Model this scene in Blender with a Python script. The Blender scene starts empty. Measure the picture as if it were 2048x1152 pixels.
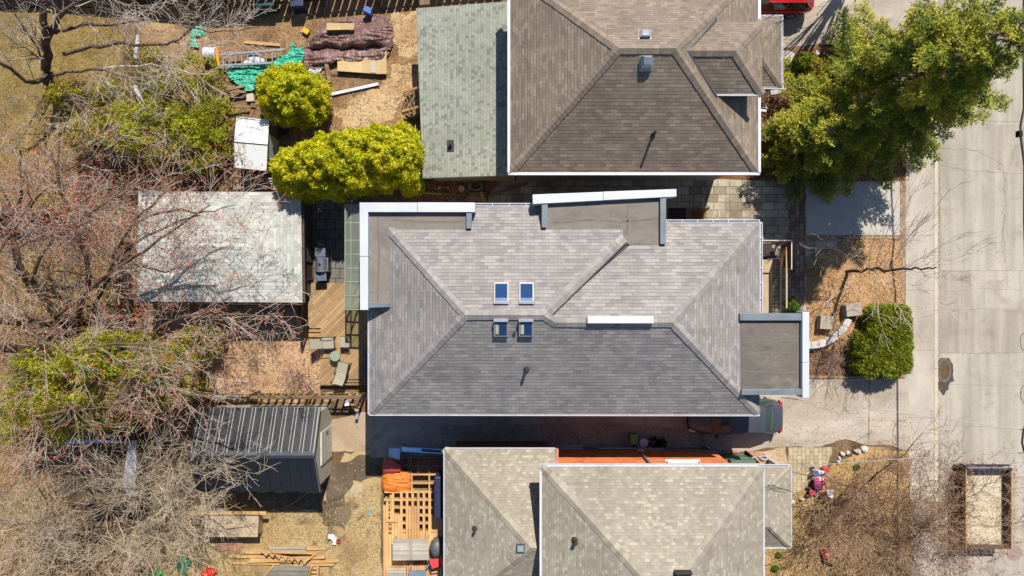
import bpy, math, random
import numpy as np
from mathutils import Vector, Matrix, noise as mnoise
R = math.radians
random.seed(7)
RNG = np.random.default_rng(11)
SC = bpy.context.scene
COL = SC.collection
CAMZ = 35.0
F = 1365.0

def P(px, py, z=0.0):
    """a point of the photograph at a real height above the ground"""
    k = (CAMZ - z) / F
    return Vector(((px - 1024) * k, (576 - py) * k, z))

# ------------------------------------------------------------------ materials
def s2l(c):
    c = c / 255.0
    return c / 12.92 if c <= 0.04045 else ((c + 0.055) / 1.055) ** 2.4

def C(r, g, b, k=0.60):
    return (s2l(r) * k, s2l(g) * k, s2l(b) * k, 1.0)

class NT:
    def __init__(s, name):
        m = bpy.data.materials.new(name); m.use_nodes = True
        s.m = m; s.t = m.node_tree; s.n = s.t.nodes; s.l = s.t.links
        s.bsdf = s.n['Principled BSDF']
        s.out = s.n['Material Output']
    def add(s, typ, **kw):
        n = s.n.new(typ)
        for k, v in kw.items():
            if hasattr(n, k) and k not in ('scale',):
                setattr(n, k, v)
            else:
                n.inputs[k].default_value = v
        return n
    def link(s, a, b): s.l.new(a, b)
    def coord(s, kind='Object', scale=None, rot=None):
        tc = s.n.new('ShaderNodeTexCoord')
        o = tc.outputs[kind]
        if scale or rot:
            mp = s.n.new('ShaderNodeMapping')
            if scale: mp.inputs['Scale'].default_value = scale
            if rot: mp.inputs['Rotation'].default_value = rot
            s.link(o, mp.inputs['Vector']); o = mp.outputs[0]
        return o
    def noise(s, vec, scale, detail=6, rough=0.6, dist=0.0):
        n = s.n.new('ShaderNodeTexNoise')
        n.inputs['Scale'].default_value = scale
        n.inputs['Detail'].default_value = detail
        n.inputs['Roughness'].default_value = rough
        n.inputs['Distortion'].default_value = dist
        s.link(vec, n.inputs['Vector'])
        return n.outputs['Fac']
    def ramp(s, fac, stops, interp='LINEAR'):
        r = s.n.new('ShaderNodeValToRGB'); cr = r.color_ramp
        cr.interpolation = interp
        while len(cr.elements) > 1: cr.elements.remove(cr.elements[-1])
        cr.elements[0].position = stops[0][0]; cr.elements[0].color = stops[0][1]
        for p, c in stops[1:]:
            e = cr.elements.new(p); e.color = c
        s.link(fac, r.inputs['Fac'])
        return r.outputs['Color']
    def mix(s, a, b, fac, mode='MIX'):
        n = s.n.new('ShaderNodeMix'); n.data_type = 'RGBA'; n.blend_type = mode
        for i, v in ((6, a), (7, b)):
            if isinstance(v, tuple): n.inputs[i].default_value = v
            else: s.link(v, n.inputs[i])
        if isinstance(fac, (int, float)): n.inputs[0].default_value = fac
        else: s.link(fac, n.inputs[0])
        return n.outputs[2]
    def bump(s, h, strength=0.3, dist=0.02):
        b = s.n.new('ShaderNodeBump')
        b.inputs['Strength'].default_value = strength
        b.inputs['Distance'].default_value = dist
        s.link(h, b.inputs['Height']); s.link(b.outputs[0], s.bsdf.inputs['Normal'])
    def done(s, col, rough=0.8, metal=0.0, spec=None):
        if isinstance(col, tuple): s.bsdf.inputs['Base Color'].default_value = col
        else: s.link(col, s.bsdf.inputs['Base Color'])
        if isinstance(rough, (int, float)): s.bsdf.inputs['Roughness'].default_value = rough
        else: s.link(rough, s.bsdf.inputs['Roughness'])
        s.bsdf.inputs['Metallic'].default_value = metal
        if spec is not None: s.bsdf.inputs['Specular IOR Level'].default_value = spec
        return s.m

def gv(v): return (v, v, v, 1.0)

def plain(name, col, rough=0.6, metal=0.0, var=0.18, scale=3.0, spec=None, bump=0.0, dirt=None):
    """a painted / solid surface with slight wear and tone variation"""
    t = NT(name); v = t.coord('Object')
    n = t.noise(v, scale, 8, 0.65)
    a = tuple(min(1, x * (1 - var)) for x in col[:3]) + (1,)
    b = tuple(min(1, x * (1 + var)) for x in col[:3]) + (1,)
    c = t.ramp(n, [(0.3, a), (0.7, b)])
    if dirt:
        n2 = t.noise(v, scale * 0.7, 10, 0.75, 0.5)
        c = t.mix(c, dirt, t.ramp(n2, [(0.5, gv(0)), (0.72, gv(0.75))]))
    if bump: t.bump(t.noise(v, scale * 14, 4), bump, 0.01)
    rr = t.ramp(n, [(0.3, gv(max(0, rough - 0.08))), (0.7, gv(min(1, rough + 0.08)))])
    return t.done(c, rr, metal, spec)

def ground(name, cols, scale=0.5, fine=9.0, finevar=0.45, bump=0.5, spots=None, rough=0.95, stretch=None):
    """soil, litter, grass, asphalt: large patches, fine grain and speckles"""
    t = NT(name); v = t.coord('Object', stretch)
    n = t.noise(v, scale, 9, 0.62, 0.6)
    k = len(cols)
    c = t.ramp(n, [(0.30 + 0.40 * i / max(1, k - 1), cols[i]) for i in range(k)])
    f = t.noise(v, fine, 7, 0.75)
    c = t.mix(c, t.ramp(f, [(0.25, gv(1 - finevar)), (0.5, gv(1.0)), (0.78, gv(1 + finevar))]), 1.0, 'MULTIPLY')
    if spots:
        for sc_, lo, hi, colr in spots:
            q = t.noise(v, sc_, 5, 0.7, 1.2)
            c = t.mix(c, colr, t.ramp(q, [(lo, gv(0)), (hi, gv(1))]))
    if bump: t.bump(f, bump, 0.03)
    return t.done(c, rough, 0, 0.2)

def shingle(name, tones, w=0.30, h=0.145, joint=0.45, blotch=0.16, row_shadow=0.66, mort=0.006):
    """asphalt shingles laid in courses along the roof plane (UV in metres)"""
    t = NT(name); v = t.coord('UV')
    def brick(w_, h_, off, mort):
        b = t.n.new('ShaderNodeTexBrick')
        b.offset = off; b.offset_frequency = 2; b.squash = 1.0
        b.inputs['Color1'].default_value = gv(0); b.inputs['Color2'].default_value = gv(1)
        b.inputs['Mortar'].default_value = gv(0.5)
        b.inputs['Scale'].default_value = 1.0
        b.inputs['Mortar Size'].default_value = mort
        b.inputs['Mortar Smooth'].default_value = 0.3
        b.inputs['Brick Width'].default_value = w_
        b.inputs['Row Height'].default_value = h_
        t.link(v, b.inputs['Vector']); return b
    b1 = brick(w, h, 0.5, mort)
    k = len(tones)
    c = t.ramp(b1.outputs['Color'], [(i / k, tones[i]) for i in range(k)], 'LINEAR' if k < 3 else 'CONSTANT')
    b2 = brick(w * 3.1, h, 0.37, 0.0)
    c = t.mix(c, t.ramp(b2.outputs['Color'], [(0.0, gv(1 - blotch)), (0.45, gv(1.0)), (1.0, gv(1 + blotch))]), 1.0, 'MULTIPLY')
    n = t.noise(v, 0.35, 6, 0.6)
    c = t.mix(c, t.ramp(n, [(0.3, gv(0.87)), (0.7, gv(1.12))]), 1.0, 'MULTIPLY')
    g = t.noise(v, 34, 3, 0.8)
    c = t.mix(c, t.ramp(g, [(0.3, gv(0.82)), (0.7, gv(1.18))]), 1.0, 'MULTIPLY')
    # dark joints, then a shadow line painted along each course's butt edge
    c = t.mix(c, t.mix(c, gv(joint), 1.0, 'MULTIPLY'), b1.outputs['Fac'])
    sx0 = t.n.new('ShaderNodeSeparateXYZ'); t.link(v, sx0.inputs[0])
    d0 = t.n.new('ShaderNodeMath'); d0.operation = 'DIVIDE'; d0.inputs[1].default_value = h; t.link(sx0.outputs[1], d0.inputs[0])
    f0 = t.n.new('ShaderNodeMath'); f0.operation = 'FRACT'; t.link(d0.outputs[0], f0.inputs[0])
    c = t.mix(c, t.ramp(f0.outputs[0], [(0.0, gv(row_shadow)), (0.10, gv(row_shadow)), (0.2, gv(1.0)), (0.75, gv(1.0)), (1.0, gv(1.07))]), 1.0, 'MULTIPLY')
    mp0 = t.n.new('ShaderNodeMapping'); mp0.inputs['Scale'].default_value = (1.6, 0.12, 1); t.link(v, mp0.inputs[0])
    c = t.mix(c, t.ramp(t.noise(mp0.outputs[0], 1.0, 7, 0.65), [(0.3, gv(0.9)), (0.7, gv(1.08))]), 1.0, 'MULTIPLY')
    # course step: a saw-tooth height so each row laps the one below
    sx = t.n.new('ShaderNodeSeparateXYZ'); t.link(v, sx.inputs[0])
    d = t.n.new('ShaderNodeMath'); d.operation = 'DIVIDE'; d.inputs[1].default_value = h; t.link(sx.outputs[1], d.inputs[0])
    fr = t.n.new('ShaderNodeMath'); fr.operation = 'FRACT'; t.link(d.outputs[0], fr.inputs[0])
    iv = t.n.new('ShaderNodeMath'); iv.operation = 'SUBTRACT'; iv.inputs[0].default_value = 1.0; t.link(fr.outputs[0], iv.inputs[1])
    md = t.n.new('ShaderNodeMath'); md.operation = 'MULTIPLY_ADD'; t.link(b1.outputs['Color'], md.inputs[0]); md.inputs[1].default_value = 0.5
    t.link(iv.outputs[0], md.inputs[2])
    t.bump(md.outputs[0], 0.55, 0.008)
    return t.done(c, 0.9, 0, 0.25)

def pavers(name, tones, w, h, mort=0.012, joint=(0.05, 0.045, 0.04, 1), coord='Object', rot=None, off=0.5, dirt=None, bump=0.5):
    t = NT(name); v = t.coord(coord, None, rot)
    b = t.n.new('ShaderNodeTexBrick')
    b.offset = off; b.offset_frequency = 2
    b.inputs['Color1'].default_value = gv(0); b.inputs['Color2'].default_value = gv(1)
    b.inputs['Scale'].default_value = 1.0; b.inputs['Mortar Size'].default_value = mort
    b.inputs['Brick Width'].default_value = w; b.inputs['Row Height'].default_value = h
    b.inputs['Mortar Smooth'].default_value = 0.2
    t.link(v, b.inputs['Vector'])
    k = len(tones)
    c = t.ramp(b.outputs['Color'], [(i / max(1, k - 1), tones[i]) for i in range(k)])
    n = t.noise(v, 1.1, 8, 0.7)
    c = t.mix(c, t.ramp(n, [(0.3, gv(0.78)), (0.7, gv(1.18))]), 1.0, 'MULTIPLY')
    g = t.noise(v, 22, 5, 0.7)
    c = t.mix(c, t.ramp(g, [(0.3, gv(0.85)), (0.7, gv(1.15))]), 1.0, 'MULTIPLY')
    c = t.mix(c, joint, b.outputs['Fac'])
    if dirt:
        q = t.noise(v, 0.6, 8, 0.7, 0.8)
        c = t.mix(c, dirt, t.ramp(q, [(0.52, gv(0)), (0.7, gv(0.8))]))
    if bump:
        iv = t.n.new('ShaderNodeInvert'); t.link(b.outputs['Fac'], iv.inputs['Color'])
        t.bump(iv.outputs[0], bump, 0.008)
    return t.done(c, 0.88, 0, 0.25)

def wood(name, c1, c2, plank=0.14, coord='Object', rot=0.0, rough=0.8, gap=True, grain=1.0):
    """boards running along X of the (rotated) coordinates"""
    t = NT(name); v = t.coord(coord, None, (0, 0, rot))
    b = t.n.new('ShaderNodeTexBrick'); b.offset = 0.37
    b.inputs['Color1'].default_value = gv(0); b.inputs['Color2'].default_value = gv(1)
    b.inputs['Scale'].default_value = 1.0
    b.inputs['Mortar Size'].default_value = 0.007 if gap else 0.0
    b.inputs['Brick Width'].default_value = 3.6; b.inputs['Row Height'].default_value = plank
    t.link(v, b.inputs['Vector'])
    mp = t.n.new('ShaderNodeMapping'); mp.inputs['Scale'].default_value = (0.6, 9, 9); t.link(v, mp.inputs[0])
    g = t.noise(mp.outputs[0], 3.0 * grain, 8, 0.7, 0.4)
    c = t.ramp(g, [(0.28, c1), (0.72, c2)])
    c = t.mix(c, t.ramp(b.outputs['Color'], [(0, gv(0.8)), (1, gv(1.2))]), 1.0, 'MULTIPLY')
    n = t.noise(v, 0.8, 6, 0.6)
    c = t.mix(c, t.ramp(n, [(0.3, gv(0.82)), (0.7, gv(1.15))]), 1.0, 'MULTIPLY')
    c = t.mix(c, t.mix(c, gv(0.42), 1.0, 'MULTIPLY'), b.outputs['Fac'])
    t.bump(g, 0.25, 0.006)
    return t.done(c, rough, 0, 0.25)

def leafmat(name, stops, trans=0.25, rough=0.6):
    """foliage: a random tone per leaf plus larger clump-scale variety"""
    t = NT(name)
    at = t.n.new('ShaderNodeAttribute'); at.attribute_name = 'tint'; at.attribute_type = 'GEOMETRY'
    k = len(stops)
    c = t.ramp(at.outputs['Fac'], [(i / (k - 1), stops[i]) for i in range(k)])
    v = t.coord('Object'); n = t.noise(v, 1.3, 4, 0.6)
    c = t.mix(c, t.ramp(n, [(0.3, (0.75, 0.85, 0.8, 1)), (0.7, (1.2, 1.1, 1.0, 1))]), 1.0, 'MULTIPLY')
    t.done(c, rough, 0, 0.25)
    if trans:
        tr = t.n.new('ShaderNodeBsdfTranslucent'); t.link(c, tr.inputs['Color'])
        mx = t.n.new('ShaderNodeMixShader'); mx.inputs[0].default_value = trans
        t.link(t.bsdf.outputs[0], mx.inputs[1]); t.link(tr.outputs[0], mx.inputs[2])
        t.link(mx.outputs[0], t.out.inputs['Surface'])
    return t.m

def glassy(name, col, rough=0.08, metal=0.0, spec=0.8):
    t = NT(name); return t.done(col, rough, metal, spec)

def thin_glass(name, tint, alpha_mix=0.35):
    """pane you can look through: tinted transparency plus a real gloss"""
    t = NT(name)
    t.done(tint, 0.08, 0, 0.8)
    tr = t.n.new('ShaderNodeBsdfTransparent'); tr.inputs['Color'].default_value = (0.82, 0.9, 0.82, 1)
    mx = t.n.new('ShaderNodeMixShader'); mx.inputs[0].default_value = alpha_mix
    t.link(tr.outputs[0], mx.inputs[1]); t.link(t.bsdf.outputs[0], mx.inputs[2])
    t.link(mx.outputs[0], t.out.inputs['Surface'])
    return t.m

# ------------------------------------------------------------------ mesh helpers
class B:
    def __init__(s): s.v = []; s.f = []; s.uv = []; s.hasuv = False
    def face(s, pts, uv=None):
        i = len(s.v); s.v += [tuple(p) for p in pts]
        s.f.append(tuple(range(i, i + len(pts))))
        if uv: s.hasuv = True
        s.uv.append(uv or [(p[0], p[1]) for p in pts])
        return s
    def prism(s, top, z0, bottom=None):
        """closed solid: polygon of 3D points on top, dropped to z0 (or to given bottom points)"""
        top = [Vector(p) for p in top]
        n = len(top)
        a = sum(top[i].x * top[(i + 1) % n].y - top[(i + 1) % n].x * top[i].y for i in range(n))
        if bottom is None: bottom = [Vector((p.x, p.y, z0)) for p in top]
        else: bottom = [Vector(p) for p in bottom]
        if a < 0: top = top[::-1]; bottom = bottom[::-1]
        i = len(s.v); s.v += [tuple(p) for p in top] + [tuple(p) for p in bottom]
        s._f(tuple(range(i, i + n))); s._f(tuple(range(i + 2 * n - 1, i + n - 1, -1)))
        for k in range(n):
            k2 = (k + 1) % n
            s._f((i + k, i + n + k, i + n + k2, i + k2))
        return s
    def _f(s, idx):
        s.f.append(idx); s.uv.append([(s.v[j][0], s.v[j][1]) for j in idx])
    def box(s, x0, x1, y0, y1, z0, z1):
        return s.prism([(x0, y0, z1), (x1, y0, z1), (x1, y1, z1), (x0, y1, z1)], z0)
    def pbox(s, px0, py0, px1, py1, z0, z1):
        return s.prism([P(px0, py0, z1), P(px1, py0, z1), P(px1, py1, z1), P(px0, py1, z1)], z0)
    def ppoly(s, pts, z0, z1):
        return s.prism([P(x, y, z1) for x, y in pts], z0)
    def bar(s, a, b, w, h=None):
        """square-section bar between two points"""
        a = Vector(a); b = Vector(b); h = h or w
        d = (b - a).normalized()
        up = Vector((0, 0, 1)) if abs(d.z) < 0.95 else Vector((0, 1, 0))
        x = d.cross(up).normalized() * (w / 2); y = x.cross(d).normalized() * (h / 2)
        q = [a + x + y, a - x + y, a - x - y, a + x - y, b + x + y, b - x + y, b - x - y, b + x - y]
        i = len(s.v); s.v += [tuple(p) for p in q]
        for f in ((0, 1, 2, 3), (7, 6, 5, 4), (0, 4, 5, 1), (1, 5, 6, 2), (2, 6, 7, 3), (3, 7, 4, 0)):
            s._f(tuple(i + k for k in f))
        return s
    def tube(s, pts, r, n=6, cap=True):
        pts = [Vector(p) for p in pts]
        rr = r if isinstance(r, (list, tuple)) else [r] * len(pts)
        i0 = len(s.v)
        for k, p in enumerate(pts):
            d = (pts[min(k + 1, len(pts) - 1)] - pts[max(k - 1, 0)]).normalized()
            up = Vector((0, 0, 1)) if abs(d.z) < 0.9 else Vector((1, 0, 0))
            x = d.cross(up).normalized(); y = x.cross(d)
            for j in range(n):
                a = 2 * math.pi * j / n
                s.v.append(tuple(p + (x * math.cos(a) + y * math.sin(a)) * rr[k]))
        for k in range(len(pts) - 1):
            for j in range(n):
                j2 = (j + 1) % n
                s._f((i0 + k * n + j, i0 + k * n + j2, i0 + (k + 1) * n + j2, i0 + (k + 1) * n + j))
        if cap:
            s._f(tuple(i0 + j for j in range(n))[::-1]); s._f(tuple(i0 + (len(pts) - 1) * n + j for j in range(n)))
        return s
    def lathe(s, c, prof, n=20, sx=1.0, sy=1.0, cap=True):
        """profile [(r,z)] turned about a vertical axis through c"""
        c = Vector(c); i0 = len(s.v)
        for r, z in prof:
            for j in range(n):
                a = 2 * math.pi * j / n
                s.v.append((c.x + r * sx * math.cos(a), c.y + r * sy * math.sin(a), c.z + z))
        m = len(prof)
        for k in range(m - 1):
            for j in range(n):
                j2 = (j + 1) % n
                s._f((i0 + k * n + j, i0 + k * n + j2, i0 + (k + 1) * n + j2, i0 + (k + 1) * n + j))
        if cap:
            s._f(tuple(i0 + j for j in range(n))[::-1]); s._f(tuple(i0 + (m - 1) * n + j for j in range(n)))
        return s
    def wheel(s, c, axis, prof, n=20):
        """profile [(r, offset)] turned about a horizontal axis"""
        c = Vector(c); ax = Vector(axis).normalized(); u = Vector((0, 0, 1)); w = ax.cross(u)
        i0 = len(s.v)
        for r, o in prof:
            for j in range(n):
                a = 2 * math.pi * j / n
                s.v.append(tuple(c + ax * o + (u * math.cos(a) + w * math.sin(a)) * r))
        for k in range(len(prof) - 1):
            for j in range(n):
                j2 = (j + 1) % n
                s._f((i0 + k * n + j, i0 + k * n + j2, i0 + (k + 1) * n + j2, i0 + (k + 1) * n + j))
        s._f(tuple(i0 + j for j in range(n))); s._f(tuple(i0 + (len(prof) - 1) * n + j for j in range(n)))
        return s
    def slopeface(s, pts, eave_dir):
        """roof plane with UVs in metres: u along the eave, v up the slope"""
        pts = [Vector(p) for p in pts]
        e = Vector(eave_dir).normalized()
        n = Vector((0, 0, 0))
        for i in range(len(pts)):
            a = pts[i] - pts[0]; b = pts[(i + 1) % len(pts)] - pts[0]
            n += a.cross(b)
        n.normalize()
        if n.z < 0: pts = pts[::-1]; n = -n
        vdir = n.cross(e).normalized()
        if vdir.z < 0: vdir = -vdir
        o = s.off = getattr(s, 'off', 0) + 3.37
        s.face(pts, [(p.dot(e) + o, p.dot(vdir)) for p in pts])
        return s
    def build(s, name, m, parent=None, smooth=False, bevel=0.0, label=None, cat=None, group=None, kind=None, thick=0.0):
        me = bpy.data.meshes.new(name)
        o = bpy.data.objects.new(name, me); COL.objects.link(o)
        base = Vector((0, 0, 0))
        if parent is not None:
            o.parent = parent
            base = world_loc(parent)
        elif cat:
            xs = [v[0] for v in s.v]; ys = [v[1] for v in s.v]; zs = [v[2] for v in s.v]
            base = Vector(((min(xs) + max(xs)) / 2, (min(ys) + max(ys)) / 2, min(zs)))
            o.location = base
        me.from_pydata([(v[0] - base.x, v[1] - base.y, v[2] - base.z) for v in s.v], [], s.f)
        if s.hasuv:
            ul = me.uv_layers.new(name='UVMap')
            k = 0
            for fuv in s.uv:
                for u in fuv:
                    ul.data[k].uv = u; k += 1
        me.materials.append(m)
        if smooth:
            me.polygons.foreach_set('use_smooth', [True] * len(me.polygons))
        me.update()
        if bevel:
            md = o.modifiers.new('bevel', 'BEVEL'); md.width = bevel; md.segments = 2; md.limit_method = 'ANGLE'
        if thick:
            md = o.modifiers.new('solid', 'SOLIDIFY'); md.thickness = thick; md.offset = -1
        tag(o, label, cat, group, kind)
        return o

def world_loc(o):
    l = Vector(o.location)
    while o.parent: o = o.parent; l = l + Vector(o.location)
    return l

def tag(o, label=None, cat=None, group=None, kind=None):
    if label: o['label'] = label
    if cat: o['category'] = cat
    if group: o['group'] = group
    if kind: o['kind'] = kind
    return o

def thing(name, label, cat, loc=(0, 0, 0), group=None):
    o = bpy.data.objects.new(name, None); COL.objects.link(o)
    o.location = loc; o.empty_display_size = 0.3
    return tag(o, label, cat, group)

def copy_tree(o, loc, rz=0.0, label=None, parent=None, scale=None):
    c = o.copy(); COL.objects.link(c)
    if parent is None:
        c.location = loc; c.rotation_euler = (0, 0, rz)
        if label: c['label'] = label
        if scale: c.scale = scale
    else: c.parent = parent
    for ch in list(o.children): copy_tree(ch, None, parent=c)
    return c

def npmesh(name, verts, quads, m, parent=None, tint=None, smooth=False, label=None, cat=None, group=None, kind=None, tri=False, loc=None):
    """fast mesh from numpy arrays, optional per-face tint"""
    verts = np.asarray(verts, dtype=np.float32).copy()
    if parent is not None:
        b = world_loc(parent); verts -= np.array(b, dtype=np.float32)
    elif loc is not None:
        verts -= np.array(loc, dtype=np.float32)
    k = 3 if tri else 4
    me = bpy.data.meshes.new(name)
    nf = len(quads)
    me.vertices.add(len(verts)); me.vertices.foreach_set('co', verts.ravel())
    me.loops.add(nf * k); me.loops.foreach_set('vertex_index', np.asarray(quads, dtype=np.int32).ravel())
    me.polygons.add(nf); me.polygons.foreach_set('loop_start', np.arange(0, nf * k, k, dtype=np.int32))
    if tint is not None:
        at = me.attributes.new('tint', 'FLOAT', 'FACE'); at.data.foreach_set('value', np.asarray(tint, dtype=np.float32))
    if smooth: me.polygons.foreach_set('use_smooth', np.ones(nf, dtype=bool))
    me.update(calc_edges=True)
    me.materials.append(m)
    o = bpy.data.objects.new(name, me); COL.objects.link(o)
    if parent is not None: o.parent = parent
    elif loc is not None: o.location = loc
    tag(o, label, cat, group, kind)
    return o

def leaves(centers, length, width, out=None, outw=0.6, upw=0.3, rng=RNG, lenvar=0.4, face=0.0, facen=None):
    """one kite-shaped blade per centre; returns verts, quads"""
    c = np.asarray(centers, dtype=np.float64); n = len(c)
    d = rng.normal(size=(n, 3)); d /= np.linalg.norm(d, axis=1)[:, None]
    if out is not None: d = d + outw * 2.0 * np.asarray(out)
    d[:, 2] += upw * 2.0
    d /= np.linalg.norm(d, axis=1)[:, None] + 1e-9
    q = rng.normal(size=(n, 3))
    if face: q = q * (1 - face) + np.asarray(out if facen is None else facen) * face * 2.5 + np.array([0, 0, face * .8])
    s = np.cross(q, d); s /= np.linalg.norm(s, axis=1)[:, None] + 1e-9
    L = length * (1 - lenvar / 2 + lenvar * rng.random(n))[:, None]; W = width * (0.7 + 0.6 * rng.random(n))[:, None]
    nn = np.cross(d, s)
    v = np.empty((n, 4, 3))
    v[:, 0] = c - d * L * 0.45
    v[:, 1] = c + s * W * 0.5 + nn * W * 0.15
    v[:, 2] = c + d * L * 0.55
    v[:, 3] = c - s * W * 0.5 + nn * W * 0.15
    f = np.arange(n * 4).reshape(n, 4)
    return v.reshape(-1, 3), f

# ------------------------------------------------------------------ camera, world, sun
cam = bpy.data.cameras.new('camera'); co = bpy.data.objects.new('camera', cam); COL.objects.link(co)
co.location = (0, 0, CAMZ); co.rotation_euler = (0, 0, 0)
cam.sensor_width = 36.0; cam.lens = 36.0 * F / 2048.0; cam.clip_end = 2000
SC.camera = co
ELEV = R(51); AZX, AZY = 0.29, 0.957          # the sun stands up the picture and slightly right
w = bpy.data.worlds.new('World'); SC.world = w; w.use_nodes = True
nt = w.node_tree; bg = nt.nodes['Background']
sky = nt.nodes.new('ShaderNodeTexSky'); sky.sky_type = 'NISHITA'; sky.sun_disc = False
sky.sun_elevation = ELEV; sky.sun_rotation = math.atan2(AZX, AZY)
sky.air_density = 1.0; sky.dust_density = 0.2; sky.ozone_density = 3.0
nt.links.new(sky.outputs[0], bg.inputs[0]); bg.inputs[1].default_value = 0.082
sl = bpy.data.lights.new('sun', 'SUN'); so = bpy.data.objects.new('sun', sl); COL.objects.link(so)
sl.energy = 4.7; sl.angle = R(0.5); sl.color = (1.0, 0.945, 0.86)
sd = Vector((-AZX * math.cos(ELEV), -AZY * math.cos(ELEV), -math.sin(ELEV)))
so.rotation_euler = sd.to_track_quat('-Z', 'Y').to_euler(); so.location = (10, 30, 40)
vs = SC.view_settings; vs.view_transform = 'Standard'; vs.look = 'None'; vs.gamma = 1.0; vs.exposure = 0.70
# ------------------------------------------------------------------ ground
def rough_edge(pts, amp, step):
    """subdivide a pixel outline and wobble it so soil and grass meet unevenly"""
    out = []
    n = len(pts)
    for i in range(n):
        a = pts[i]; b = pts[(i + 1) % n]
        L = math.hypot(b[0] - a[0], b[1] - a[1]); k = max(1, int(L / step))
        nx, ny = -(b[1] - a[1]) / (L + 1e-6), (b[0] - a[0]) / (L + 1e-6)
        for j in range(k):
            t = j / k
            x, y = a[0] + (b[0] - a[0]) * t, a[1] + (b[1] - a[1]) * t
            d = 0 if j == 0 else amp * mnoise.noise(Vector((x * 0.045, y * 0.045, 3.1))) * 1.6 + random.uniform(-.3, .3) * amp
            out.append((x + nx * d, y + ny * d))
    return out

def sheet(name, pts, z, m, amp=0, step=9, kind='structure'):
    if amp: pts = rough_edge(pts, amp, step)
    q = [P(x, y, 0) for x, y in pts]
    b = B(); v = [(p.x, p.y, z) for p in q]
    a = sum(v[i][0] * v[(i + 1) % len(v)][1] - v[(i + 1) % len(v)][0] * v[i][1] for i in range(len(v)))
    if a < 0: v = v[::-1]
    b.face(v)
    return b.build(name, m, kind=kind)

SOIL = C(128, 96, 66); SOILD = C(82, 62, 46); TAN = C(196, 160, 116); STRAW = C(214, 180, 120); PALE = C(216, 196, 166)
m_ground = ground('ground_soil', [C(112, 88, 62), C(150, 122, 84), C(134, 116, 72)], 0.12, 5)
m_litter = ground('woodland_litter', [C(78, 60, 46), C(116, 92, 68), C(146, 120, 90), C(92, 72, 54)], 0.5, 7, 0.7, spots=[(.8, .56, .68, C(150, 126, 76)), (2.2, .62, .72, C(60, 46, 38))])
m_lawn = ground('dormant_lawn', [C(112, 94, 54), C(146, 122, 70), C(164, 140, 86), C(128, 110, 60)], 0.45, 10, 0.6,
                spots=[(1.1, 0.54, 0.70, C(96, 76, 50)), (2.7, 0.64, 0.76, C(190, 164, 112))])
m_dirt = ground('yard_dirt', [C(106, 80, 58), C(146, 114, 82), C(172, 138, 100), C(122, 92, 66)], 0.55, 7, 0.6,
                spots=[(0.55, 0.58, 0.70, C(226, 188, 124)), (1.7, 0.63, 0.70, C(100, 76, 54)), (5.5, 0.70, 0.76, C(214, 204, 188))])
m_sandy = ground('sandy_soil', [C(190, 154, 112), C(214, 180, 134), C(226, 198, 156)], 0.7, 9, 0.35,
                spots=[(1.5, 0.52, 0.66, C(150, 116, 82))])
m_leaflit = ground('leaf_litter_soil', [C(164, 124, 92), C(200, 160, 122), C(216, 180, 142), C(182, 142, 106)], 0.6, 11, 0.5,
                spots=[(1.3, 0.64, 0.75, C(128, 92, 64))])
m_mulch = ground('brown_mulch', [C(92, 62, 44), C(132, 92, 64), C(158, 116, 82)], 0.8, 12, 0.6)
m_front = ground('front_mulch', [C(168, 128, 88), C(200, 158, 112), C(214, 176, 130)], 0.9, 14, 0.5,
                spots=[(1.6, 0.60, 0.74, C(142, 98, 64))])
m_backlot = ground('trodden_grass', [C(146, 122, 92), C(188, 158, 112), C(204, 178, 132), C(172, 146, 104)], 0.35, 9, 0.45,
                spots=[(0.55, 0.56, 0.66, C(120, 100, 78)), (0.9, 0.60, 0.72, C(212, 196, 172)), (4.5, 0.70, 0.76, C(222, 210, 190))])
m_darkdirt = ground('damp_dirt', [C(92, 78, 64), C(120, 102, 82), C(146, 126, 102)], 0.8, 9, 0.5,
                spots=[(4.0, 0.68, 0.74, C(196, 184, 166))])
m_straw = ground('straw_grass', [C(186, 146, 100), C(212, 172, 120), C(190, 156, 106), C(206, 168, 120)], 0.4, 12, 0.45,
                spots=[(1.4, 0.62, 0.74, C(150, 116, 78)), (0.7, 0.62, 0.75, C(166, 150, 86))])
# road, with long wheel-track streaks and stains
def asphalt(name, cols, stain, streak=None, fine=16, fv=0.2, seams=None):
    t = NT(name); v = t.coord('Object')
    n = t.noise(v, 0.22, 9, 0.6, 0.5)
    k = len(cols)
    c = t.ramp(n, [(0.32 + 0.36 * i / (k - 1), cols[i]) for i in range(k)])
    if streak:
        mp = t.n.new('ShaderNodeMapping'); mp.inputs['Scale'].default_value = streak; t.link(v, mp.inputs[0])
        q = t.noise(mp.outputs[0], 1.0, 6, 0.6, 0.3)
        c = t.mix(c, t.ramp(q, [(0.32, gv(0.80)), (0.68, gv(1.15))]), 1.0, 'MULTIPLY')
    q = t.noise(v, 0.8, 10, 0.7, 0.9)
    c = t.mix(c, stain, t.ramp(q, [(0.52, gv(0)), (0.72, gv(0.75))]))
    f = t.noise(v, fine, 6, 0.8)
    c = t.mix(c, t.ramp(f, [(0.25, gv(1 - fv)), (0.5, gv(1)), (0.75, gv(1 + fv))]), 1.0, 'MULTIPLY')
    t.bump(f, 0.25, 0.01)
    return t.done(c, 0.92, 0, 0.25)
m_road = asphalt('road_asphalt', [C(174, 165, 149), C(193, 184, 167), C(201, 191, 173)], C(160, 149, 133), (1.9, 0.10, 1))
m_drive = asphalt('driveway_asphalt', [C(184, 168, 148), C(200, 186, 168), C(208, 196, 180)], C(160, 144, 126), (0.25, 1.2, 1))
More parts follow.
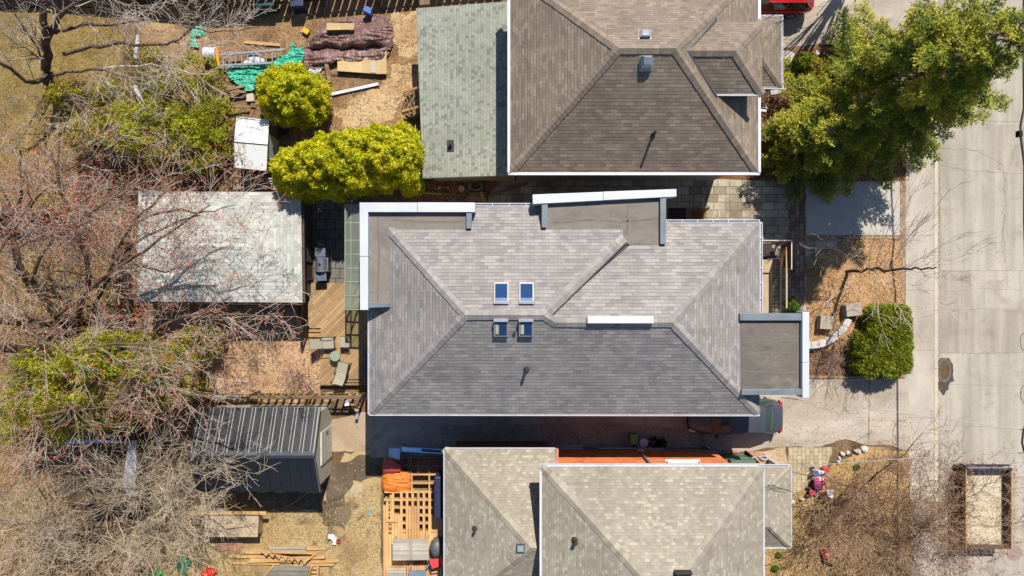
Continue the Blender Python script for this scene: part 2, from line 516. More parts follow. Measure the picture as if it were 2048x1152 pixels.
m_drive2 = asphalt('worn_driveway', [C(160, 152, 146), C(182, 172, 164), C(196, 184, 172)], C(128, 116, 108), (0.3, 1.4, 1), 14, 0.35)
m_walk = asphalt('sidewalk_concrete', [C(192, 180, 164), C(206, 194, 178), C(212, 202, 188)], C(180, 164, 144), (0.8, 0.25, 1), 18, 0.14)
m_slab = asphalt('slab_concrete', [C(194, 186, 174), C(208, 200, 188), C(214, 206, 196)], C(178, 166, 150), None, 22, 0.1)
m_kerb = plain('kerb_concrete', C(214, 200, 178), 0.9, 0, 0.15, 1.4)
m_pav = pavers('paver_slabs', [C(152, 140, 120), C(186, 174, 150), C(206, 194, 170), C(172, 162, 140)], 0.62, 0.40, 0.014, C(92, 82, 68), off=0.33,
               dirt=C(120, 104, 84))
m_pav2 = pavers('patio_slabs', [C(112, 108, 104), C(140, 134, 126), C(126, 120, 112)], 0.52, 0.5, 0.016, C(50, 46, 42), off=0.4, dirt=C(86, 78, 68))
m_brickp = pavers('brick_band', [C(126, 98, 84), C(160, 130, 110), C(176, 150, 128)], 0.42, 0.22, 0.012, C(78, 66, 54), rot=(0, 0, R(90)))
m_brickb = pavers('brick_border', [C(156, 124, 96), C(186, 152, 120), C(202, 172, 140)], 0.24, 0.13, 0.01, C(120, 96, 74), rot=(0, 0, R(90)))
m_walkp = pavers('walkway_pavers', [C(180, 164, 134), C(200, 184, 150), C(212, 198, 166)], 0.40, 0.215, 0.011, C(138, 118, 90), rot=(0, 0, R(90)), off=0.5, dirt=C(170, 148, 116))
m_tar = plain('tar_patch', C(78, 72, 66), 0.85, 0, 0.3, 4)
m_crack = plain('road_crack', C(146, 132, 116), 0.95, 0, 0.3, 3)

b = B(); b.face([(-260, -260, -0.115), (260, -260, -0.115), (260, 260, -0.115), (-260, 260, -0.115)]); b.build('ground', m_ground, kind='structure')
b = B(); b.box(-120, P(1868, 0).x, -110, 110, -0.5, 0.0); b.build('terrain', m_litter, kind='structure')
sheet('road', [(1874, -4200), (2500, -4200), (2500, 4900), (1874, 4900)], -0.109, m_road)
b = B()
ys = -3000
while ys < 4400:                                   # kerb stones with open joints
    b.prism([(P(1868, 0).x, P(0, ys).y, 0.03), (P(1875.5, 0).x, P(0, ys).y, 0.025), (P(1875.5, 0).x, P(0, ys + 116).y, 0.025), (P(1868, 0).x, P(0, ys + 116).y, 0.03)], -0.3)
    ys += 116.8
b.build('kerb', m_kerb, kind='structure')
sheet('sidewalk', [(1811, 362), (1868, 362), (1868, 4000), (1826, 4000), (1824, 1152), (1818, 905), (1811, 757)], 0.012, m_walk)
sheet('sidewalk_north', [(1822, 70), (1868, 70), (1868, 362), (1811, 362)], 0.0125, m_walk)
sheet('driveway_north', [(1515, -600), (1868, -600), (1868, 70), (1822, 72), (1700, 84), (1600, 92), (1515, 104)], 0.016, m_drive, 2, 14)
sheet('lawn_north', [(-900, -700), (1515, -700), (1515, -40), (1018, -40), (880, -22), (660, 0), (420, 14), (-900, 24)], 0.008, m_dirt)
sheet('lawn', [(-900, 20), (250, 14), (240, 120), (196, 232), (120, 330), (150, 410), (-900, 412)], 0.008, m_lawn, 8, 12)
sheet('yard_dirt', [(250, 14), (420, 14), (660, 0), (880, -22), (1018, -40), (1018, 20), (850, 40), (848, 372), (560, 388), (420, 388), (400, 250), (300, 160)], 0.008, m_dirt, 5, 12)
sheet('sandy_patch', [(786, 26), (836, 20), (838, 100), (820, 118), (798, 112), (784, 80)], 0.012, m_sandy, 7, 4)
sheet('sandy_track', [(700, 200), (760, 180), (800, 120), (834, 130), (834, 200), (790, 216), (760, 262), (690, 262), (668, 232)], 0.012, m_sandy, 12, 4)
sheet('leaf_bed', [(300, 602), (605, 600), (612, 650), (642, 672), (642, 786), (736, 786), (736, 800), (430, 806), (380, 760), (300, 690)], 0.008, m_leaflit, 5, 10)
sheet('back_lawn', [(280, 1500), (330, 1090), (350, 1020), (400, 985), (655, 980), (690, 905), (745, 900), (762, 930), (770, 1500)], 0.008, m_backlot, 5, 11)
sheet('lawn_strip', [(40, 500), (120, 490), (220, 520), (232, 600), (150, 640), (30, 620)], 0.0125, m_lawn, 10, 6)
sheet('damp_soil', [(470, 985), (645, 985), (652, 1016), (590, 1022), (480, 1018)], 0.012, m_darkdirt, 3, 8)  # darker soil along the metal shed's lower edge
sheet('damp_soil_track', [(650, 930), (760, 905), (768, 955), (706, 960), (690, 1000), (704, 1030), (690, 1060), (650, 1052), (634, 1020), (654, 1000)], 0.0121, m_darkdirt, 6, 7)
sheet('tree_lawn', [(-900, 905), (90, 930), (110, 990), (80, 1040), (-900, 1040)], 0.012, m_lawn, 8, 10)
sheet('parking_pad', [(664, 838), (700, 832), (745, 812), (745, 900), (700, 904), (660, 902)], 0.012, asphalt('parking_pad_concrete', [C(168, 146, 120), C(196, 172, 142), C(208, 186, 158)], C(140, 116, 92), None, 12, 0.2), 3, 9)
sheet('driveway', [(742, 790), (1470, 790), (1476, 850), (1458, 906), (1450, 915), (742, 915)], 0.016, m_drive2)
sheet('driveway_front', [(1470, 780), (1560, 757), (1818, 757), (1818, 905), (1780, 890), (1735, 890), (1690, 878), (1640, 893), (1575, 893), (1560, 893), (1458, 906), (1476, 850)], 0.02, m_drive, 2, 12)
sheet('gravel_strip', [(900, 852), (1000, 848), (1220, 846), (1452, 862), (1448, 893), (1200, 892), (900, 893)], 0.02, ground('gravel_strip', [C(140, 134, 130), C(168, 160, 154), C(184, 176, 168)], 1.0, 18, 0.6, 0.8), 3, 9)
sheet('paved_walk', [(955, 355), (1345, 355), (1575, 363), (1613, 363), (1690, 470), (1690, 486), (1640, 505), (1613, 530), (1613, 640), (1500, 640), (1500, 455), (955, 455)], 0.012, m_pav)
sheet('brick_band', [(1576, 366), (1611, 366), (1611, 472), (1608, 610), (1574, 612)], 0.016, m_brickp)
sheet('concrete_pad', [(1612, 363), (1800, 363), (1800, 470), (1612, 470)], 0.018, m_slab)
sheet('brick_edge', [(1801, 363), (1811, 363), (1811, 500), (1808, 700), (1800, 700)], 0.016, m_brickb)
sheet('brick_edge_pad', [(1612, 471), (1800, 471), (1800, 478), (1690, 479), (1612, 479)], 0.0165, m_brickb)
sheet('planting_bed', [(1612, 530), (1640, 505), (1690, 482), (1800, 480), (1804, 610), (1716, 640), (1720, 700), (1616, 702), (1612, 640)], 0.0165, m_front, 3, 7)
sheet('planting_bed_low', [(1612, 690), (1720, 680), (1812, 640), (1812, 750), (1612, 751)], 0.012, m_mulch)
sheet('spruce_bed', [(1512, 110), (1560, 104), (1700, 88), (1820, 76), (1816, 362), (1345, 362), (1345, 345), (1512, 345)], 0.008, m_mulch, 3, 9)
sheet('straw_lawn', [(1520, 905), (1570, 893), (1575, 985), (1640, 960), (1664, 930), (1735, 893), (1818, 905), (1822, 1500), (1400, 1500), (1520, 1090)], 0.008, m_straw, 4, 10)
sheet('paved_path', [(1576, 894), (1664, 894), (1664, 906), (1650, 940), (1640, 962), (1578, 990), (1530, 990), (1530, 940), (1576, 930)], 0.012, m_walkp, 1, 12)
sheet('rubble_bed', [(1506, 905), (1572, 894), (1574, 932), (1530, 932)], 0.0122, ground('rubble_soil', [C(176, 140, 104), C(206, 176, 140), C(216, 194, 166)], 1.2, 9, 0.5), 3, 7)
sheet('patio', [(606, 395), (740, 395), (740, 566), (606, 566)], 0.012, m_pav2)
sheet('side_bed', [(846, 360), (985, 360), (1000, 366), (970, 400), (846, 405)], 0.0165, m_mulch, 3, 8)
sheet('foundation_strip', [(890, 895), (1440, 895), (1440, 906), (890, 906)], 0.024, plain('strip_concrete', C(150, 146, 142), 0.9, 0, 0.2, 2))

# cracks and seams of the paving: irregular narrow strips of dark filler
def crack(pts, z, w, m, name, amp=1.4):
    q = rough_edge(pts + pts[-2:0:-1], 0, 1) if False else pts
    path = []
    for i in range(len(q) - 1):
        a, c_ = q[i], q[i + 1]; L = math.hypot(c_[0] - a[0], c_[1] - a[1]); k = max(1, int(L / 6))
        for j in range(k):
            t = j / k; path.append((a[0] + (c_[0] - a[0]) * t + random.gauss(0, amp) * (j > 0), a[1] + (c_[1] - a[1]) * t + random.gauss(0, amp) * (j > 0)))
    path.append(q[-1])
    b = B()
    ww = [w * .7 * random.uniform(0.35, 1.3) for _ in path]
    for i in range(len(path) - 1):
        a = P(*path[i]); c_ = P(*path[i + 1]); d = (c_ - a).normalized(); n_ = Vector((-d.y, d.x, 0))
        b.face([(*(a + n_ * ww[i] / 2).xy, z), (*(a - n_ * ww[i] / 2).xy, z), (*(c_ - n_ * ww[i + 1] / 2).xy, z), (*(c_ + n_ * ww[i + 1] / 2).xy, z)])
    return b
cr = []
for pts, w_, amp in [
    ([(1878, 326), (1930, 340), (2048, 347)], .03, 1.2), ([(1878, 295), (1960, 300), (2010, 330), (2015, 420), (2005, 500)], .03, 1.6),
    ([(1874, 542), (2048, 541)], .035, .4), ([(1890, 585), (1960, 578), (2048, 580)], .02, .8), ([(2008, 400), (2012, 500), (2020, 576)], .025, 1.4),
    ([(1876, 706), (1960, 707), (2048, 706)], .03, .5), ([(1900, 769), (1990, 772), (2048, 770)], .02, .6),
    ([(1880, 352), (1884, 400), (1878, 440), (1882, 470)], .03, 1.6), ([(1885, 620), (2048, 616)], .016, .7),
    ([(1980, 120), (1976, 260)], .016, 1), ([(1960, 240), (2048, 243)], .02, .6), ([(1890, 850), (2048, 860)], .014, .8), ([(1950, 560), (1948, 705)], .014, .6)]:
    cr += [crack(pts, -0.104, w_, m_crack, '', amp)]
bb = B()
for c_ in cr:
    k = len(bb.v); bb.v += c_.v; bb.f += [tuple(i + k for i in f) for f in c_.f]; bb.uv += c_.uv
bb.build('road_cracks', m_crack, kind='structure')
bb = B()
for pts, w_, amp, z in [([(1739, 758), (1738, 820), (1736, 892)], .09, .5, .025), ([(1811, 700), (1868, 700)], .03, .3, .017), ([(1811, 835), (1868, 836)], .03, .3, .017),
                     ([(1811, 580), (1868, 580)], .03, .3, .017), ([(1811, 470), (1868, 470)], .03, .3, .017), ([(1811, 960), (1868, 960)], .03, .3, .017),
                     ([(1600, 800), (1680, 830), (1735, 826)], .02, 1.2, .025), ([(1742, 840), (1811, 842)], .02, .6, .025), ([(1706, 364), (1706, 470)], .02, .3, .023)]:
    c_ = crack(pts, z, w_, m_crack, '', amp); k = len(bb.v); bb.v += c_.v; bb.f += [tuple(i + k for i in f) for f in c_.f]; bb.uv += c_.uv
bb.build('driveway_seams', m_crack, kind='structure')
sheet('road_patch', [(1879, 722), (1888, 716), (1902, 718), (1909, 730), (1908, 750), (1912, 764), (1903, 766), (1900, 780), (1890, 792), (1881, 780), (1877, 770), (1881, 756), (1876, 742)], -0.105, m_tar, 2.5, 3)

m_roadb = asphalt('road_asphalt_patched', [C(166, 156, 140), C(184, 174, 157), C(191, 180, 163)], C(150, 138, 122), (2.2, 0.12, 1))
m_roadc = asphalt('road_asphalt_pale', [C(180, 171, 155), C(197, 188, 171), C(204, 194, 177)], C(166, 154, 137), (1.6, 0.10, 1))
sheet('road_patch_slab', [(1876, 541), (2600, 539), (2600, 705), (1960, 707), (1876, 706)], -0.107, m_roadb, 1.0, 12)
sheet('road_patch_strip', [(1944, 541), (2600, 539), (2600, 620), (1950, 618)], -0.106, m_roadc, 1.0, 12)
sheet('road_patch_north', [(1985, 250), (2600, 246), (2600, 346), (2010, 344), (1980, 330)], -0.107, m_roadb, 2.0, 9)
sheet('road_gutter_dirt', [(1876, -300), (1881, -300), (1884, 200), (1880, 360), (1886, 460), (1879, 600), (1884, 690), (1878, 800), (1886, 900), (1880, 1100), (1888, 1300), (1876, 1300)], -0.1065, ground('gutter_grit', [C(158, 148, 132), C(176, 166, 150), C(188, 178, 162)], 1.2, 12, .3), 2.0, 8)

# loose things nobody could count: leaves, straw, pebbles
def in_poly(pts, n, rng=RNG):
    xs = np.array([p[0] for p in pts]); ys = np.array([p[1] for p in pts])
    out = []
    need = n
    while need > 0:
        q = np.column_stack([rng.uniform(xs.min(), xs.max(), need * 2), rng.uniform(ys.min(), ys.max(), need * 2)])
        ins = np.zeros(len(q), bool); j = len(pts) - 1
        for i in range(len(pts)):
            cnd = ((ys[i] > q[:, 1]) != (ys[j] > q[:, 1])) & (q[:, 0] < (xs[j] - xs[i]) * (q[:, 1] - ys[i]) / (ys[j] - ys[i] + 1e-9) + xs[i])
            ins ^= cnd; j = i
        q = q[ins][:need]; out.append(q); need -= len(q)
    return np.concatenate(out)

def litter(name, pts, n, L, W, m, z=0.03, tilt=0.35, clump=0.0):
    q = in_poly(pts, n)
    if clump:
        keep = np.array([mnoise.noise(Vector((a * .035, b_ * .035, 1.7))) + random.uniform(-.5, .5) * .7 > -clump * .3 for a, b_ in q]); q = q[keep]
    k = CAMZ / F
    c = np.column_stack([(q[:, 0] - 1024) * k, (576 - q[:, 1]) * k, np.full(len(q), z) + RNG.random(len(q)) * .03])
    n_ = len(c); a = RNG.random(n_) * 2 * math.pi
    d = np.column_stack([np.cos(a), np.sin(a), RNG.normal(0, tilt, n_)]); s = np.column_stack([-np.sin(a), np.cos(a), RNG.normal(0, tilt, n_)])
    LL = (L * (0.5 + RNG.random(n_)))[:, None]; WW = (W * (0.6 + .8 * RNG.random(n_)))[:, None]
    v = np.empty((n_, 4, 3)); v[:, 0] = c - d * LL / 2; v[:, 1] = c + s * WW / 2; v[:, 2] = c + d * LL / 2; v[:, 3] = c - s * WW / 2
    v[:, :, 2] = np.maximum(v[:, :, 2], z * .5)
    return npmesh(name, v.reshape(-1, 3), np.arange(n_ * 4).reshape(n_, 4), m, tint=RNG.random(n_), kind='stuff')

lf_front = leafmat('fallen_leaf', [C(150, 96, 62), C(206, 152, 100), C(232, 184, 130), C(246, 214, 170)], 0.1)
lf_yard = leafmat('yard_leaf', [C(140, 104, 76), C(196, 154, 118), C(222, 184, 146), C(234, 206, 176)], 0.1)
lf_dull = leafmat('old_leaf', [C(122, 92, 66), C(162, 124, 90), C(194, 156, 118), C(214, 186, 150)], 0.1)
lf_straw = leafmat('straw_blade', [C(160, 130, 76), C(196, 164, 98), C(216, 188, 128), C(150, 138, 74)], 0.1)
lf_chip = leafmat('pale_chip', [C(150, 136, 118), C(200, 190, 176), C(226, 220, 210)], 0.0)
lf_gravel = leafmat('gravel_stone', [C(110, 104, 102), C(150, 142, 138), C(184, 176, 170), C(206, 200, 194)], 0.0)
litter('fallen_leaves_bed', [(1612, 530), (1640, 505), (1690, 482), (1802, 480), (1806, 610), (1716, 640), (1700, 690), (1616, 700)], 9000, .085, .035, lf_front, .025, .18, .9)
litter('fallen_leaves_yard', [(310, 605), (605, 604), (642, 675), (642, 786), (734, 788), (430, 804), (380, 760), (310, 700)], 7000, .08, .035, lf_yard, .02, .3, .8)
litter('fallen_leaves_lot', [(-60, 360), (290, 300), (460, 90), (470, 380), (280, 400), (280, 880), (340, 1000), (310, 1160), (-60, 1160)], 26000, .13, .05, lf_dull, .02, .4)
litter('fallen_leaves_spruce_bed', [(1512, 110), (1600, 104), (1816, 76), (1816, 362), (1512, 362)], 5000, .11, .05, lf_dull, .02, .4)
litter('yard_scraps', [(400, 40), (832, 30), (838, 360), (560, 380), (420, 380)], 9000, .09, .022, lf_dull, .02, .35, 1.0)
litter('yard_chips', [(560, 110), (832, 80), (838, 330), (640, 300)], 170, .08, .05, lf_chip, .03, .3)
litter('straw_back', [(330, 1030), (400, 990), (655, 1010), (768, 960), (768, 1160), (300, 1160)], 8000, .14, .018, lf_straw, .02, .5, 1.2)
litter('straw_front', [(1530, 935), (1590, 990), (1680, 920), (1815, 905), (1820, 1160), (1530, 1160)], 9000, .14, .018, lf_straw, .02, .5, 1.2)
litter('straw_lawn_blades', [(-60, 20), (245, 16), (230, 130), (130, 330), (130, 410), (-60, 410)], 10000, .14, .018, lf_straw, .02, .5, 1.2)
litter('stone_chips_back', [(600, 900), (760, 930), (765, 1120), (560, 1030)], 130, .07, .05, lf_chip, .03, .2)
litter('kerb_grit', [(1874, 300), (1884, 300), (1884, 1152), (1874, 1152)], 420, .06, .02, lf_dull, .01, .2)
litter('drive_grit', [(1480, 760), (1810, 760), (1810, 890), (1560, 892)], 500, .06, .03, lf_dull, .025, .15)
litter('gravel', [(880, 850), (1220, 846), (1455, 858), (1450, 893), (880, 893)], 5200, .05, .045, lf_gravel, .03, .3)
litter('leaves_side_bed', [(850, 362), (985, 362), (968, 400), (850, 404)], 700, .10, .05, lf_dull, .03, .3)
litter('leaves_low_bed', [(1616, 695), (1720, 690), (1812, 650), (1812, 750), (1616, 750)], 1500, .09, .04, lf_dull, .02, .4)
# ------------------------------------------------------------------ houses
def plane(p0, p1, p2):
    p0, p1, p2 = Vector(p0), Vector(p1), Vector(p2)
    n = (p1 - p0).cross(p2 - p0).normalized()
    if n.z < 0: n = -n
    return p0, n
CAMP = Vector((0, 0, CAMZ))
def hit(px, py, pl):
    """the point of a roof plane seen at a pixel of the photograph"""
    d = P(px, py, 0) - CAMP
    t = (pl[0] - CAMP).dot(pl[1]) / d.dot(pl[1])
    return CAMP + d * t

def caps(b, a, c, pitch, k=1.0, half=0.17, step=0.21):
    """overlapping cap shingles along a hip or ridge"""
    a = Vector(a); c = Vector(c); d = c - a; L = d.length; d.normalize()
    sd = Vector((-d.y, d.x, 0)).normalized()
    n = max(2, int(L / step))
    for i in range(n):
        p = a + d * (L * i / n); q = a + d * (L * (i + 1) / n + 0.04)
        dz = pitch * k * half
        l0, l1 = 0.018, 0.030
        u0, v0 = random.uniform(0, 60), random.uniform(0, 60)
        hw = half * random.uniform(.97, 1.03)
        for sgn in (1, -1):
            pts = [p + Vector((0, 0, l0 + .02)), p + sd * sgn * hw + Vector((0, 0, -dz + l0)), q + sd * sgn * hw + Vector((0, 0, -dz + l1)), q + Vector((0, 0, l1 + .02))]
            uv = [(u0, v0), (u0 + .02, v0), (u0 + .02, v0 + .02), (u0, v0 + .02)]
            if sgn < 0: pts = pts[::-1]; uv = uv[::-1]
            b.face(pts, uv)
        # the thick butt end that makes the step
        b.face([q + sd * hw + Vector((0, 0, -dz + l1)), q + sd * hw + Vector((0, 0, -dz + l0 - .02)), q - sd * hw + Vector((0, 0, -dz + l0 - .02)), q - sd * hw + Vector((0, 0, -dz + l1)), q + Vector((0, 0, l1 + .02))],
               [(u0, v0)] * 5)

def gutter(b, a, c, out, w=0.115, drop=0.03, ticks=0.62):
    a = Vector(a); c = Vector(c); o = Vector((out[0], out[1], 0)); L = (c - a).length; d = (c - a).normalized()
    z = Vector((0, 0, -drop))
    b.bar(a + o * w + z, c + o * w + z, 0.026, 0.10)
    b.bar(a + o * 0.012 + z, c + o * 0.012 + z, 0.018, 0.10)
    b.bar(a + o * w * .5 + z + Vector((0, 0, -.055)), c + o * w * .5 + z + Vector((0, 0, -.055)), w + .03, 0.016)
    k = max(1, int(L / ticks))
    for i in range(k + 1):
        p = a + d * (L * i / k) + z + Vector((0, 0, .045))
        b.bar(p, p + o * w, 0.028, 0.012)

def split_build(b, name, m, root, smooth=False):
    """each connected run of a gutter, cap line or post row becomes its own part"""
    n = len(b.v); par = list(range(n))
    def find(i):
        while par[i] != i: par[i] = par[par[i]]; i = par[i]
        return i
    key = {}
    for f in b.f:
        for i in f[1:]: par[find(i)] = find(f[0])
    # islands whose boxes touch belong together
    isl = {}
    for k, f in enumerate(b.f): isl.setdefault(find(f[0]), []).append(k)
    boxes = []
    for r_, fs in isl.items():
        vs_ = [b.v[i] for k in fs for i in b.f[k]]
        boxes.append([[min(v[a] for v in vs_) for a in range(3)], [max(v[a] for v in vs_) for a in range(3)], fs])
    ch = True
    while ch:
        ch = False
        for i in range(len(boxes)):
            for j in range(i + 1, len(boxes)):
                A, Bx = boxes[i], boxes[j]
                if all(A[0][a] - .03 <= Bx[1][a] and Bx[0][a] - .03 <= A[1][a] for a in range(3)):
                    A[0] = [min(A[0][a], Bx[0][a]) for a in range(3)]; A[1] = [max(A[1][a], Bx[1][a]) for a in range(3)]; A[2] += Bx[2]; boxes.pop(j); ch = True; break
            if ch: break
    out = []
    for lo, hi, fs in boxes:
        c = B(); mp = {}
        for k in sorted(fs):
            f = b.f[k]
            for i in f:
                if i not in mp: mp[i] = len(c.v); c.v.append(b.v[i])
            c.f.append(tuple(mp[i] for i in f)); c.uv.append(b.uv[k])
        c.hasuv = b.hasuv; out.append(c.build(name, m, root, smooth))
    return out

def walls(root, pts, z0, z1, m, name='wall', holes=None):
    """a shell of walls round a footprint (world xy points)"""
    b = B()
    b.prism([(x, y, z1) for x, y in pts], z0)
    return b.build(name, m, root)

def window(root, c, n, w, h, mf, mg, mull=1):
    """framed window set on a wall: c centre, n outward direction"""
    c = Vector(c); n = Vector((n[0], n[1], 0)); t = Vector((-n.y, n.x, 0)); up = Vector((0, 0, 1))
    b = B()
    for a0, a1 in (((-w / 2, -h / 2), (w / 2, -h / 2)), ((-w / 2, h / 2), (w / 2, h / 2)), ((-w / 2, -h / 2), (-w / 2, h / 2)), ((w / 2, -h / 2), (w / 2, h / 2))):
        b.bar(c + t * a0[0] + up * a0[1] + n * .03, c + t * a1[0] + up * a1[1] + n * .03, 0.07, 0.09)
    for i in range(mull):
        x = -w / 2 + w * (i + 1) / (mull + 1)
        b.bar(c + t * x - up * h / 2 + n * .02, c + t * x + up * h / 2 + n * .02, 0.04, 0.05)
    fr = b.build('window', mf, root)
    g = B(); g.bar(c - t * (w / 2 - .03) + n * .012, c + t * (w / 2 - .03) + n * .012, 0.02, h - .06)
    g.build('pane', mg, fr)
    s_ = B(); s_.bar(c - t * (w / 2 + .08) - up * (h / 2 + .07) + n * .06, c + t * (w / 2 + .08) - up * (h / 2 + .07) + n * .06, 0.14, 0.05)
    s_.build('sill', mf, fr)

m_white = plain('white_metal_trim', C(236, 236, 244), 0.45, 0, 0.05, 2.0, dirt=C(206, 204, 206))
m_fascia = plain('white_fascia_cap', C(222, 226, 240), 0.5, 0, 0.05, 0.9, dirt=C(204, 206, 212))
m_grey = plain('grey_flashing', C(128, 138, 146), 0.5, 0.1, 0.14, 1.5, dirt=C(104, 110, 116))
m_dkgrey = plain('dark_flashing', C(104, 104, 106), 0.5, 0.3, 0.12, 2.0)
m_black = plain('black_paint', C(34, 34, 38), 0.5, 0, 0.2, 3)
m_blackp = plain('black_plastic', C(22, 22, 24), 0.35, 0, 0.2, 4)
m_iron = plain('dark_pipe', C(70, 62, 60), 0.7, 0.2, 0.25, 5)
m_gal = plain('galvanised_metal', C(196, 200, 206), 0.4, 0.5, 0.12, 3)
m_stucco = plain('grey_stucco', C(176, 166, 154), 0.95, 0, 0.08, 1.5, bump=0.3)
m_beige = plain('beige_siding', C(180, 156, 128), 0.9, 0, 0.1, 1.2)
m_brick = pavers('orange_brick', [C(204, 100, 54, .95), C(232, 128, 74, .95), C(244, 148, 92, .95)], 0.22, 0.075, 0.008, C(170, 120, 92), coord='UV')
m_brickplain = pavers('brown_brick', [C(132, 92, 72), C(156, 108, 82), C(170, 122, 94)], 0.22, 0.075, 0.01, C(150, 130, 114), coord='UV')
m_memb = ground('flat_roof_membrane', [C(128, 121, 113), C(140, 132, 123), C(149, 141, 131), C(134, 126, 117)], 0.55, 30, 0.22, 0.15,
                spots=[(0.9, 0.58, 0.78, C(118, 109, 99)), (0.7, 0.60, 0.80, C(170, 162, 148)), (3.2, 0.68, 0.78, C(98, 88, 80)), (7.0, 0.72, 0.78, C(84, 76, 70))], stretch=(1, 1.6, 1))
m_memb2 = ground('dark_flat_roof_membrane', [C(104, 98, 92), C(118, 111, 104), C(130, 122, 113), C(110, 104, 97)], 0.6, 30, 0.22, 0.15,
                spots=[(0.8, 0.56, 0.74, C(150, 142, 130)), (1.6, 0.64, 0.74, C(88, 82, 77))], stretch=(1, 2.2, 1))
m_pane = glassy('window_glass', C(44, 56, 70), 0.06)
m_sky = glassy('skylight_glass', C(36, 70, 116), 0.05)
sh_mid = shingle('grey_shingles', [C(152, 147, 144), C(164, 158, 153), C(172, 165, 159), C(167, 161, 156), C(158, 154, 151), C(178, 171, 165)], 0.32, 0.165, 0.66, 0.08)
cp_mid = shingle('grey_cap_shingles', [C(158, 153, 148), C(164, 158, 153), C(170, 164, 158)], 0.32, 0.165, 0.9, 0.04, mort=0, row_shadow=1.0)
cp_top = shingle('brown_cap_shingles', [C(144, 129, 113), C(150, 134, 118), C(156, 141, 124)], 0.32, 0.165, 0.9, 0.04, mort=0, row_shadow=1.0)
cp_bot = shingle('beige_cap_shingles', [C(165, 154, 138), C(174, 163, 146), C(180, 171, 152)], 0.32, 0.165, 0.9, 0.04, mort=0, row_shadow=1.0)
cp_gar = shingle('pale_cap_shingles', [C(206, 207, 198), C(212, 212, 204), C(216, 216, 208)], 0.32, 0.165, 0.9, 0.04, mort=0, row_shadow=1.0)
sh_top = shingle('brown_shingles', [C(140, 125, 109), C(150, 134, 118), C(156, 140, 124), C(145, 130, 114), C(165, 149, 131), C(153, 137, 121)], 0.31, 0.150, 0.66, 0.08)
sh_bot = shingle('beige_shingles', [C(164, 153, 136), C(175, 163, 146), C(170, 159, 142), C(178, 169, 149), C(190, 184, 163), C(168, 157, 141), C(174, 163, 146)], 0.175, 0.128, 0.8, 0.06, row_shadow=0.88)
sh_add = shingle('green_shingles', [C(156, 160, 144), C(167, 170, 154), C(172, 174, 158), C(163, 166, 150), C(138, 142, 132), C(174, 176, 160), C(169, 171, 155)], 0.15, 0.145, 0.76, 0.04, row_shadow=0.82)
sh_gar = shingle('pale_shingles', [C(190, 192, 184), C(203, 204, 195), C(214, 213, 204), C(197, 198, 190), C(220, 219, 210), C(207, 207, 199)], 0.31, 0.16, 0.80, 0.09, row_shadow=0.88)

def smooth_px(pts, k=6):
    out = []
    for i in range(len(pts) - 1):
        for j in range(k): t = j / k; out.append((pts[i][0] + (pts[i + 1][0] - pts[i][0]) * t + random.gauss(0, .5), pts[i][1] + (pts[i + 1][1] - pts[i][1]) * t + random.gauss(0, .5)))
    return out + [pts[-1]]
def flat(b, pts, z, zb): b.prism([(x, y, z) for x, y in pts], zb)
EX, NY = (1, 0, 0), (0, 1, 0)

# ---- the middle house
root = thing('house', 'two storey house with grey hip roof, four skylights and white box fascias', 'house', (2.2, -1, 0))
ZE = 5.3
a_, b_ = P(739, 828, ZE), P(1519, 829, ZE); c_ = P(1519, 445, ZE); d_ = P(739, 412, ZE)
r1, r2, r3, r4 = P(931, 630, 8.0), P(1086, 630, 8.0), None, None
PLS = plane(a_, b_, r1)
r3 = hit(1110, 645, PLS); r4 = hit(1345, 645, PLS)
PLA = plane(d_, d_ + Vector((5, 0, 0)), r1)
PLD = plane(a_, d_, r1)
PLE = plane(c_, c_ - Vector((5, 0, 0)), r4)
PLC = plane(b_, c_, r4)
b = B()
b.slopeface([a_, b_, r4, r3, r2, r1], EX)
b.slopeface([a_, r1, d_], NY)
hp = hit(1247, 476, PLA)                                  # end of the short hip at the flat bay
eN = Vector((hp.x, d_.y, ZE))
b.slopeface([d_, r1, r2, hp, eN], EX)
# the strip beyond the short hip, falling towards the lower right hand roof
st0 = hit(1096, 634, PLE); st1 = hit(1262, 488, PLE)
up = Vector((0, 0, .30))
PLQ = (PLE[0] + Vector((0, 0, .22)), PLE[1]); q0 = hit(1101, 632, PLQ); q1 = hit(1253, 485, PLQ)
b.slopeface([r2, hp, q1, q0], (hp - r2))
b.slopeface([r3, r4, c_, Vector((hp.x - .1, c_.y, ZE)), Vector((hp.x - .1, st1.y, st1.z)), st1, st0], EX)
b.slopeface([b_, c_, r4], NY)
roof = b.build('roof', sh_mid, root)
b = B()                                                    # small step wall and its metal flashing
e0 = q0 + Vector((.02, -.02, -.34)); e1 = q1 + Vector((.02, -.02, -.34))
b.face([q0, q1, e1, e0])
f0 = q0 + Vector((.10, -.12, -.26)); f1 = q1 + Vector((.16, -.16, -.28))
b.face([q0 + Vector((.03, -.03, -.20)), q1 + Vector((.03, -.03, -.20)), f1, f0])
b.build('step_flashing', m_dkgrey, roof, thick=.01)
b = B()
caps(b, r1, r2, .5, 1, .2); caps(b, r1, hit(778, 458, PLA), .5, .7, .19); caps(b, r1, a_ + Vector((.1, .1, .04)), .5, .7, .19)
caps(b, r2, hp, .48, .5, .19); caps(b, r2, r3, .5, 1, .19); caps(b, r3, r4, .5, 1, .19); caps(b, r4, b_ + Vector((-.1, .1, .04)), .5, .7, .19); caps(b, r4, c_ + Vector((-.1, -.1, .04)), .5, .7, .19)
split_build(b, 'ridge_cap', cp_mid, root)
b = B()
gutter(b, P(951, 412, ZE), P(1086, 412, ZE), (0, 1)); gutter(b, P(1333, 445, ZE), c_, (0, 1)); gutter(b, c_, P(1519, 626, ZE), (1, 0))
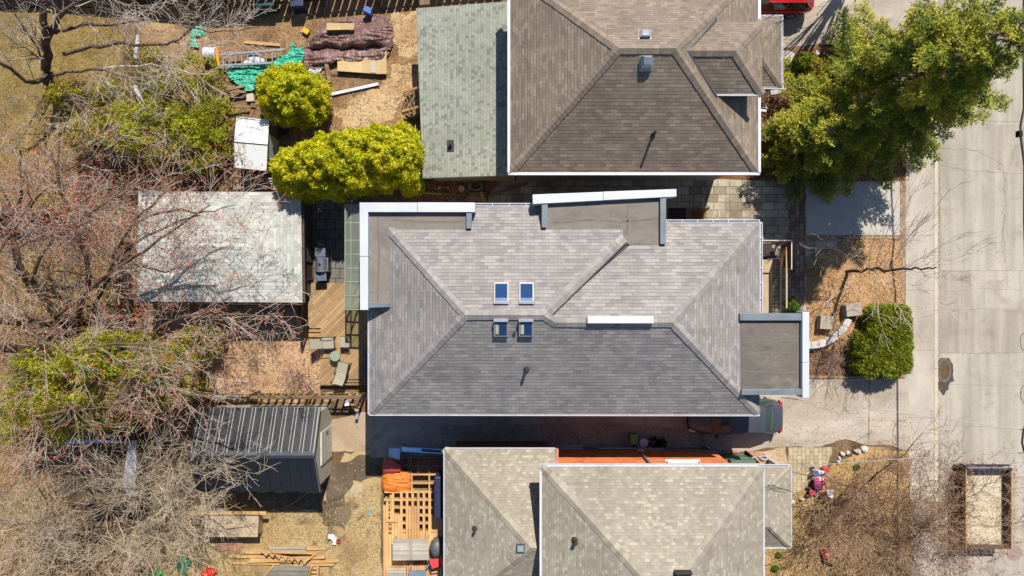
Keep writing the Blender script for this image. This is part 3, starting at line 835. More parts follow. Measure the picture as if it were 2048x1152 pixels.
gutter(b, a_, b_, (0, -1), .06, .05, .9); gutter(b, P(739, 618, ZE), a_, (-1, 0), .06, .03, 0.5)
split_build(b, 'gutter', m_white, root)
WX0, WX1, WY0 = -5.9, 10.4, -5.12
walls(root, [(WX0, WY0), (WX1, WY0), (WX1, 2.45), (6.6, 2.45), (6.6, 3.2), (WX0, 3.2)], 0, 5.34, m_stucco)
for x in (-3.5, 0.5, 4.5, 8.0):
    window(root, (x, WY0, 4.0), (0, -1), 1.1, 1.2, m_white, m_pane); window(root, (x, WY0, 1.5), (0, -1), 1.1, 1.0, m_white, m_pane)
for x in (-3.0, 7.8): window(root, (x, 3.2 if x < 6.6 else 2.45, 4.0), (0, 1), 1.2, 1.2, m_white, m_pane)
b = B(); b.box(WX0 + .15, WX1 - .15, WY0 - .32, WY0 + .1, 5.16, 5.22); b.box(WX0 - .25, WX0 + .1, WY0, 3.0, 5.16, 5.22); b.box(WX1 - .1, WX1 + .32, WY0, 2.4, 5.16, 5.22)
split_build(b, 'soffit', m_white, root)
# flat box bays: walls, membrane roof, grey end trims, white fascia
ZF, ZT = 5.92, 6.15
def XY(px, py, z=ZF): v = P(px, py, z); return (v.x, v.y)
bays = [  # wall footprint, membrane outline
    ([(-6.15, -0.8), (-5.85, -0.8), (-5.85, 3.15), (-2.0, 3.15), (-2.0, 3.3), (-6.15, 3.3)], [XY(733, 422), XY(940, 422), XY(940, 457), XY(784, 458), XY(781, 611), XY(733, 611)]),
    ([(1.45, 3.15), (6.5, 3.15), (6.5, 3.85), (1.45, 3.72)], [XY(1090, 404), XY(1326, 398), XY(1326, 489), XY(1256, 489), XY(1248, 478), XY(1240, 457), XY(1090, 457)]),
    ([(10.35, -4.42), (12.1, -4.42), (12.1, -1.45), (10.35, -1.45)], [XY(1482, 640), XY(1604, 640), XY(1604, 782), XY(1482, 782)])]
for fp, mp_ in bays:
    b = B(); b.prism([(x, y, 5.66) for x, y in fp], 0.0); b.build('bay_wall', m_stucco, root)
    b = B(); flat(b, mp_, ZF, 5.66); b.build('flat_roof', m_memb if fp[0][0] < 10 else m_memb2, root)
m_seam = plain('membrane_seam', C(128, 119, 108), .9, 0, .25, 4)
for pts, nm in (([(1486, 672), (1530, 676), (1603, 674)], 0), ([(1486, 708), (1540, 704), (1603, 707)], 0), ([(1486, 742), (1560, 746), (1603, 742)], 0), ([(784, 440), (860, 444), (932, 442)], 0), ([(756, 430), (758, 520), (755, 605)], 0), ([(1098, 446), (1180, 440), (1246, 444), (1318, 436)], 0), ([(1256, 404), (1254, 470)], 0)):
    b = B(); pth = smooth_px(pts)
    for i in range(len(pth) - 1):
        A0, C0 = P(*pth[i], ZF), P(*pth[i + 1], ZF); d = (C0 - A0).normalized(); n_ = Vector((-d.y, d.x, 0)) * .035; u_ = Vector((0, 0, .006))
        b.face([A0 - n_ + u_, C0 - n_ + u_, C0 + n_ + u_, A0 + n_ + u_])
    b.build('membrane_seam', m_seam, root)
def slab(pts, z1, z0, name, m):
    b = B(); b.ppoly(pts, z0, z1); return b.build(name, m, root, bevel=.012)
slab([(719, 405), (834.6, 405), (834.6, 424), (736, 424), (736, 512.6), (719.5, 512.6)], ZT, 5.50, 'fascia_cap', m_fascia)
slab([(835.3, 404.6), (950, 405), (950, 424), (835.3, 424)], ZT, 5.50, 'fascia_cap', m_fascia)
slab([(719.5, 513.3), (736, 513.3), (736, 620), (720, 620)], ZT, 5.50, 'fascia_cap', m_fascia)
slab([(1065, 389), (1206, 383.6), (1206, 400.7), (1066, 408)], ZT, 5.50, 'fascia_cap', m_fascia)
slab([(1206.7, 383.2), (1353, 378), (1353, 393), (1206.7, 400.4)], ZT, 5.50, 'fascia_cap', m_fascia)
slab([(1605, 624), (1618.5, 624), (1618.5, 725.5), (1605, 725.5)], ZT, 5.50, 'fascia_cap', m_fascia)
slab([(1605, 726.2), (1618.5, 726.2), (1618.5, 796), (1605, 796)], ZT, 5.50, 'fascia_cap', m_fascia)
slab([(932.5, 425), (943.5, 425), (942.5, 457), (932.5, 457)], 6.09, 5.5, 'end_trim', m_grey)
slab([(736.5, 605), (779, 606), (779, 614), (736.5, 616)], 6.09, 5.5, 'end_trim', m_grey)
slab([(1083.5, 406), (1096, 405), (1093, 455), (1083.5, 455)], 6.09, 5.5, 'end_trim', m_grey)
slab([(1320.5, 396), (1332.5, 396), (1332, 488), (1320.5, 488)], 6.09, 5.5, 'end_trim', m_grey)
slab([(1480, 626.5), (1604, 627.5), (1604, 641), (1480, 641)], 6.09, 5.5, 'end_trim', m_grey)
slab([(1484, 779), (1604, 778), (1604, 790), (1483, 790)], 6.09, 5.5, 'end_trim', m_grey)
b = B(); b.bar(P(944, 430, 5.5), P(961, 431, 5.5), .06); b.bar(P(944, 438, 5.5), P(961, 439, 5.5), .06); split_build(b, 'scupper', m_dkgrey, root)
def skylight(px, pl, lift, m_f, name='skylight', blind_or_reflection=False):
    q = [hit(x, y, pl) for x, y in px]; n = pl[1]
    b = B(); b.prism([p + n * lift for p in q], 0, [p - n * .05 for p in q]); fr = b.build(name, m_f, root, bevel=.015)
    c = sum(q, Vector()) / 4
    g = B(); qi = [c + (p - c) * .80 for p in q]
    g.prism([p + n * (lift + .012) for p in qi], 0, [p + n * (lift - .03) for p in qi]); g.build('pane', m_sky, fr)
    hi_ = sorted(qi, key=lambda p: -p.z)[:2]; lo_ = sorted(qi, key=lambda p: p.z)[:2]; hi_.sort(key=lambda p: p.x); lo_.sort(key=lambda p: p.x)
    if not blind_or_reflection:
        st_ = B(); f_ = [hi_[0], hi_[1], hi_[1].lerp(lo_[1], .16), hi_[0].lerp(lo_[0], .16)]; st_.prism([p + n * (lift + .02) for p in f_], 0, [p + n * (lift + .013) for p in f_]); st_.build('blind', plain('pale_blind_' + str(px[0][0]), C(88, 124, 164), .4), fr)  # paler strip along the pane top, sky reflection put into its colour
    hd = B(); top = sorted(q, key=lambda p: -p.z)[:2]
    hd.bar(top[0] + n * (lift + .02), top[1] + n * (lift + .02), .10, .05); hd.build('head_flashing', m_gal, fr)
    if blind_or_reflection:
        low = sorted(qi, key=lambda p: p.z)[:2]; low.sort(key=lambda p: p.x); hi = sorted(qi, key=lambda p: -p.z)[:2]; hi.sort(key=lambda p: p.x)
        s_ = B(); a0 = low[0].lerp(hi[0], .12); s_.prism([p + n * (lift + .02) for p in (a0.lerp(low[1], .03), a0.lerp(low[1], .32), low[0].lerp(hi[0], .78).lerp(low[1].lerp(hi[1], .78), .32), low[0].lerp(hi[0], .78).lerp(low[1].lerp(hi[1], .78), .03))], 0,
                          [p + n * (lift + .013) for p in (a0.lerp(low[1], .03), a0.lerp(low[1], .32), low[0].lerp(hi[0], .78).lerp(low[1].lerp(hi[1], .78), .32), low[0].lerp(hi[0], .78).lerp(low[1].lerp(hi[1], .78), .03))])
        s_.build('blind', plain('cream_blind_' + str(px[0][0]), C(226, 222, 190), .8), fr)
m_skf = plain('skylight_frame', C(188, 184, 182), 0.5, 0.2, 0.08, 3)
for x in (987.5, 1038): skylight([(x, 566), (x + 30, 566), (x + 30, 608), (x, 608)], PLA, .09, m_skf)
for x in (987.5, 1037.5): skylight([(x, 636), (x + 29, 636), (x + 29, 669), (x, 669)], PLS, .16, m_skf, blind_or_reflection=True)
b = B(); h0, h1 = hit(1174, 641, PLE), hit(1305, 641, PLE)
b.prism([h0 + Vector((0, .17, .20)), h1 + Vector((0, .17, .20)), h1 + Vector((0, -.10, .24)), h0 + Vector((0, -.10, .24))], h0.z - .25); b.build('ridge_vent', m_white, roof, bevel=.015)
def vent_pipe(pl, px, py, h=.42, r=.055, rt=None, flange=False, lean=(0, 0)):
    q = hit(px, py, pl)
    b = B(); b.tube([q - pl[1] * .05, q + Vector((0, 0, h))], r, 12)
    b.lathe(q, [(r * 2.0, -.06), (r * 1.6, .06), (r * 1.05, .11)], 12)
    if flange:
        t = Vector((1, 0, 0)); v = pl[1].cross(t).normalized()
        b.prism([q + (t * sx + v * sy) * .17 + pl[1] * .02 for sx, sy in ((-1, -1), (1, -1), (1, 1), (-1, 1))], 0, [q + (t * sx + v * sy) * .17 - pl[1] * .01 for sx, sy in ((-1, -1), (1, -1), (1, 1), (-1, 1))])
        b.lathe(q + Vector((0, 0, .0)), [(r * 2.2, -.04), (r * 1.6, .08), (r * 1.05, .12)], 12)
    return b
vent_pipe(PLS, 1053, 738, .45, .07).build('vent_pipe', m_iron, roof)
q = hit(1029, 665, PLS); B().box(q.x - .05, q.x + .05, q.y - .05, q.y + .05, q.z - .02, q.z + .08).build('vent_stub', m_iron, roof)
# glass canopy over the terrace
can = thing('glass_canopy', 'green glass canopy along the left side of the grey roofed house', 'canopy', P(706, 515, 0))
zc = 2.95
b = B()
ed = [410, 445, 480, 508, 536, 563, 591, 619]
x0, x1 = P(690, 0, zc).x, -5.93
for e in ed: b.bar((x0, P(0, e, zc).y, zc - .05), (x1, P(0, e, zc).y, zc + .05), .05, .07)
for xx, zz in ((x0, zc - .05), (P(701.5, 0, zc).x, zc - .03), (x1, zc + .05)): b.bar((xx, P(0, 410, zc).y, zz), (xx, P(0, 619, zc).y, zz), .05, .07)
for e in (410, 480, 563, 619): b.bar((x0 + .03, P(0, e, zc).y, .0), (x0 + .03, P(0, e, zc).y, zc - .08), .07)
b.build('frame', plain('canopy_frame', C(166, 174, 152), .5, .2, .1, 3), can)
mg = thin_glass('canopy_glass', C(214, 216, 204), .20)
for i in range(len(ed) - 1):
    y0, y1 = P(0, ed[i], zc).y - .03, P(0, ed[i + 1], zc).y + .03
    g = B(); g.prism([(x0, y1, zc), (x1, y1, zc + .10), (x1, y0, zc + .10), (x0, y0, zc)], 0, [(x0, y1, zc - .012), (x1, y1, zc + .088), (x1, y0, zc + .088), (x0, y0, zc - .012)]); g.build('glass_panel', mg, can)

# ---- the upper house
root = thing('house', 'brown shingled hip roof house with white gutters and a raised dormer', 'house', (5.3, 9.5, 0))
a_, b_ = P(1020, 345, ZE), P(1516, 345, ZE); W_ = b_.x - a_.x
r1, r2 = P(1238, 97, 8.15), P(1350, 97, 8.15)
yN = 2 * r1.y - a_.y
d_, c_ = Vector((a_.x, yN, ZE)), Vector((b_.x, yN, ZE))
PLS = plane(a_, b_, r1); PLW = plane(a_, d_, r1); PLC = plane(b_, c_, r2); PLN = plane(d_, c_, r1)
b = B()
b.slopeface([a_, b_, r2, r1], EX); b.slopeface([a_, r1, d_], NY); b.slopeface([d_, r1, r2, c_], EX); b.slopeface([b_, c_, r2], NY)
roof = b.build('roof', sh_top, root)
# raised dormer running to the street side
ZW = 6.80
w1, w2 = P(1371, 102, 7.74), P(1470, 102, 7.74)
ds, dn = P(1525, 188, ZW), P(1525, 43, ZW)
dsl = Vector(((ds.x - 2.2), ds.y, ZW)); dsl.x = PLC[0].x; 
def on_plane_x(pl, y, z):      # x where a roof plane has a height z at y
    n = pl[1]; return pl[0].x - (n.y * (y - pl[0].y) + n.z * (z - pl[0].z)) / n.x
vs_, vn_ = Vector((on_plane_x(PLC, ds.y, ZW), ds.y, ZW)), Vector((on_plane_x(PLC, dn.y, ZW), dn.y, ZW))
w1 = Vector((on_plane_x(PLC, w1.y, 7.74), w1.y, 7.74))
b = B()
b.slopeface([vs_, ds, w2, w1], EX); b.slopeface([vn_, w1, w2, dn], EX); b.slopeface([ds, dn, w2], NY)
b.build('dormer_roof', sh_top, root)
dw = B(); dw.prism([(vs_.x - .3, dn.y - .25, 6.78), (ds.x - .25, dn.y - .25, 6.78), (ds.x - .25, ds.y + .25, 6.78), (vs_.x - .3, ds.y + .25, 6.78)], 5.0)
dwo = dw.build('dormer_wall', m_beige, root)
b = B()
for p, sgn in ((vs_, -1), (vn_, 1)):
    n = PLC[1]; o = Vector((-.18, 0, 0)); 
    q0, q1 = w1 + n * .03, p + n * .03
    b.face([q0, q1, q1 + Vector((.02, .19 * sgn, 0)) + o * 0, q0 + o * .9 + n * .02] if sgn < 0 else [q0, q0 + o * .9 + n * .02, q1 + Vector((.02, .19, 0)), q1])
b.build('valley_flashing', m_dkgrey, root, thick=.008)
b = B()
caps(b, r1, r2, .55, 1, .19); caps(b, r1, a_, .55, .7, .19); caps(b, r1, d_, .55, .7, .19); caps(b, r2, b_, .55, .7, .19); caps(b, r2, c_, .55, .7, .19)
caps(b, w1, w2, .55, 1, .19); caps(b, w2, ds, .55, .7, .19); caps(b, w2, dn, .55, .7, .19)
split_build(b, 'ridge_cap', cp_top, root)
b = B(); gutter(b, a_, b_, (0, -1), .10); gutter(b, a_ + Vector((0, -.1, 0)), d_, (-1, 0), .07); gutter(b, b_ + Vector((0, -.1, 0)), c_, (1, 0), .07)
gutter(b, vs_, ds, (0, -1), .05, .05, 5)
for p, q_, n_ in ((a_, b_, (0, -.055, 0)), (a_, d_, (-.05, 0, 0)), (b_, c_, (.055, 0, 0))): b.bar(p + Vector(n_) + Vector((0, 0, .028)), q_ + Vector(n_) + Vector((0, 0, .028)), .115, .012)
b.bar(P(1519, 221, 5.2), P(1531, 222, 4.8), .09); split_build(b, 'gutter', m_white, root)
wl = [(a_.x + .3, a_.y + .48), (b_.x - .35, a_.y + .48), (b_.x - .35, yN - .45), (a_.x + .3, yN - .45)]
# walls with the brick/siding UVs
walls(root, wl, 0, 5.34, plain('grey_siding', C(168, 156, 146), .9, 0, .08, 1.2))
b = B(); b.box(a_.x + .1, b_.x - .1, a_.y + .02, a_.y + .5, 5.17, 5.22); b.box(b_.x - .4, b_.x - .02, a_.y, yN, 5.165, 5.215); split_build(b, 'soffit', m_white, root)
for x in (2.2, 5.5, 8.4): window(root, (x, a_.y + .48, 4.0), (0, -1), 1.2, 1.3, m_white, m_pane)
for y in (7.0, 12.0): window(root, (b_.x - .35, y, 3.9), (1, 0), 1.4, 1.3, m_white, m_pane)
# porch roof on the street side
z0, z1 = 2.9, 3.55
ps, pn = P(1562, 174, z0), P(1562, 34, z0); ix = P(1521, 0, z1).x
ks, kn = Vector((ix, P(0, 112, z1).y, z1)), Vector((ix, P(0, 82, z1).y, z1)); hx = b_.x - .4
bs, bn = Vector((hx, ps.y, z0)), Vector((hx, pn.y, z0)); hs, hn = Vector((hx, ks.y, z1)), Vector((hx, kn.y, z1))
b = B(); b.slopeface([ps, pn, kn, ks], NY); b.slopeface([bs, ps, ks, hs], EX); b.slopeface([hn, kn, pn, bn], EX); b.slopeface([hs, ks, kn, hn], NY)
b.build('porch_roof', sh_top, root)
b = B(); caps(b, ks, ps, .5, .7, .15); caps(b, kn, pn, .5, .7, .15); split_build(b, 'porch_ridge_cap', cp_top, root)
b = B(); gutter(b, ps + Vector((0, -.08, 0)), pn + Vector((0, .08, 0)), (1, 0), .08); gutter(b, bs, ps, (0, -1), .08); gutter(b, bn, pn, (0, 1), .08); split_build(b, 'porch_gutter', m_white, root)
b = B()
for p in (ps, pn): b.box(p.x - .3, p.x - .16, p.y - .2 if p is pn else p.y + .1, p.y - .06 if p is pn else p.y + .24, 0, z0 - .05)
b.bar(ps + Vector((-.23, .1, -.1)), pn + Vector((-.23, -.1, -.1)), .1, .12); split_build(b, 'porch_post', m_white, root)
def roofbox(pl, x0, y0, x1, y1, h, m, name, hood=.6):
    q = [hit(x, y, pl) for x, y in ((x0, y0), (x1, y0), (x1, y1), (x0, y1))]; c = sum(q, Vector()) / 4
    b = B(); up = Vector((0, 0, h)); top = [c + (p - c) * hood + up for p in q]
    b.prism([p + Vector((0, 0, h * .55)) for p in q], 0, [p - Vector((0, 0, .06)) for p in q])
    b.prism(top, 0, [p + Vector((0, 0, h * .55 + .002)) for p in q])
    qq = [c + (p - c) * 1.25 + pl[1] * .012 for p in q]; b.prism(qq, 0, [p - pl[1] * .02 for p in qq])
    return b.build(name, m, roof, bevel=.01)
roofbox(PLN, 1279, 61, 1300, 76, .22, m_gal, 'roof_vent'); roofbox(PLS, 1281, 114, 1303, 139, .34, m_gal, 'roof_vent')
vent_pipe(PLS, 1306, 270, .75, .06).build('vent_pipe', m_black, roof)

# ---- single storey addition beside it
add = thing('house_extension', 'low extension with pale green shingles beside the brown roofed house', 'extension', P(925, 190, 0))
za, zb = 2.55, 3.05
q = [P(846, 356, za), P(1030, 350, zb), P(1030, 2, zb), P(833, 17, za)]
b = B(); b.slopeface(q, NY); aroof = b.build('roof', sh_add, add)
PLX = plane(q[0], q[1], q[3])
b = B()
for i, j in ((0, 1), (2, 3), (3, 0)): b.bar(q[i] - Vector((0, 0, .1)), q[j] - Vector((0, 0, .1)), .04, .16)
b.build('fascia', plain('green_grey_fascia', C(150, 156, 142), .7), add)
b = B(); b.prism([(q[0].x + .3, q[0].y + .25, za), (0.15, q[0].y + .25, zb - .05), (0.15, q[3].y - .3, zb - .05), (q[0].x + .3, q[3].y - .3, za)], 0)
b.build('wall', m_beige, add)
window(add, (q[0].x + .3, 8.0, 1.5), (-1, 0), 1.2, 1.1, m_white, m_pane)
b = B(); hq = [hit(x, y, PLX) for x, y in ((894, 280), (908, 280), (908, 303), (894, 303))]
b.prism([p + Vector((0, 0, .03)) for p in hq], 0, [p - Vector((0, 0, .03)) for p in hq]); c0 = hit(901, 290, PLX); b.tube([c0, c0 + Vector((0, 0, .3))], .06, 10)
b.bar(c0 + Vector((-.05, 0, .28)), c0 + Vector((.1, .08, .3)), .1, .08); b.build('roof_vent', m_iron, aroof)

# ---- the lower house
root = thing('house', 'beige shingled house with orange brick side wall and lower back wing', 'house', (5.2, -13, 0))
a_, b_ = P(1084, 933, ZE), P(1526, 935, ZE); b_.y = a_.y
xm = (a_.x + b_.x) / 2; run = xm - a_.x; ap = Vector((xm, a_.y - run * 1.0, ZE + .5 * run)); ap2 = ap + Vector((0, -4, 0))
c_, d_ = Vector((b_.x, ap2.y - run, ZE)), Vector((a_.x, ap2.y - run, ZE))
PLN = plane(a_, b_, ap); PLW = plane(a_, d_, ap); PLE = plane(b_, c_, ap)
b = B(); b.slopeface([a_, b_, ap], EX); b.slopeface([a_, ap, ap2, d_], NY); b.slopeface([b_, c_, ap2, ap], NY); b.slopeface([d_, ap2, c_], EX)
roof = b.build('roof', sh_bot, root)
b = B(); caps(b, ap, a_, .5, .7, .2, .25); caps(b, ap, b_, .5, .7, .2, .25); caps(b, ap, ap2, .5, 1, .2, .25); split_build(b, 'ridge_cap', cp_bot, root)
b = B(); gutter(b, a_ + Vector((-.08, 0, 0)), b_, (0, 1), .10); gutter(b, a_, d_, (-1, 0), .09); gutter(b, b_, c_, (1, 0), .06)
for p, q_ in ((a_, b_), (a_, d_), (b_, c_)):
    n_ = Vector((0, .04, 0)) if p is a_ and q_ is b_ else Vector((-.04 if q_ is d_ else .04, 0, 0))
    b.bar(p + n_ + Vector((0, 0, -.02)), q_ + n_ + Vector((0, 0, -.02)), .07, .03)
split_build(b, 'gutter', m_white, root)
def brickwall(pts, z0, z1, m, name):
    b = B(); n = len(pts); L = 0
    for i in range(n):
        p, q_ = pts[i], pts[(i + 1) % n]; d = math.hypot(q_[0] - p[0], q_[1] - p[1])
        b.face([(p[0], p[1], z0), (q_[0], q_[1], z0), (q_[0], q_[1], z1), (p[0], p[1], z1)], [(L, z0), (L + d, z0), (L + d, z1), (L, z1)]); L += d
    b.face([(x, y, z1) for x, y in pts], [(0.01, 0.01)] * n)
    return b.build(name, m, root)
NW = -8.22
brickwall([(1.8, -20), (10.2, -20), (10.2, NW), (1.8, NW)], .45, 5.33, m_brick, 'wall')
b = B(); b.box(1.76, 10.24, -20, NW + .05, 0, .45); b.build('foundation', plain('grey_foundation', C(140, 138, 140), .9, 0, .15, 2), root)
b = B(); b.box(a_.x + .05, b_.x - .05, NW, a_.y - .02, 5.17, 5.22); split_build(b, 'soffit', m_white, root)
window(root, (8.05, NW, 3.6), (0, 1), 1.5, 1.5, m_white, glassy('pale_blind_glass', C(236, 226, 208), .3), 0)
window(root, (3.2, NW, 4.3), (0, 1), .4, .5, m_white, m_pane, 0)
window(root, (3.0, NW + .05, .25), (0, 1), 1.1, .3, m_gal, m_pane, 1); window(root, (7.1, NW + .05, .25), (0, 1), 1.1, .3, m_gal, m_pane, 1)
b = B(); b.tube([(6.45, NW + .45, 5.2), (6.40, NW + .1, 4.7), (6.38, NW + .1, .7), (6.38, NW + .3, .45)], .05, 8); b.bar((6.38, NW + .14, .75), (6.38, NW + .14, 1.1), .3, .12)
b.tube([(6.3, NW + .12, .55), (4.4, NW + .12, .5), (4.3, NW + .14, .3)], .04, 8); b.build('downpipe', m_gal, root)
vent_pipe(PLW, 1150, 1080, .45, .075).build('vent_pipe', m_iron, roof)
q = hit(1365, 1150, PLN); b = B(); b.box(q.x - .28, q.x + .28, q.y - .25, q.y + .15, q.z - .1, q.z + .28); b.box(q.x - .34, q.x + .34, q.y + .12, q.y + .2, q.z - .05, q.z + .3); b.build('roof_vent', m_black, roof, bevel=.015)
# back wing
zl, zr = 2.8, 4.8
la, ap = P(889.5, 898, zl), P(1062, 1095, zr)
lr = Vector((2.1, la.y, zl)); rr = Vector((2.1, ap.y, zr)); yS = 2 * ap.y - la.y; ld = Vector((la.x, yS, zl)); lc = Vector((2.1, yS, zl))
lfr = Vector((P(1110, 0, zl).x, la.y, zl))
PLN2 = plane(la, lr, ap); PLW2 = plane(la, ld, ap)
b = B(); b.slopeface([la, lfr, Vector((lfr.x, a_.y - .6, zl + (la.y - a_.y + .6) * .5)), Vector((1.85, a_.y - .6, zl + (la.y - a_.y + .6) * .5)), Vector((1.85, ap.y, zr)), ap], EX)
b.slopeface([la, ap, ld], NY); b.slopeface([ld, ap, rr, lc], EX)
r2_ = b.build('wing_roof', sh_bot, root)
b = B(); caps(b, ap, la, .5, .7, .2, .25); caps(b, ap, ld, .5, .7, .2, .25); caps(b, ap, rr, .5, 1, .2, .25); split_build(b, 'wing_ridge_cap', cp_bot, root)
b = B(); gutter(b, la, lfr, (0, 1), .05, .03, 4); gutter(b, la, ld, (-1, 0), .05, .03, 4); split_build(b, 'wing_gutter', m_white, root)
b = B(); b.box(lfr.x + .01, lfr.x + .16, a_.y - .7, la.y + .02, 2.3, zl + .12); b.build('wing_bargeboard', plain('salmon_trim', C(204, 150, 128), .8), root)
brickwall([(la.x + .35, yS + .3), (1.79, yS + .3), (1.79, la.y - .25), (la.x + .35, la.y - .25)], 0, zl - .02, m_brickplain, 'wing_wall')
vent_pipe(PLW2, 950, 1057, .4, .07).build('vent_pipe', m_iron, r2_)
q = [hit(x, y, PLW2) for x, y in ((1033, 1087), (1049, 1087), (1049, 1103), (1033, 1103))]
b = B(); b.prism([p + Vector((0, 0, .14)) for p in q], 0, [p - Vector((0, 0, .05)) for p in q]); fr = b.build('skylight', m_dkgrey, root)
c0 = sum(q, Vector()) / 4; b = B(); b.prism([c0 + (p - c0) * .76 + Vector((0, 0, .155)) for p in q], 0, [c0 + (p - c0) * .76 + Vector((0, 0, .1)) for p in q]); b.build('pane', plain('milky_dome', C(170, 184, 190), .3), fr)
# street porch roof
z0, z1 = 2.85, 3.6
pn, ps = P(1581, 934, z0), P(1581, 1094, z0); ix = P(1540, 0, z1).x
kn, ks = Vector((ix, P(0, 975, z1).y, z1)), Vector((ix, P(0, 1054, z1).y, z1)); hx = 10.2
bs, bn = Vector((hx, ps.y, z0)), Vector((hx, pn.y, z0)); hs, hn = Vector((hx, ks.y, z1)), Vector((hx, kn.y, z1))
b = B(); b.slopeface([ps, pn, kn, ks], NY); b.slopeface([bs, ps, ks, hs], EX); b.slopeface([hn, kn, pn, bn], EX); b.slopeface([hs, ks, kn, hn], NY); b.build('porch_roof', sh_bot, root)
b = B(); caps(b, ks, ps, .5, .7, .13); caps(b, kn, pn, .5, .7, .13); split_build(b, 'porch_ridge_cap', cp_bot, root)
b = B(); gutter(b, ps, pn, (1, 0), .05, .03, 3); gutter(b, bs, ps, (0, -1), .05, .03, 3); gutter(b, bn, pn, (0, 1), .10, .03, 3); split_build(b, 'porch_gutter', m_white, root)
b = B()
for p, s_ in ((ps, 1), (pn, -1)): b.box(p.x - .32, p.x - .16, min(p.y + s_ * .1, p.y + s_ * .26), max(p.y + s_ * .1, p.y + s_ * .26), 0, z0 - .06)
split_build(b, 'porch_post', m_white, root)
b = B(); b.box(10.25, pn.x - .15, ps.y + .1, pn.y - .1, 0, .25); b.build('porch_floor', m_slab, root)
# ------------------------------------------------------------------ outbuildings
m_timber = wood('weathered_timber', C(128, 104, 78), C(176, 148, 114), .14)
m_newwood = wood('new_cedar_boards', C(222, 166, 104), C(242, 194, 134), .22, rot=R(90), gap=False, grain=.7)
m_lumber = wood('new_lumber', C(214, 164, 100), C(240, 198, 138), .3, gap=False)
m_plywood = wood('plywood_sheet', C(214, 176, 122), C(236, 206, 156), 1.22, gap=False, grain=.6)
m_deck = wood('oiled_decking', C(164, 130, 90), C(206, 172, 126), .14, rot=R(-45))
m_oldgrey = wood('silvered_boards', C(184, 174, 156), C(210, 202, 186), .11, gap=False)
m_dkwood = wood('dark_stained_wood', C(60, 48, 42), C(92, 74, 62), .14)
m_brownpanel = wood('brown_stained_panel', C(124, 84, 60), C(154, 108, 78), .1, rot=R(90))

g = thing('garage', 'detached garage with pale grey shingled hip roof under red budded branches', 'garage', (-13.9, 2, 0))
ZG = 2.5
q = [P(275, 603, ZG), P(605, 605, ZG), P(602, 384, ZG), P(276, 383, ZG)]
ra, rb = P(374, 493, 2.74), P(487, 493, 2.74)
b = B(); b.slopeface([q[0], q[1], rb, ra], EX); b.slopeface([q[1], q[2], rb], NY); b.slopeface([q[2], q[3], ra, rb], EX); b.slopeface([q[3], q[0], ra], NY)
b.build('roof', sh_gar, g)
b = B(); caps(b, ra, rb, .18, 1, .17); [caps(b, r_, e_, .18, .7, .17) for r_, e_ in ()]; b.build('ridge_cap', cp_gar, g)
m_dkgut = plain('dark_brown_gutter', C(96, 72, 60), .6, 0, .2, 3)
b = B(); gutter(b, q[0], q[1], (0, -1), .09); gutter(b, q[1], q[2], (1, 0), .11); split_build(b, 'gutter', m_dkgut, g)
b = B(); b.prism([(q[0].x + .3, q[0].y + .3, ZG), (q[1].x - .25, q[0].y + .3, ZG), (q[1].x - .25, q[2].y - .3, ZG), (q[0].x + .3, q[2].y - .3, ZG)], 0); b.build('wall', plain('dark_garage_siding', C(92, 84, 78), .85), g)
window(g, (-11.5, q[0].y + .3, 1.4), (0, -1), 1.0, .9, m_white, m_pane)
window(g, (q[1].x - .25, .9, 1.0), (1, 0), .9, 1.9, m_dkgut, m_dkwood, 0)

sh = thing('metal_shed', 'black standing seam metal shed with pale gable wall', 'shed', (-12.2, -7.7, 0))
m_metal = plain('black_roof_metal', C(32, 32, 37), .45, .1, .14, 1.2)
zse, zsr = 2.3, 3.3
xr, xl = P(641, 0, zse).x, P(396, 0, zse).x
yt, yr, yb = P(0, 815, zse).y, P(0, 910, zsr).y, P(0, 983, zse).y
b = B(); b.prism([(xl, yt, zse), (xr, yt, zse), (xr, yr, zsr), (xl, yr, zsr)], 0, [(xl, yt, zse - .05), (xr, yt, zse - .05), (xr, yr, zsr - .05), (xl, yr, zsr - .05)])
b.prism([(xl, yr, zsr + .002), (xr, yr, zsr + .002), (xr, yb, zse), (xl, yb, zse)], 0, [(xl, yr, zsr - .05), (xr, yr, zsr - .05), (xr, yb, zse - .05), (xl, yb, zse - .05)])
rf = b.build('roof', m_metal, sh)
b = B(); lowrib = B(); x = xr - .06
while x > xl:                                        # tall seams on the sunny side, low ribs on the other
    b.bar((x, yt + .01, zse + .025), (x, yr, zsr + .03), .035, .06); b.bar((x - .16, yt + .01, zse + .015), (x - .16, yr, zsr + .02), .025, .035)
    lowrib.bar((x - .3, yr - .05, zsr - .02), (x - .3, yb + .01, zse + .012), .03, .05); x -= .502
b.build('standing_seam', plain('bare_seam_metal', C(172, 170, 164), .5, .1, .15, 2), rf); lowrib.build('low_rib', plain('dark_rib_metal', C(40, 40, 44), .6), rf)  # sun highlight put into the pale seam colour, ribs keep dark metal
b = B(); b.prism([(xl, yr + .17, zsr - .03), (xr + .02, yr + .17, zsr - .03), (xr + .02, yr, zsr + .08), (xl, yr, zsr + .08)], 0, [(xl, yr + .17, zsr - .06), (xr + .02, yr + .17, zsr - .06), (xr + .02, yr, zsr - .02), (xl, yr, zsr - .02)])
b.prism([(xl, yr, zsr + .08), (xr + .02, yr, zsr + .08), (xr + .02, yr - .17, zsr - .03), (xl, yr - .17, zsr - .03)], 0, [(xl, yr, zsr - .02), (xr + .02, yr, zsr - .02), (xr + .02, yr - .17, zsr - .06), (xl, yr - .17, zsr - .06)])
b.build('ridge_cap', plain('ridge_metal', C(84, 88, 94), .4, .3, .1, 1), rf)
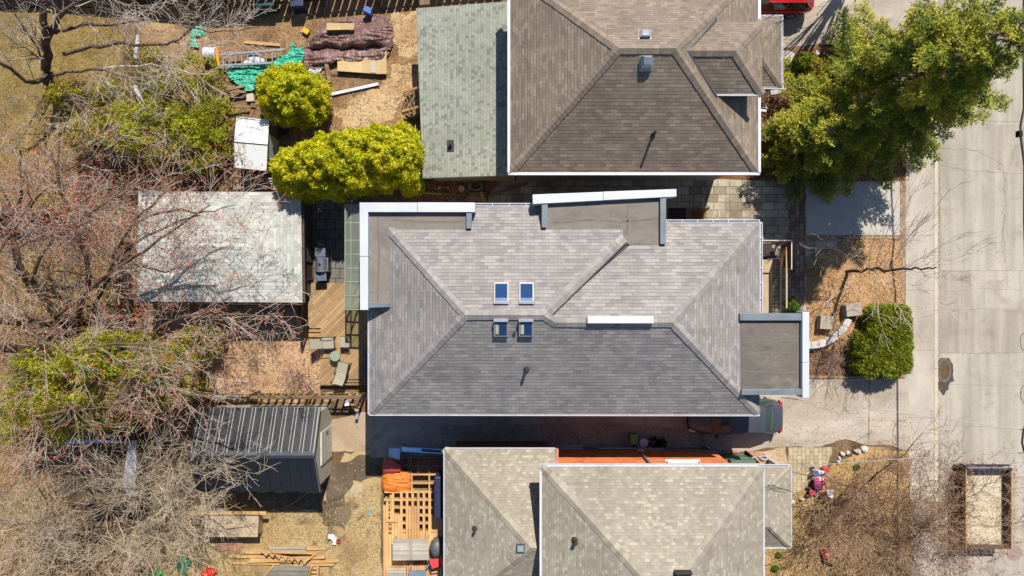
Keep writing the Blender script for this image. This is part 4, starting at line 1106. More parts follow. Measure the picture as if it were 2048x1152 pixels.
m_palew = plain('pale_cream_siding', C(206, 200, 176), .8, 0, .1, 1.5, dirt=C(170, 164, 140))
b = B(); yw0, yw1 = yb + .25, yt - .25; b.face([(xr - .1, yw0, 0), (xr - .1, yw1, 0), (xr - .1, yw1, zse - .02), (xr - .1, (yw0 + yw1) / 2, zsr - .09), (xr - .1, yw0, zse - .02)])
b.face([(xl + .2, yw0, 0), (xl + .2, yw0, zse), (xl + .2, (yw0 + yw1) / 2, zsr - .09), (xl + .2, yw1, zse), (xl + .2, yw1, 0)])
b.face([(xl + .2, yw0, 0), (xr - .1, yw0, 0), (xr - .1, yw0, zse), (xl + .2, yw0, zse)]); b.face([(xl + .2, yw1, 0), (xl + .2, yw1, zse), (xr - .1, yw1, zse), (xr - .1, yw1, 0)])
b.build('wall', m_palew, sh)
b = B(); b.box(xr - .1, xr - .04, yr - .85, yr + .75, .08, 1.95); dr = b.build('door', plain('off_white_door', C(226, 220, 206), .7), sh)
b = B(); b.bar((xr - .0, yr + .6, .9), (xr - .0, yr + .6, 1.2), .04); b.build('handle', m_iron, dr)
b = B(); b.bar((xr - .02, yt, zse - .04), (xr - .02, yr, zsr - .04), .04, .14); b.bar((xr - .02, yb, zse - .04), (xr - .02, yr, zsr - .04), .04, .14); b.build('bargeboard', plain('grey_barge', C(120, 122, 120), .6), sh)
b = B(); b.prism([P(642, 818, .5), P(660, 814, .4), P(656, 836, .4), P(643, 842, .5)], .35); b.build('offcut_sheet', m_palew, label='pale green sheet of board leaning beside the black metal shed', cat='board')

ws = thing('garden_shed', 'small white roofed garden shed beside the round cedar', 'shed', P(505, 288, 0))
m_wroof = plain('white_sheet_roof', C(250, 250, 250), .6, 0, .03, 1.2)
e1, e2 = 1.75, 2.05
A, Bq, Cq, D = P(473, 233, e1), P(538, 239, e1), P(533, 342, e1), P(470, 335, e1); M0, M1 = P(468, 284, e2), P(535, 290, e2)
b = B()
for f in ([A, Bq, M1, M0], [M0, M1, Cq, D]): b.prism(f, 0, [p - Vector((0, 0, .05)) for p in f])
rf = b.build('roof', m_wroof, ws)
b = B(); b.bar(M0 + Vector((0, 0, .0)), M1, .05, .02); b.build('ridge_strip', m_black, rf)
wa = [A.lerp(Cq, .06), Bq.lerp(D, .06), Cq.lerp(A, .06), D.lerp(Bq, .06)]
b = B(); b.prism([(p.x, p.y, e1 - .05) for p in wa], 0); b.face([wa[1] - Vector((0, 0, .06)), wa[2] - Vector((0, 0, .06)), M1 + Vector((-.1, 0, -.06))])
b.build('wall', wood('brown_shed_siding', C(136, 112, 98), C(164, 140, 124), .25), ws)
e_ = (wa[2] - wa[1]).normalized(); n_ = Vector((-e_.y, e_.x, 0));  n_ = n_ if n_.x > 0 else -n_
b = B(); p0 = wa[1].lerp(wa[2], .25) + n_ * .05; p1 = wa[1].lerp(wa[2], .78) + n_ * .05
b.prism([Vector((p0.x, p0.y, 1.6)), Vector((p1.x, p1.y, 1.6)), Vector((p1.x, p1.y, 1.6)) + n_ * .04, Vector((p0.x, p0.y, 1.6)) + n_ * .04], .08)
dr = b.build('door', plain('pale_green_door', C(206, 218, 206), .5, 0, .06, 2), ws)
B().bar(Vector((p0.x, p0.y, .9)).lerp(Vector((p1.x, p1.y, .9)), .48) + n_ * .08, Vector((p0.x, p0.y, 1.15)).lerp(Vector((p1.x, p1.y, 1.15)), .48) + n_ * .08, .05).build('handle', m_black, dr)
B().pbox(549, 324, 558, 340, .0, .55).build('plastic_crate', plain('pale_lid_plastic', C(206, 212, 226), .5), bevel=.03, label='small pale plastic bin on the ground by the white garden shed corner', cat='bin')

os_ = thing('overgrown_shed', 'overgrown low shed with grey metal edge, roof buried in dead brush', 'shed', P(200, 945, 0))
b = B(); b.pbox(150, 892, 256, 1000, 0, 1.9); b.build('wall', m_dkwood, os_)
b = B(); b.ppoly([(132, 886), (256, 884), (252, 1004), (140, 1010)], 1.9, 1.98); b.build('roof', ground('brushy_roof', [C(88, 74, 60), C(120, 104, 86)], 1, 9), os_)
b = B(); b.ppoly([(128, 879), (190, 879), (270, 884), (270, 888), (200, 886), (130, 888)], 1.98, 2.06); b.build('fascia', m_fascia, os_)
b = B(); b.prism([P(256, 882, 2.35), P(272, 880, 2.15), P(273, 990, 2.15), P(253, 992, 2.35), P(246, 970, 2.38)], 0, [P(256, 882, 1.9), P(272, 880, 1.7), P(273, 990, 1.7), P(253, 992, 1.9), P(246, 970, 1.93)])
b.build('roof_edge', plain('blue_grey_sheet', C(184, 190, 204), .5, .1, .14, 2), os_)

# ------------------------------------------------------------------ fences
def fence(name, pts, h, label, m, cat='fence', bw=.14, gap=.03, rails=(.3, .85), post=2.4, z0=0, toprail=False, jitter=.02, group=None, lean=0):
    """board fence along world points"""
    r = thing(name, label, cat, Vector(pts[0]), group)
    bd = B(); rl = B(); ps = []
    for i in range(len(pts) - 1):
        a = Vector((pts[i][0], pts[i][1], z0)); c = Vector((pts[i + 1][0], pts[i + 1][1], z0)); L = (c - a).length; d = (c - a).normalized(); n = Vector((-d.y, d.x, 0))
        k = int(L / (bw + gap))
        for j in range(k):
            p = a + d * ((j + .5) * L / k); hh = h + random.uniform(-jitter, jitter); ln = n * random.uniform(-lean, lean)
            bd.prism([p - d * bw / 2 + n * .012 + ln + Vector((0, 0, hh)), p + d * bw / 2 + n * .012 + ln + Vector((0, 0, hh)), p + d * bw / 2 - n * .012 + ln + Vector((0, 0, hh)), p - d * bw / 2 - n * .012 + ln + Vector((0, 0, hh))], 0,
                     [p - d * bw / 2 + n * .012 + Vector((0, 0, .03)), p + d * bw / 2 + n * .012 + Vector((0, 0, .03)), p + d * bw / 2 - n * .012 + Vector((0, 0, .03)), p - d * bw / 2 - n * .012 + Vector((0, 0, .03))])
        for f in rails: rl.bar(a + n * .04 + Vector((0, 0, h * f)), c + n * .04 + Vector((0, 0, h * f)), .04, .09)
        if toprail: rl.bar(a + Vector((0, 0, h + .03)), c + Vector((0, 0, h + .03)), .14, .04)
        kk = max(1, int(L / post))
        for j in range(kk + 1): ps.append(a + d * (L * j / kk) + n * .09)
    bd.build('boards', m, r); rl.build('rail', m, r)
    for p in ps:
        q = B(); q.box(p.x - .045, p.x + .045, p.y - .045, p.y + .045, z0, z0 + h + .02); q.build('post', m, r)
    return r
m_fw = wood('grey_fence_wood', C(118, 98, 78), C(160, 138, 112), .14, rot=R(90))
fence('board_fence', [P(455, 4), P(660, -16), P(884, -34), P(1016, -46)], 1.75, 'tall board fence with narrow gaps along the top yard', m_fw, bw=.34, gap=.05)
fence('board_fence', [P(-90, -32), P(130, -26), P(452, 4)], 1.75, 'solid weathered board fence behind the bare trees at the top', m_fw, bw=.15, gap=.004)
fence('board_fence', [P(-90, 430), P(188, 432)], 1.6, 'old board fence across the left lawn edge', m_fw, bw=.15, gap=.01)
fence('board_fence', [P(262, 488), P(268, 640)], 1.5, 'rickety board fence beside the pale garage', m_fw, bw=.14, gap=.05, lean=.06)
fence('picket_fence', [P(520, 786), P(733, 786)], 1.35, 'wooden picket fence below the terrace with flat top rail', m_timber, bw=.13, gap=.24, toprail=True, lean=.05)
fence('board_fence', [P(430, 792), P(515, 788)], .7, 'low leaning bleached boards along the litter bed edge', m_oldgrey, bw=.2, gap=.05, lean=.12)
fence('screen_fence', [P(617, 410), P(617, 652)], 1.75, 'dark stained screen fence between garage and terrace', m_dkwood, bw=.15, gap=.005)
# lattice fence behind the white shed
lt = thing('lattice_fence', 'grey lattice fence leaning between the garage and the white garden shed', 'fence', P(510, 372))
b = B()
for i in range(5): y_ = 379 - 5.2 * i; z_ = .08 + .26 * i; b.bar(P(474, y_, z_), P(566, y_ - 1.5, z_), .05, .03)
for i in range(10): x_ = 478 + 9.6 * i; b.bar(P(x_, 379, .11), P(x_ + 1.5, 357.5, 1.15), .05, .03)
b.build('lattice', plain('whitewashed_lattice', C(206, 200, 192), .8, 0, .12, 3), lt)
b = B()
for i in range(5): b.bar(P(455 + i * 5, 377, .2 + i * .3), P(480 + i * 2, 375, .3 + i * .33), .04)
for i in range(4): b.bar(P(458 + i * 6, 380, .1), P(462 + i * 6, 372, 1.5), .04)
b.build('broken_slats', plain('whitewashed_slats', C(206, 198, 186), .8, 0, .15, 3), lt)

# ------------------------------------------------------------------ terrace
dk = thing('wooden_deck', 'brown diagonal plank deck behind the grey roofed house', 'deck', P(680, 660))
zd = .28
b = B(); b.prism([(*P(x, y, zd).xy, zd) for x, y in [(609, 566), (742, 566), (742, 769), (641, 769), (641, 656), (609, 656)]], .02); b.build('boards', m_deck, dk)
b = B(); b.pbox(600, 655, 641, 664, .0, .19); b.pbox(600, 665, 641, 674, .0, .1); split_build(b, 'step', wood('step_boards', C(176, 130, 80), C(214, 172, 116), .3), dk)
b = B()
for y in (757, 763, 769): b.pbox(674 if y < 760 else 660, y - 1.5, 738, y + 1.5, .3, .36)
b.pbox(640, 768, 738, 771, .05, .3); b.pbox(606, 650, 612, 658, 0, .5); split_build(b, 'edge_board', m_timber, dk)
gr = thing('barbecue_grill', 'stainless barbecue grill standing in the shaded terrace corner', 'grill', P(641, 528))
m_steel = plain('brushed_steel', C(160, 170, 184), .3, .6, .1, 4)
b = B(); b.pbox(632, 516, 655, 544, .08, .82); b.build('cart', m_blackp, gr)
b = B()
x0, x1, y0, y1 = P(630, 0, 1).x, P(651, 0, 1).x, P(0, 544, 1).y, P(0, 514, 1).y
for k in range(7):
    a0, a1 = math.pi * k / 7, math.pi * (k + 1) / 7; cx, rx = (x0 + x1) / 2, (x1 - x0) / 2
    b.prism([(cx + rx * math.cos(a1), y0, .86 + .26 * math.sin(a1)), (cx + rx * math.cos(a0), y0, .86 + .26 * math.sin(a0)), (cx + rx * math.cos(a0), y1, .86 + .26 * math.sin(a0)), (cx + rx * math.cos(a1), y1, .86 + .26 * math.sin(a1))], .84)
ld_ = b.build('lid', m_steel, gr)
b = B(); b.tube([(x1 + .0, y0 + .06, 1.0), (x1 + .09, y0 + .06, 1.0), (x1 + .09, y1 - .06, 1.0), (x1, y1 - .06, 1.0)], .018, 8); b.build('handle', m_gal, ld_)
b = B(); b.lathe(((x0 + x1) / 2, (y0 + y1) / 2, 1.11), [(.07, 0), (.07, .03), (.02, .035)], 14); b.build('thermometer', m_black, ld_)
b = B(); b.ppoly([(630, 495), (650, 496), (651, 513), (630, 513)], .82, .88); b.build('side_shelf', m_steel, gr)
b = B(); b.ppoly([(630, 546), (652, 546), (653, 561), (630, 562)], .82, .88); b.build('side_shelf', m_steel, gr)
b = B(); b.prism([P(651.5, 515, .86), P(656, 515, .78), P(656, 543, .78), P(651.5, 543, .86)], .6); pn_ = b.build('control_panel', m_steel, gr)
b = B()
for k in range(4): b.wheel(Vector((P(656, 0, .74).x, P(0, 519 + k * 7, .74).y, .74)), (1, 0, 0), [(.03, 0), (.03, .05), (.022, .055)], 10)
b.build('knob', m_black, pn_)
for x, y in ((633, 518), (653, 518), (633, 542), (653, 542)):
    b = B(); b.wheel(P(x, y, .07), (0, 1, 0), [(.065, -.02), (.065, .02)], 12); b.build('caster', m_blackp, gr)
m_sling = plain('taupe_sling_fabric', C(180, 172, 152), .9, 0, .08, 5, bump=.2)
m_frame = plain('dark_chair_frame', C(58, 52, 48), .5, .2, .15, 4)
def chair(label, c, rz, back_tilt, group='outdoor sling chairs'):
    r = thing('sling_chair', label, 'chair', c, group)
    o = Vector(c)
    s_ = B()
    for i in range(6):   # seat
        s_.prism([o + Vector((-.27 + .09 * i, -.27, .40 + .03 * i / 5)), o + Vector((-.27 + .09 * (i + 1), -.27, .40 + .03 * (i + 1) / 5)), o + Vector((-.27 + .09 * (i + 1), .27, .40 + .03 * (i + 1) / 5)), o + Vector((-.27 + .09 * i, .27, .40 + .03 * i / 5))], .385)
    s_.build('seat', m_sling, r)
    bk = B(); e = Vector((-.27, 0, .40)); t = Vector((-math.cos(back_tilt), 0, math.sin(back_tilt)))
    n_ = Vector((math.sin(back_tilt), 0, math.cos(back_tilt)))
    for i in range(8):
        p, q_ = o + e + t * (.085 * i + .005), o + e + t * (.085 * (i + 1) - .005); bow = n_ * (-.03 * math.sin(math.pi * (i + .5) / 8))
        f = [p + bow + Vector((0, -.26, 0)), q_ + bow + Vector((0, -.26, 0)), q_ + bow + Vector((0, .26, 0)), p + bow + Vector((0, .26, 0))]
        bk.prism(f, 0, [v - n_ * .015 for v in f])
    bk.build('backrest', m_sling, r)
    for y in (-.3, .3):
        a_ = B(); a_.tube([o + Vector((-.36, y, .64)), o + Vector((.24, y, .64)), o + Vector((.29, y, .58)), o + Vector((.29, y, .02))], .018, 8); a_.build('armrest', m_frame, r)
        l_ = B(); l_.tube([o + Vector((-.30, y, .42)), o + Vector((-.36, y, .64)), o + Vector((-.34, y, .3)), o + Vector((-.38, y, .02))], .018, 8); l_.build('leg', m_frame, r)
    f_ = B(); f_.tube([o + e + Vector((0, -.28, 0)), o + e + t * .72 + Vector((0, -.28, 0)), o + e + t * .72 + Vector((0, .28, 0)), o + e + Vector((0, .28, 0))], .016, 8)
    f_.tube([o + Vector((.29, -.3, .4)), o + Vector((.29, .3, .4))], .014, 8); f_.build('frame', m_frame, r)
    r.rotation_euler = (0, 0, rz)
    return r
chair('taupe sling chair on the deck tilted back towards the litter bed', P(664, 684, .0) + Vector((0, 0, zd)), R(2), R(38))
c2 = chair('taupe sling chair at the deck edge, next to the picket fence', P(692, 733, .0) + Vector((0, 0, zd)), R(78), R(40))
ot = thing('footstool', 'taupe sling footstool on the deck beside a sling chair', 'footstool', P(689, 682))
b = B(); b.pbox(680.5, 674, 698, 694.5, .66, .70); b.build('seat', m_sling, ot)
b = B()
for x, y in ((682, 672), (700, 672), (682, 697), (700, 697)): b.bar(P(x, y, .68), P(x, y, zd), .025)
b.bar(P(682, 672.5, .68), P(700, 672, .68), .03); b.bar(P(682, 696, .68), P(700, 697, .68), .03); b.build('frame', m_frame, ot)
tb = thing('side_table', 'round glass topped table on the deck between the sling chairs', 'table', P(671, 715))
b = B(); b.lathe(P(670, 712, .72), [(.26, 0), (.265, .012), (.26, .024)], 28); b.build('top', thin_glass('table_glass', C(190, 200, 170), .7), tb)
b = B(); b.lathe(P(670, 712, .70), [(.262, 0), (.275, .015), (.262, .02)], 28, cap=False)
for a in (0.4, 2.5, 4.6): b.tube([P(670, 712, .70) + Vector((.24 * math.cos(a), .24 * math.sin(a), 0)), P(671, 714, zd) + Vector((.3 * math.cos(a), .3 * math.sin(a), 0))], .012, 6)
b.build('frame', m_frame, tb)
for k, (x, y, w_, h_, col, lab) in enumerate([(731, 706, 9, 16, C(84, 104, 110), 'blue grey storage box against the house wall under the eave'), (732, 735, 10, 24, C(70, 84, 92), 'long dark storage box against the house wall near the picket fence')]):
    o = thing('storage_box', lab, 'box', P(x, y, 0)); m_ = plain('storage_plastic_' + str(x), col, .5, 0, .12, 4)
    b = B(); b.pbox(x - w_ / 2, y - h_ / 2, x + w_ / 2, y + h_ / 2, zd, .7); b.build('body', m_, o, bevel=.02)
    b = B(); b.pbox(x - w_ / 2 - .6, y - h_ / 2 - .6, x + w_ / 2 + .6, y + h_ / 2 + .6, .7, .76); b.build('lid', m_, o, bevel=.02)

# ------------------------------------------------------------------ front porch
pr = thing('front_porch', 'raised front porch with tan landing, steps and brown railing', 'porch', P(1545, 560))
zp = .95
b = B(); b.pbox(1521, 519, 1546, 628, 0, zp); b.build('landing', plain('tan_porch_concrete', C(204, 178, 146), .9, 0, .12, 2.2, dirt=C(176, 150, 120)), pr)
b = B()
for k in range(4): b.box(P(1500, 0, .4).x, P(1548, 0, .4).x, P(0, 519 - 8 * k, .5).y, P(0, 519 - 8 * (k + 1), .5).y, 0, zp - .2 * (k + 1))
b.build('steps', plain('dark_brown_steps', C(66, 48, 46), .8), pr)
m_rail = plain('tan_rail', C(206, 178, 138), .6, 0, .08, 3); m_pink = plain('pale_trim', C(226, 206, 196), .6, 0, .06, 3)
b = B(); b.bar(P(1525, 481, 1.9), P(1583, 481, 1.9), .05, .06); b.bar(P(1583, 480, 1.9), P(1583, 538, 1.9), .05, .06); b.build('top_rail', m_pink, pr)
b = B(); b.bar(P(1521, 488, 1.6), P(1580, 488, 1.6), .05, .06); b.bar(P(1573, 489, 1.6), P(1573, 616, 1.6), .08, .06); b.build('hand_rail', m_rail, pr)
b = B(); b.prism([P(1562, 491, 1.45), P(1582, 484, 1.82), P(1582, 536, 1.82), P(1562, 536, 1.3)], 0, [p - Vector((0, 0, .05)) for p in [P(1562, 491, 1.45), P(1582, 484, 1.82), P(1582, 536, 1.82), P(1562, 536, 1.3)]])
b.bar(P(1526, 484, 1.75), P(1582, 484, 1.75), .04, .25); b.build('slatted_panel', m_brownpanel, pr)
b = B()
for x, y in ((1525, 481), (1583, 481), (1583, 538), (1573, 616), (1573, 552)): b.bar(P(x, y, 1.85 if x != 1573 else 1.58), (P(x, y, 1.8).x, P(x, y, 1.8).y, 0), .07)
b.build('post', m_rail, pr)
b = B(); xi = P(1547, 0, zp).x
b.bar((xi, P(0, 520, zp).y, zp + .9), (xi, P(0, 627, zp).y, zp + .9), .05); b.bar((xi, P(0, 520, zp).y, zp + .12), (xi, P(0, 627, zp).y, zp + .12), .04)
for k in range(30):
    y_ = P(0, 520, zp).y + (P(0, 627, zp).y - P(0, 520, zp).y) * k / 29; b.bar((xi, y_, zp), (xi, y_, zp + .9), .02 if k % 10 else .05)
b.bar((P(1521, 0, zp).x, P(0, 519, zp).y, zp + .9), (xi, P(0, 519, zp).y, zp + .9), .05); b.build('railing', m_iron, pr)
# ------------------------------------------------------------------ vehicles
def car(name, label, c, rz, L, W, H, paint, m_gl, hood=.27, deck=.20, hatch=False):
    """+x is the front; body loft, cabin glass, roof, wheels, lamps"""
    r = thing(name, label, 'car', c); o = Vector(c)
    belt = .62 * H
    def prof(t):      # t 0 rear .. 1 front: half width, top of lower body
        w_ = W / 2 * (1 - .24 * abs(2 * t - 1) ** 6 - .05 * max(0, t - .75) * 4 * .6)
        if t > 1 - hood: z = belt - .11 * H * ((t - (1 - hood)) / hood) ** 1.3 * 1.35
        elif t < deck and not hatch: z = belt + .03 - .06 * H * ((deck - t) / deck) ** 2
        else: z = belt
        return w_, z
    n = 26; secs = []
    for i in range(n + 1):
        t = i / n; w_, z = prof(t); x = (t - .5) * L
        zb = .24 + (.10 if i in (0, n) else 0)
        cr = .045
        secs.append([(x, w_ * k, zz) for k, zz in ((-.90, zb), (-1, zb + .12), (-1, z * .72), (-.975, z * .90), (-.90, z - .012), (-.72, z + cr * .5), (-.35, z + cr * .9), (0, z + cr), (.35, z + cr * .9), (.72, z + cr * .5), (.90, z - .012), (.975, z * .90), (1, z * .72), (1, zb + .12), (.90, zb))])
    b = B(); k = len(secs[0])
    for s_ in secs: b.v += [tuple(o + Vector(p)) for p in s_]
    for i in range(n):
        for j in range(k):
            j2 = (j + 1) % k; b._f((i * k + j, i * k + j2, (i + 1) * k + j2, (i + 1) * k + j))
    b._f(tuple(range(k))[::-1]); b._f(tuple(n * k + j for j in range(k)))
    body = b.build('body', paint, r, smooth=True)
    # cabin
    xc, xf = L * (.5 - hood) + .12, L * (.5 - hood) - .62
    xb, xr_ = (-L * .5 + L * deck - .12, -L * .5 + L * deck + .52) if not hatch else (-L * .5 + .12, -L * .5 + .55)
    wb, wt = W / 2 * .90, W / 2 * .70; zr = H - .03
    def arc(x, w_, z, crown, m=8): return [o + Vector((x + (crown * .8 * (1 - (2 * i / m - 1) ** 2)) * (1 if x > 0 else -1), w_ * (2 * i / m - 1), z + crown * (1 - (2 * i / m - 1) ** 2))) for i in range(m + 1)]
    def strip(b, A, Bq, th=.03):
        for i in range(len(A) - 1):
            f = [A[i], A[i + 1], Bq[i + 1], Bq[i]]; b.face(f)
    b = B(); rows = [arc(xf, wt * .98, zr - .03, .05), arc(xf - .25, wt, zr, .06), arc((xf + xr_) / 2, wt, zr + .01, .06), arc(xr_ + .2, wt, zr - .005, .06), arc(xr_, wt * .97, zr - .035, .05)]
    for i in range(4): strip(b, rows[i], rows[i + 1])
    rp = b.build('roof_panel', paint, r, smooth=True)
    ws_ = B(); ws_.v = []; mid = arc((xc + xf) / 2 + .02, (wb + wt) / 2 * .95, (belt + zr) / 2 + .07, .05)
    strip(ws_, arc(xc, wb * .93, belt + .03, .05), mid); strip(ws_, mid, rows[0]); ws_.build('windshield', m_gl, r, smooth=True)
    rw = B(); mid = arc((xb + xr_) / 2 - .02, (wb + wt) / 2 * .86, (belt + zr) / 2 + .06, .05)
    strip(rw, arc(xr_, wt * .9, zr - .033, .05), mid); strip(rw, mid, arc(xb + .04, wb * .80, belt + .06, .05)); rw.build('rear_window', m_gl, r, smooth=True)
    for s_ in (-1, 1):
        g_ = B(); g_.face([o + Vector((xc - .05, s_ * wb, belt + .0)), o + Vector((xf, s_ * wt * .99, zr - .05)), o + Vector((xr_, s_ * wt * .985, zr - .05)), o + Vector((xb + .06, s_ * wb, belt + .0))]); g_.build('side_window', m_gl, r)
        pl = B()
        pl.bar(o + Vector((xc, s_ * wb * .95, belt)), o + Vector((xf, s_ * wt, zr - .03)), .06, .05); pl.bar(o + Vector((xb, s_ * wb * .95, belt)), o + Vector((xr_, s_ * wt, zr - .035)), .10, .05)
        pl.bar(o + Vector((xf, s_ * wt * 1.0, zr - .025)), o + Vector((xr_, s_ * wt * 1.0, zr - .03)), .06, .05)
        xm_ = (xf + xr_) / 2; pl.bar(o + Vector((xm_, s_ * wb * .995, belt)), o + Vector((xm_ - .06, s_ * wt * 1.005, zr - .03)), .09, .03); pl.build('pillar', paint, r)
        ml = B(); q = o + Vector((xc - .22, s_ * (W / 2 + .09), belt + .07)); ml.lathe(q - Vector((0, 0, .06)), [(.05, 0), (.10, .03), (.10, .10), (.05, .13)], 10, .7, 1.1); ml.bar(q, q - Vector((0, s_ * .14, .04)), .05); ml.build('mirror', m_blackp, r, smooth=True)
        tl = B(); w0 = W / 2; xx = -L / 2; tl.prism([o + Vector((xx + .16, s_ * w0 * .93, belt - .05)), o + Vector((xx + .015, s_ * w0 * .80, belt - .05)), o + Vector((xx - .005, s_ * w0 * .55, belt - .06)), o + Vector((xx + .12, s_ * w0 * .62, belt - .01))], o.z + belt - .24); tl.build('tail_light', plain('tail_red' + str(s_) + name, C(216, 24, 34), .25), r)
        hl = B(); xx = L / 2; hl.prism([o + Vector((xx - .34, s_ * w0 * .90, belt - .20)), o + Vector((xx - .05, s_ * w0 * .84, belt - .27)), o + Vector((xx - .0, s_ * w0 * .55, belt - .26)), o + Vector((xx - .22, s_ * w0 * .60, belt - .165))], o.z + belt - .36); hl.build('headlight', glassy('lamp_glass' + str(s_) + name, C(214, 220, 228), .1), r)
        for xx in (L * .5 - .95, -L * .5 + .92):
            wz = B(); wz.wheel(o + Vector((xx, s_ * (W / 2 - .10), .32)), (0, s_, 0), [(.20, -.1), (.30, -.1), (.32, -.06), (.32, .07), (.30, .115), (.21, .115)], 24); wo = wz.build('wheel', m_blackp, r)
            rm = B(); rm.wheel(o + Vector((xx, s_ * (W / 2 - .10), .32)), (0, s_, 0), [(.20, .09), (.19, .118), (.05, .122), (.04, .128)], 20)
            for a in range(7): rm.bar(o + Vector((xx, s_ * (W / 2 + .025), .32)), o + Vector((xx + .19 * math.cos(a * .898), s_ * (W / 2 + .022), .32 + .19 * math.sin(a * .898))), .045, .02)
            rm.build('rim', m_gal, wo)
    bp = B(); bp.box(o.x - L / 2 - .02, o.x - L / 2 + .1, o.y - .28, o.y + .28, o.z + .62, o.z + .74); bp.build('licence_plate', m_white, r)
    gl = B(); gl.box(o.x + L / 2 - .1, o.x + L / 2 + .015, o.y - .42, o.y + .42, o.z + .38, o.z + .56); gl.build('grille', m_black, r)
    r.rotation_euler = (0, 0, rz)
    return r
m_cargrey = plain('grey_car_paint', C(78, 82, 92), .32, 0.0, .05, 1.5, spec=.5)
m_carred = plain('red_car_paint', C(214, 20, 34), .22, .1, .05, 1.5)
m_carglass = glassy('green_car_glass', C(62, 80, 78), .08, 0, .35)
m_carglass2 = glassy('tinted_car_glass', C(60, 70, 66), .05)
cx0, cx1 = P(1377, 0, .7).x, P(1564, 0, .8).x
car('parked_car', 'dark grey sedan parked nose in beside the grey roofed house', ((cx0 + cx1) / 2, -6.45, .02), math.pi, cx1 - cx0, 1.80, 1.46, m_cargrey, m_carglass, deck=.12)
car('parked_car', 'red hatchback parked on the driveway at the top edge', (P(1622, 0, .6).x - 2.05, P(0, 40, .5).y + 1.12, .016), math.pi, 4.1, 1.74, 1.5, m_carred, m_carglass2, hatch=True)

# ------------------------------------------------------------------ yard things: cloth helper
def cloth(name, pts, m, label, cat, hfun, step=4, z=.03, amp=.06, ws=.12, group=None, seed=0, sm=False):
    """a crumpled sheet: a fine grid clipped to its outline, lying on a heap shape"""
    xs = [p[0] for p in pts]; ys = [p[1] for p in pts]
    pa = np.array(pts, float)
    def inside(x, y):
        c = False; j = len(pts) - 1
        for i in range(len(pts)):
            if (pts[i][1] > y) != (pts[j][1] > y) and x < (pts[j][0] - pts[i][0]) * (y - pts[i][1]) / (pts[j][1] - pts[i][1] + 1e-9) + pts[i][0]: c = not c
            j = i
        return c
    b = B(); idx = {}
    nx = int((max(xs) - min(xs)) / step) + 2; ny = int((max(ys) - min(ys)) / step) + 2
    def vert(i, j):
        if (i, j) not in idx:
            x, y = min(xs) + i * step, min(ys) + j * step
            x += mnoise.noise(Vector((x * .06, y * .06, seed + 9))) * step * 1.4; y += mnoise.noise(Vector((x * .06, y * .06, seed + 17))) * step * 1.4
            r1_ = 1 - abs(mnoise.noise(Vector((x * ws, y * ws * .55, seed)))) * 2.2
            r2_ = 1 - abs(mnoise.noise(Vector((x * ws * .3 + 7, y * ws * 1.7, seed + 3)))) * 2.2
            r3_ = 1 - abs(mnoise.noise(Vector((x * ws * 2.3 + y * .1, y * ws * 1.4 - x * .08, seed + 5)))) * 2.2
            hh = z + max(0, hfun(x, y)) + amp * (.9 * r1_ + .9 * r2_ + .22 * r3_) * .8 + amp * .3 * mnoise.noise(Vector((x * .5, y * .5, seed)))
            hh = max(.02, hh); idx[(i, j)] = len(b.v); b.v.append(tuple(P(x, y, hh)))
        return idx[(i, j)]
    for i in range(nx):
        for j in range(ny):
            if inside(min(xs) + (i + .5) * step, min(ys) + (j + .5) * step): b._f((vert(i, j), vert(i, j + 1), vert(i + 1, j + 1), vert(i + 1, j)))
    return b.build(name, m, smooth=sm, label=label, cat=cat, group=group, thick=.006)
def mound(cx, cy, rx, ry, h, p=2): return lambda x, y: h * max(0, 1 - abs((x - cx) / rx) ** p - abs((y - cy) / ry) ** p) ** .6
m_gtarp = plain('green_tarp', C(70, 190, 156), .45, 0, .2, 3); m_btarp = plain('brown_tarp', C(134, 98, 90), .5, 0, .16, 2.5, dirt=C(190, 172, 168))
m_ttarp = plain('silver_tarp', C(206, 202, 204), .4, 0, .1, 4); m_otarp = plain('orange_tarp', C(252, 140, 48), .55, 0, .12, 2)
cloth('green_tarp', [(452, 138), (470, 130), (540, 130), (560, 112), (578, 102), (584, 82), (594, 96), (606, 92), (608, 112), (600, 128), (570, 142), (545, 158), (520, 160), (506, 182), (490, 180), (474, 168), (456, 150)], m_gtarp, 'crumpled green tarp spread under the ladder', 'tarp', lambda x, y: .10, 2.2, amp=.11, ws=.10)
cloth('green_tarp', [(380, 58), (404, 48), (410, 66), (392, 74), (394, 92), (380, 94)], m_gtarp, 'scrap of green tarp by the top fence under branches', 'tarp', lambda x, y: .05, 3, amp=.06, seed=5)
def heap(x, y):
    yy = y - 72 + 5 * mnoise.noise(Vector((x * .03, 2.2, 0))) * 2; r = (.52 + .2 * mnoise.noise(Vector((x * .025, y * .03, 4)))) * max(0, 1 - abs(yy / 24) ** 3.2) ** .7 if abs(yy) < 24 else 0
    e = min(1, max(0, (x - 618) / 10)) * min(1, max(0, (775 - x) / 14))
    s_ = .26 * max(0, 1 - abs((y - 112 + (x - 700) * .06) / 16) ** 2) ** .6 if abs(y - 112 + (x - 700) * .06) < 16 else 0
    t_ = .5 * max(0, 1 - ((x - 768) / 22) ** 2 - ((y - 70) / 50) ** 2)
    return max(r, s_) * e + t_ * .5
cloth('brown_tarp', [(608, 96), (634, 64), (640, 42), (652, 40), (658, 46), (710, 36), (730, 32), (742, 28), (780, 32), (786, 60), (786, 90), (774, 112), (756, 118), (690, 124), (672, 118), (664, 132), (634, 138), (612, 136), (606, 122)], m_btarp, 'long brown tarp thrown over a pile of building material', 'tarp', heap, 1.8, amp=.095, ws=.075, seed=2)
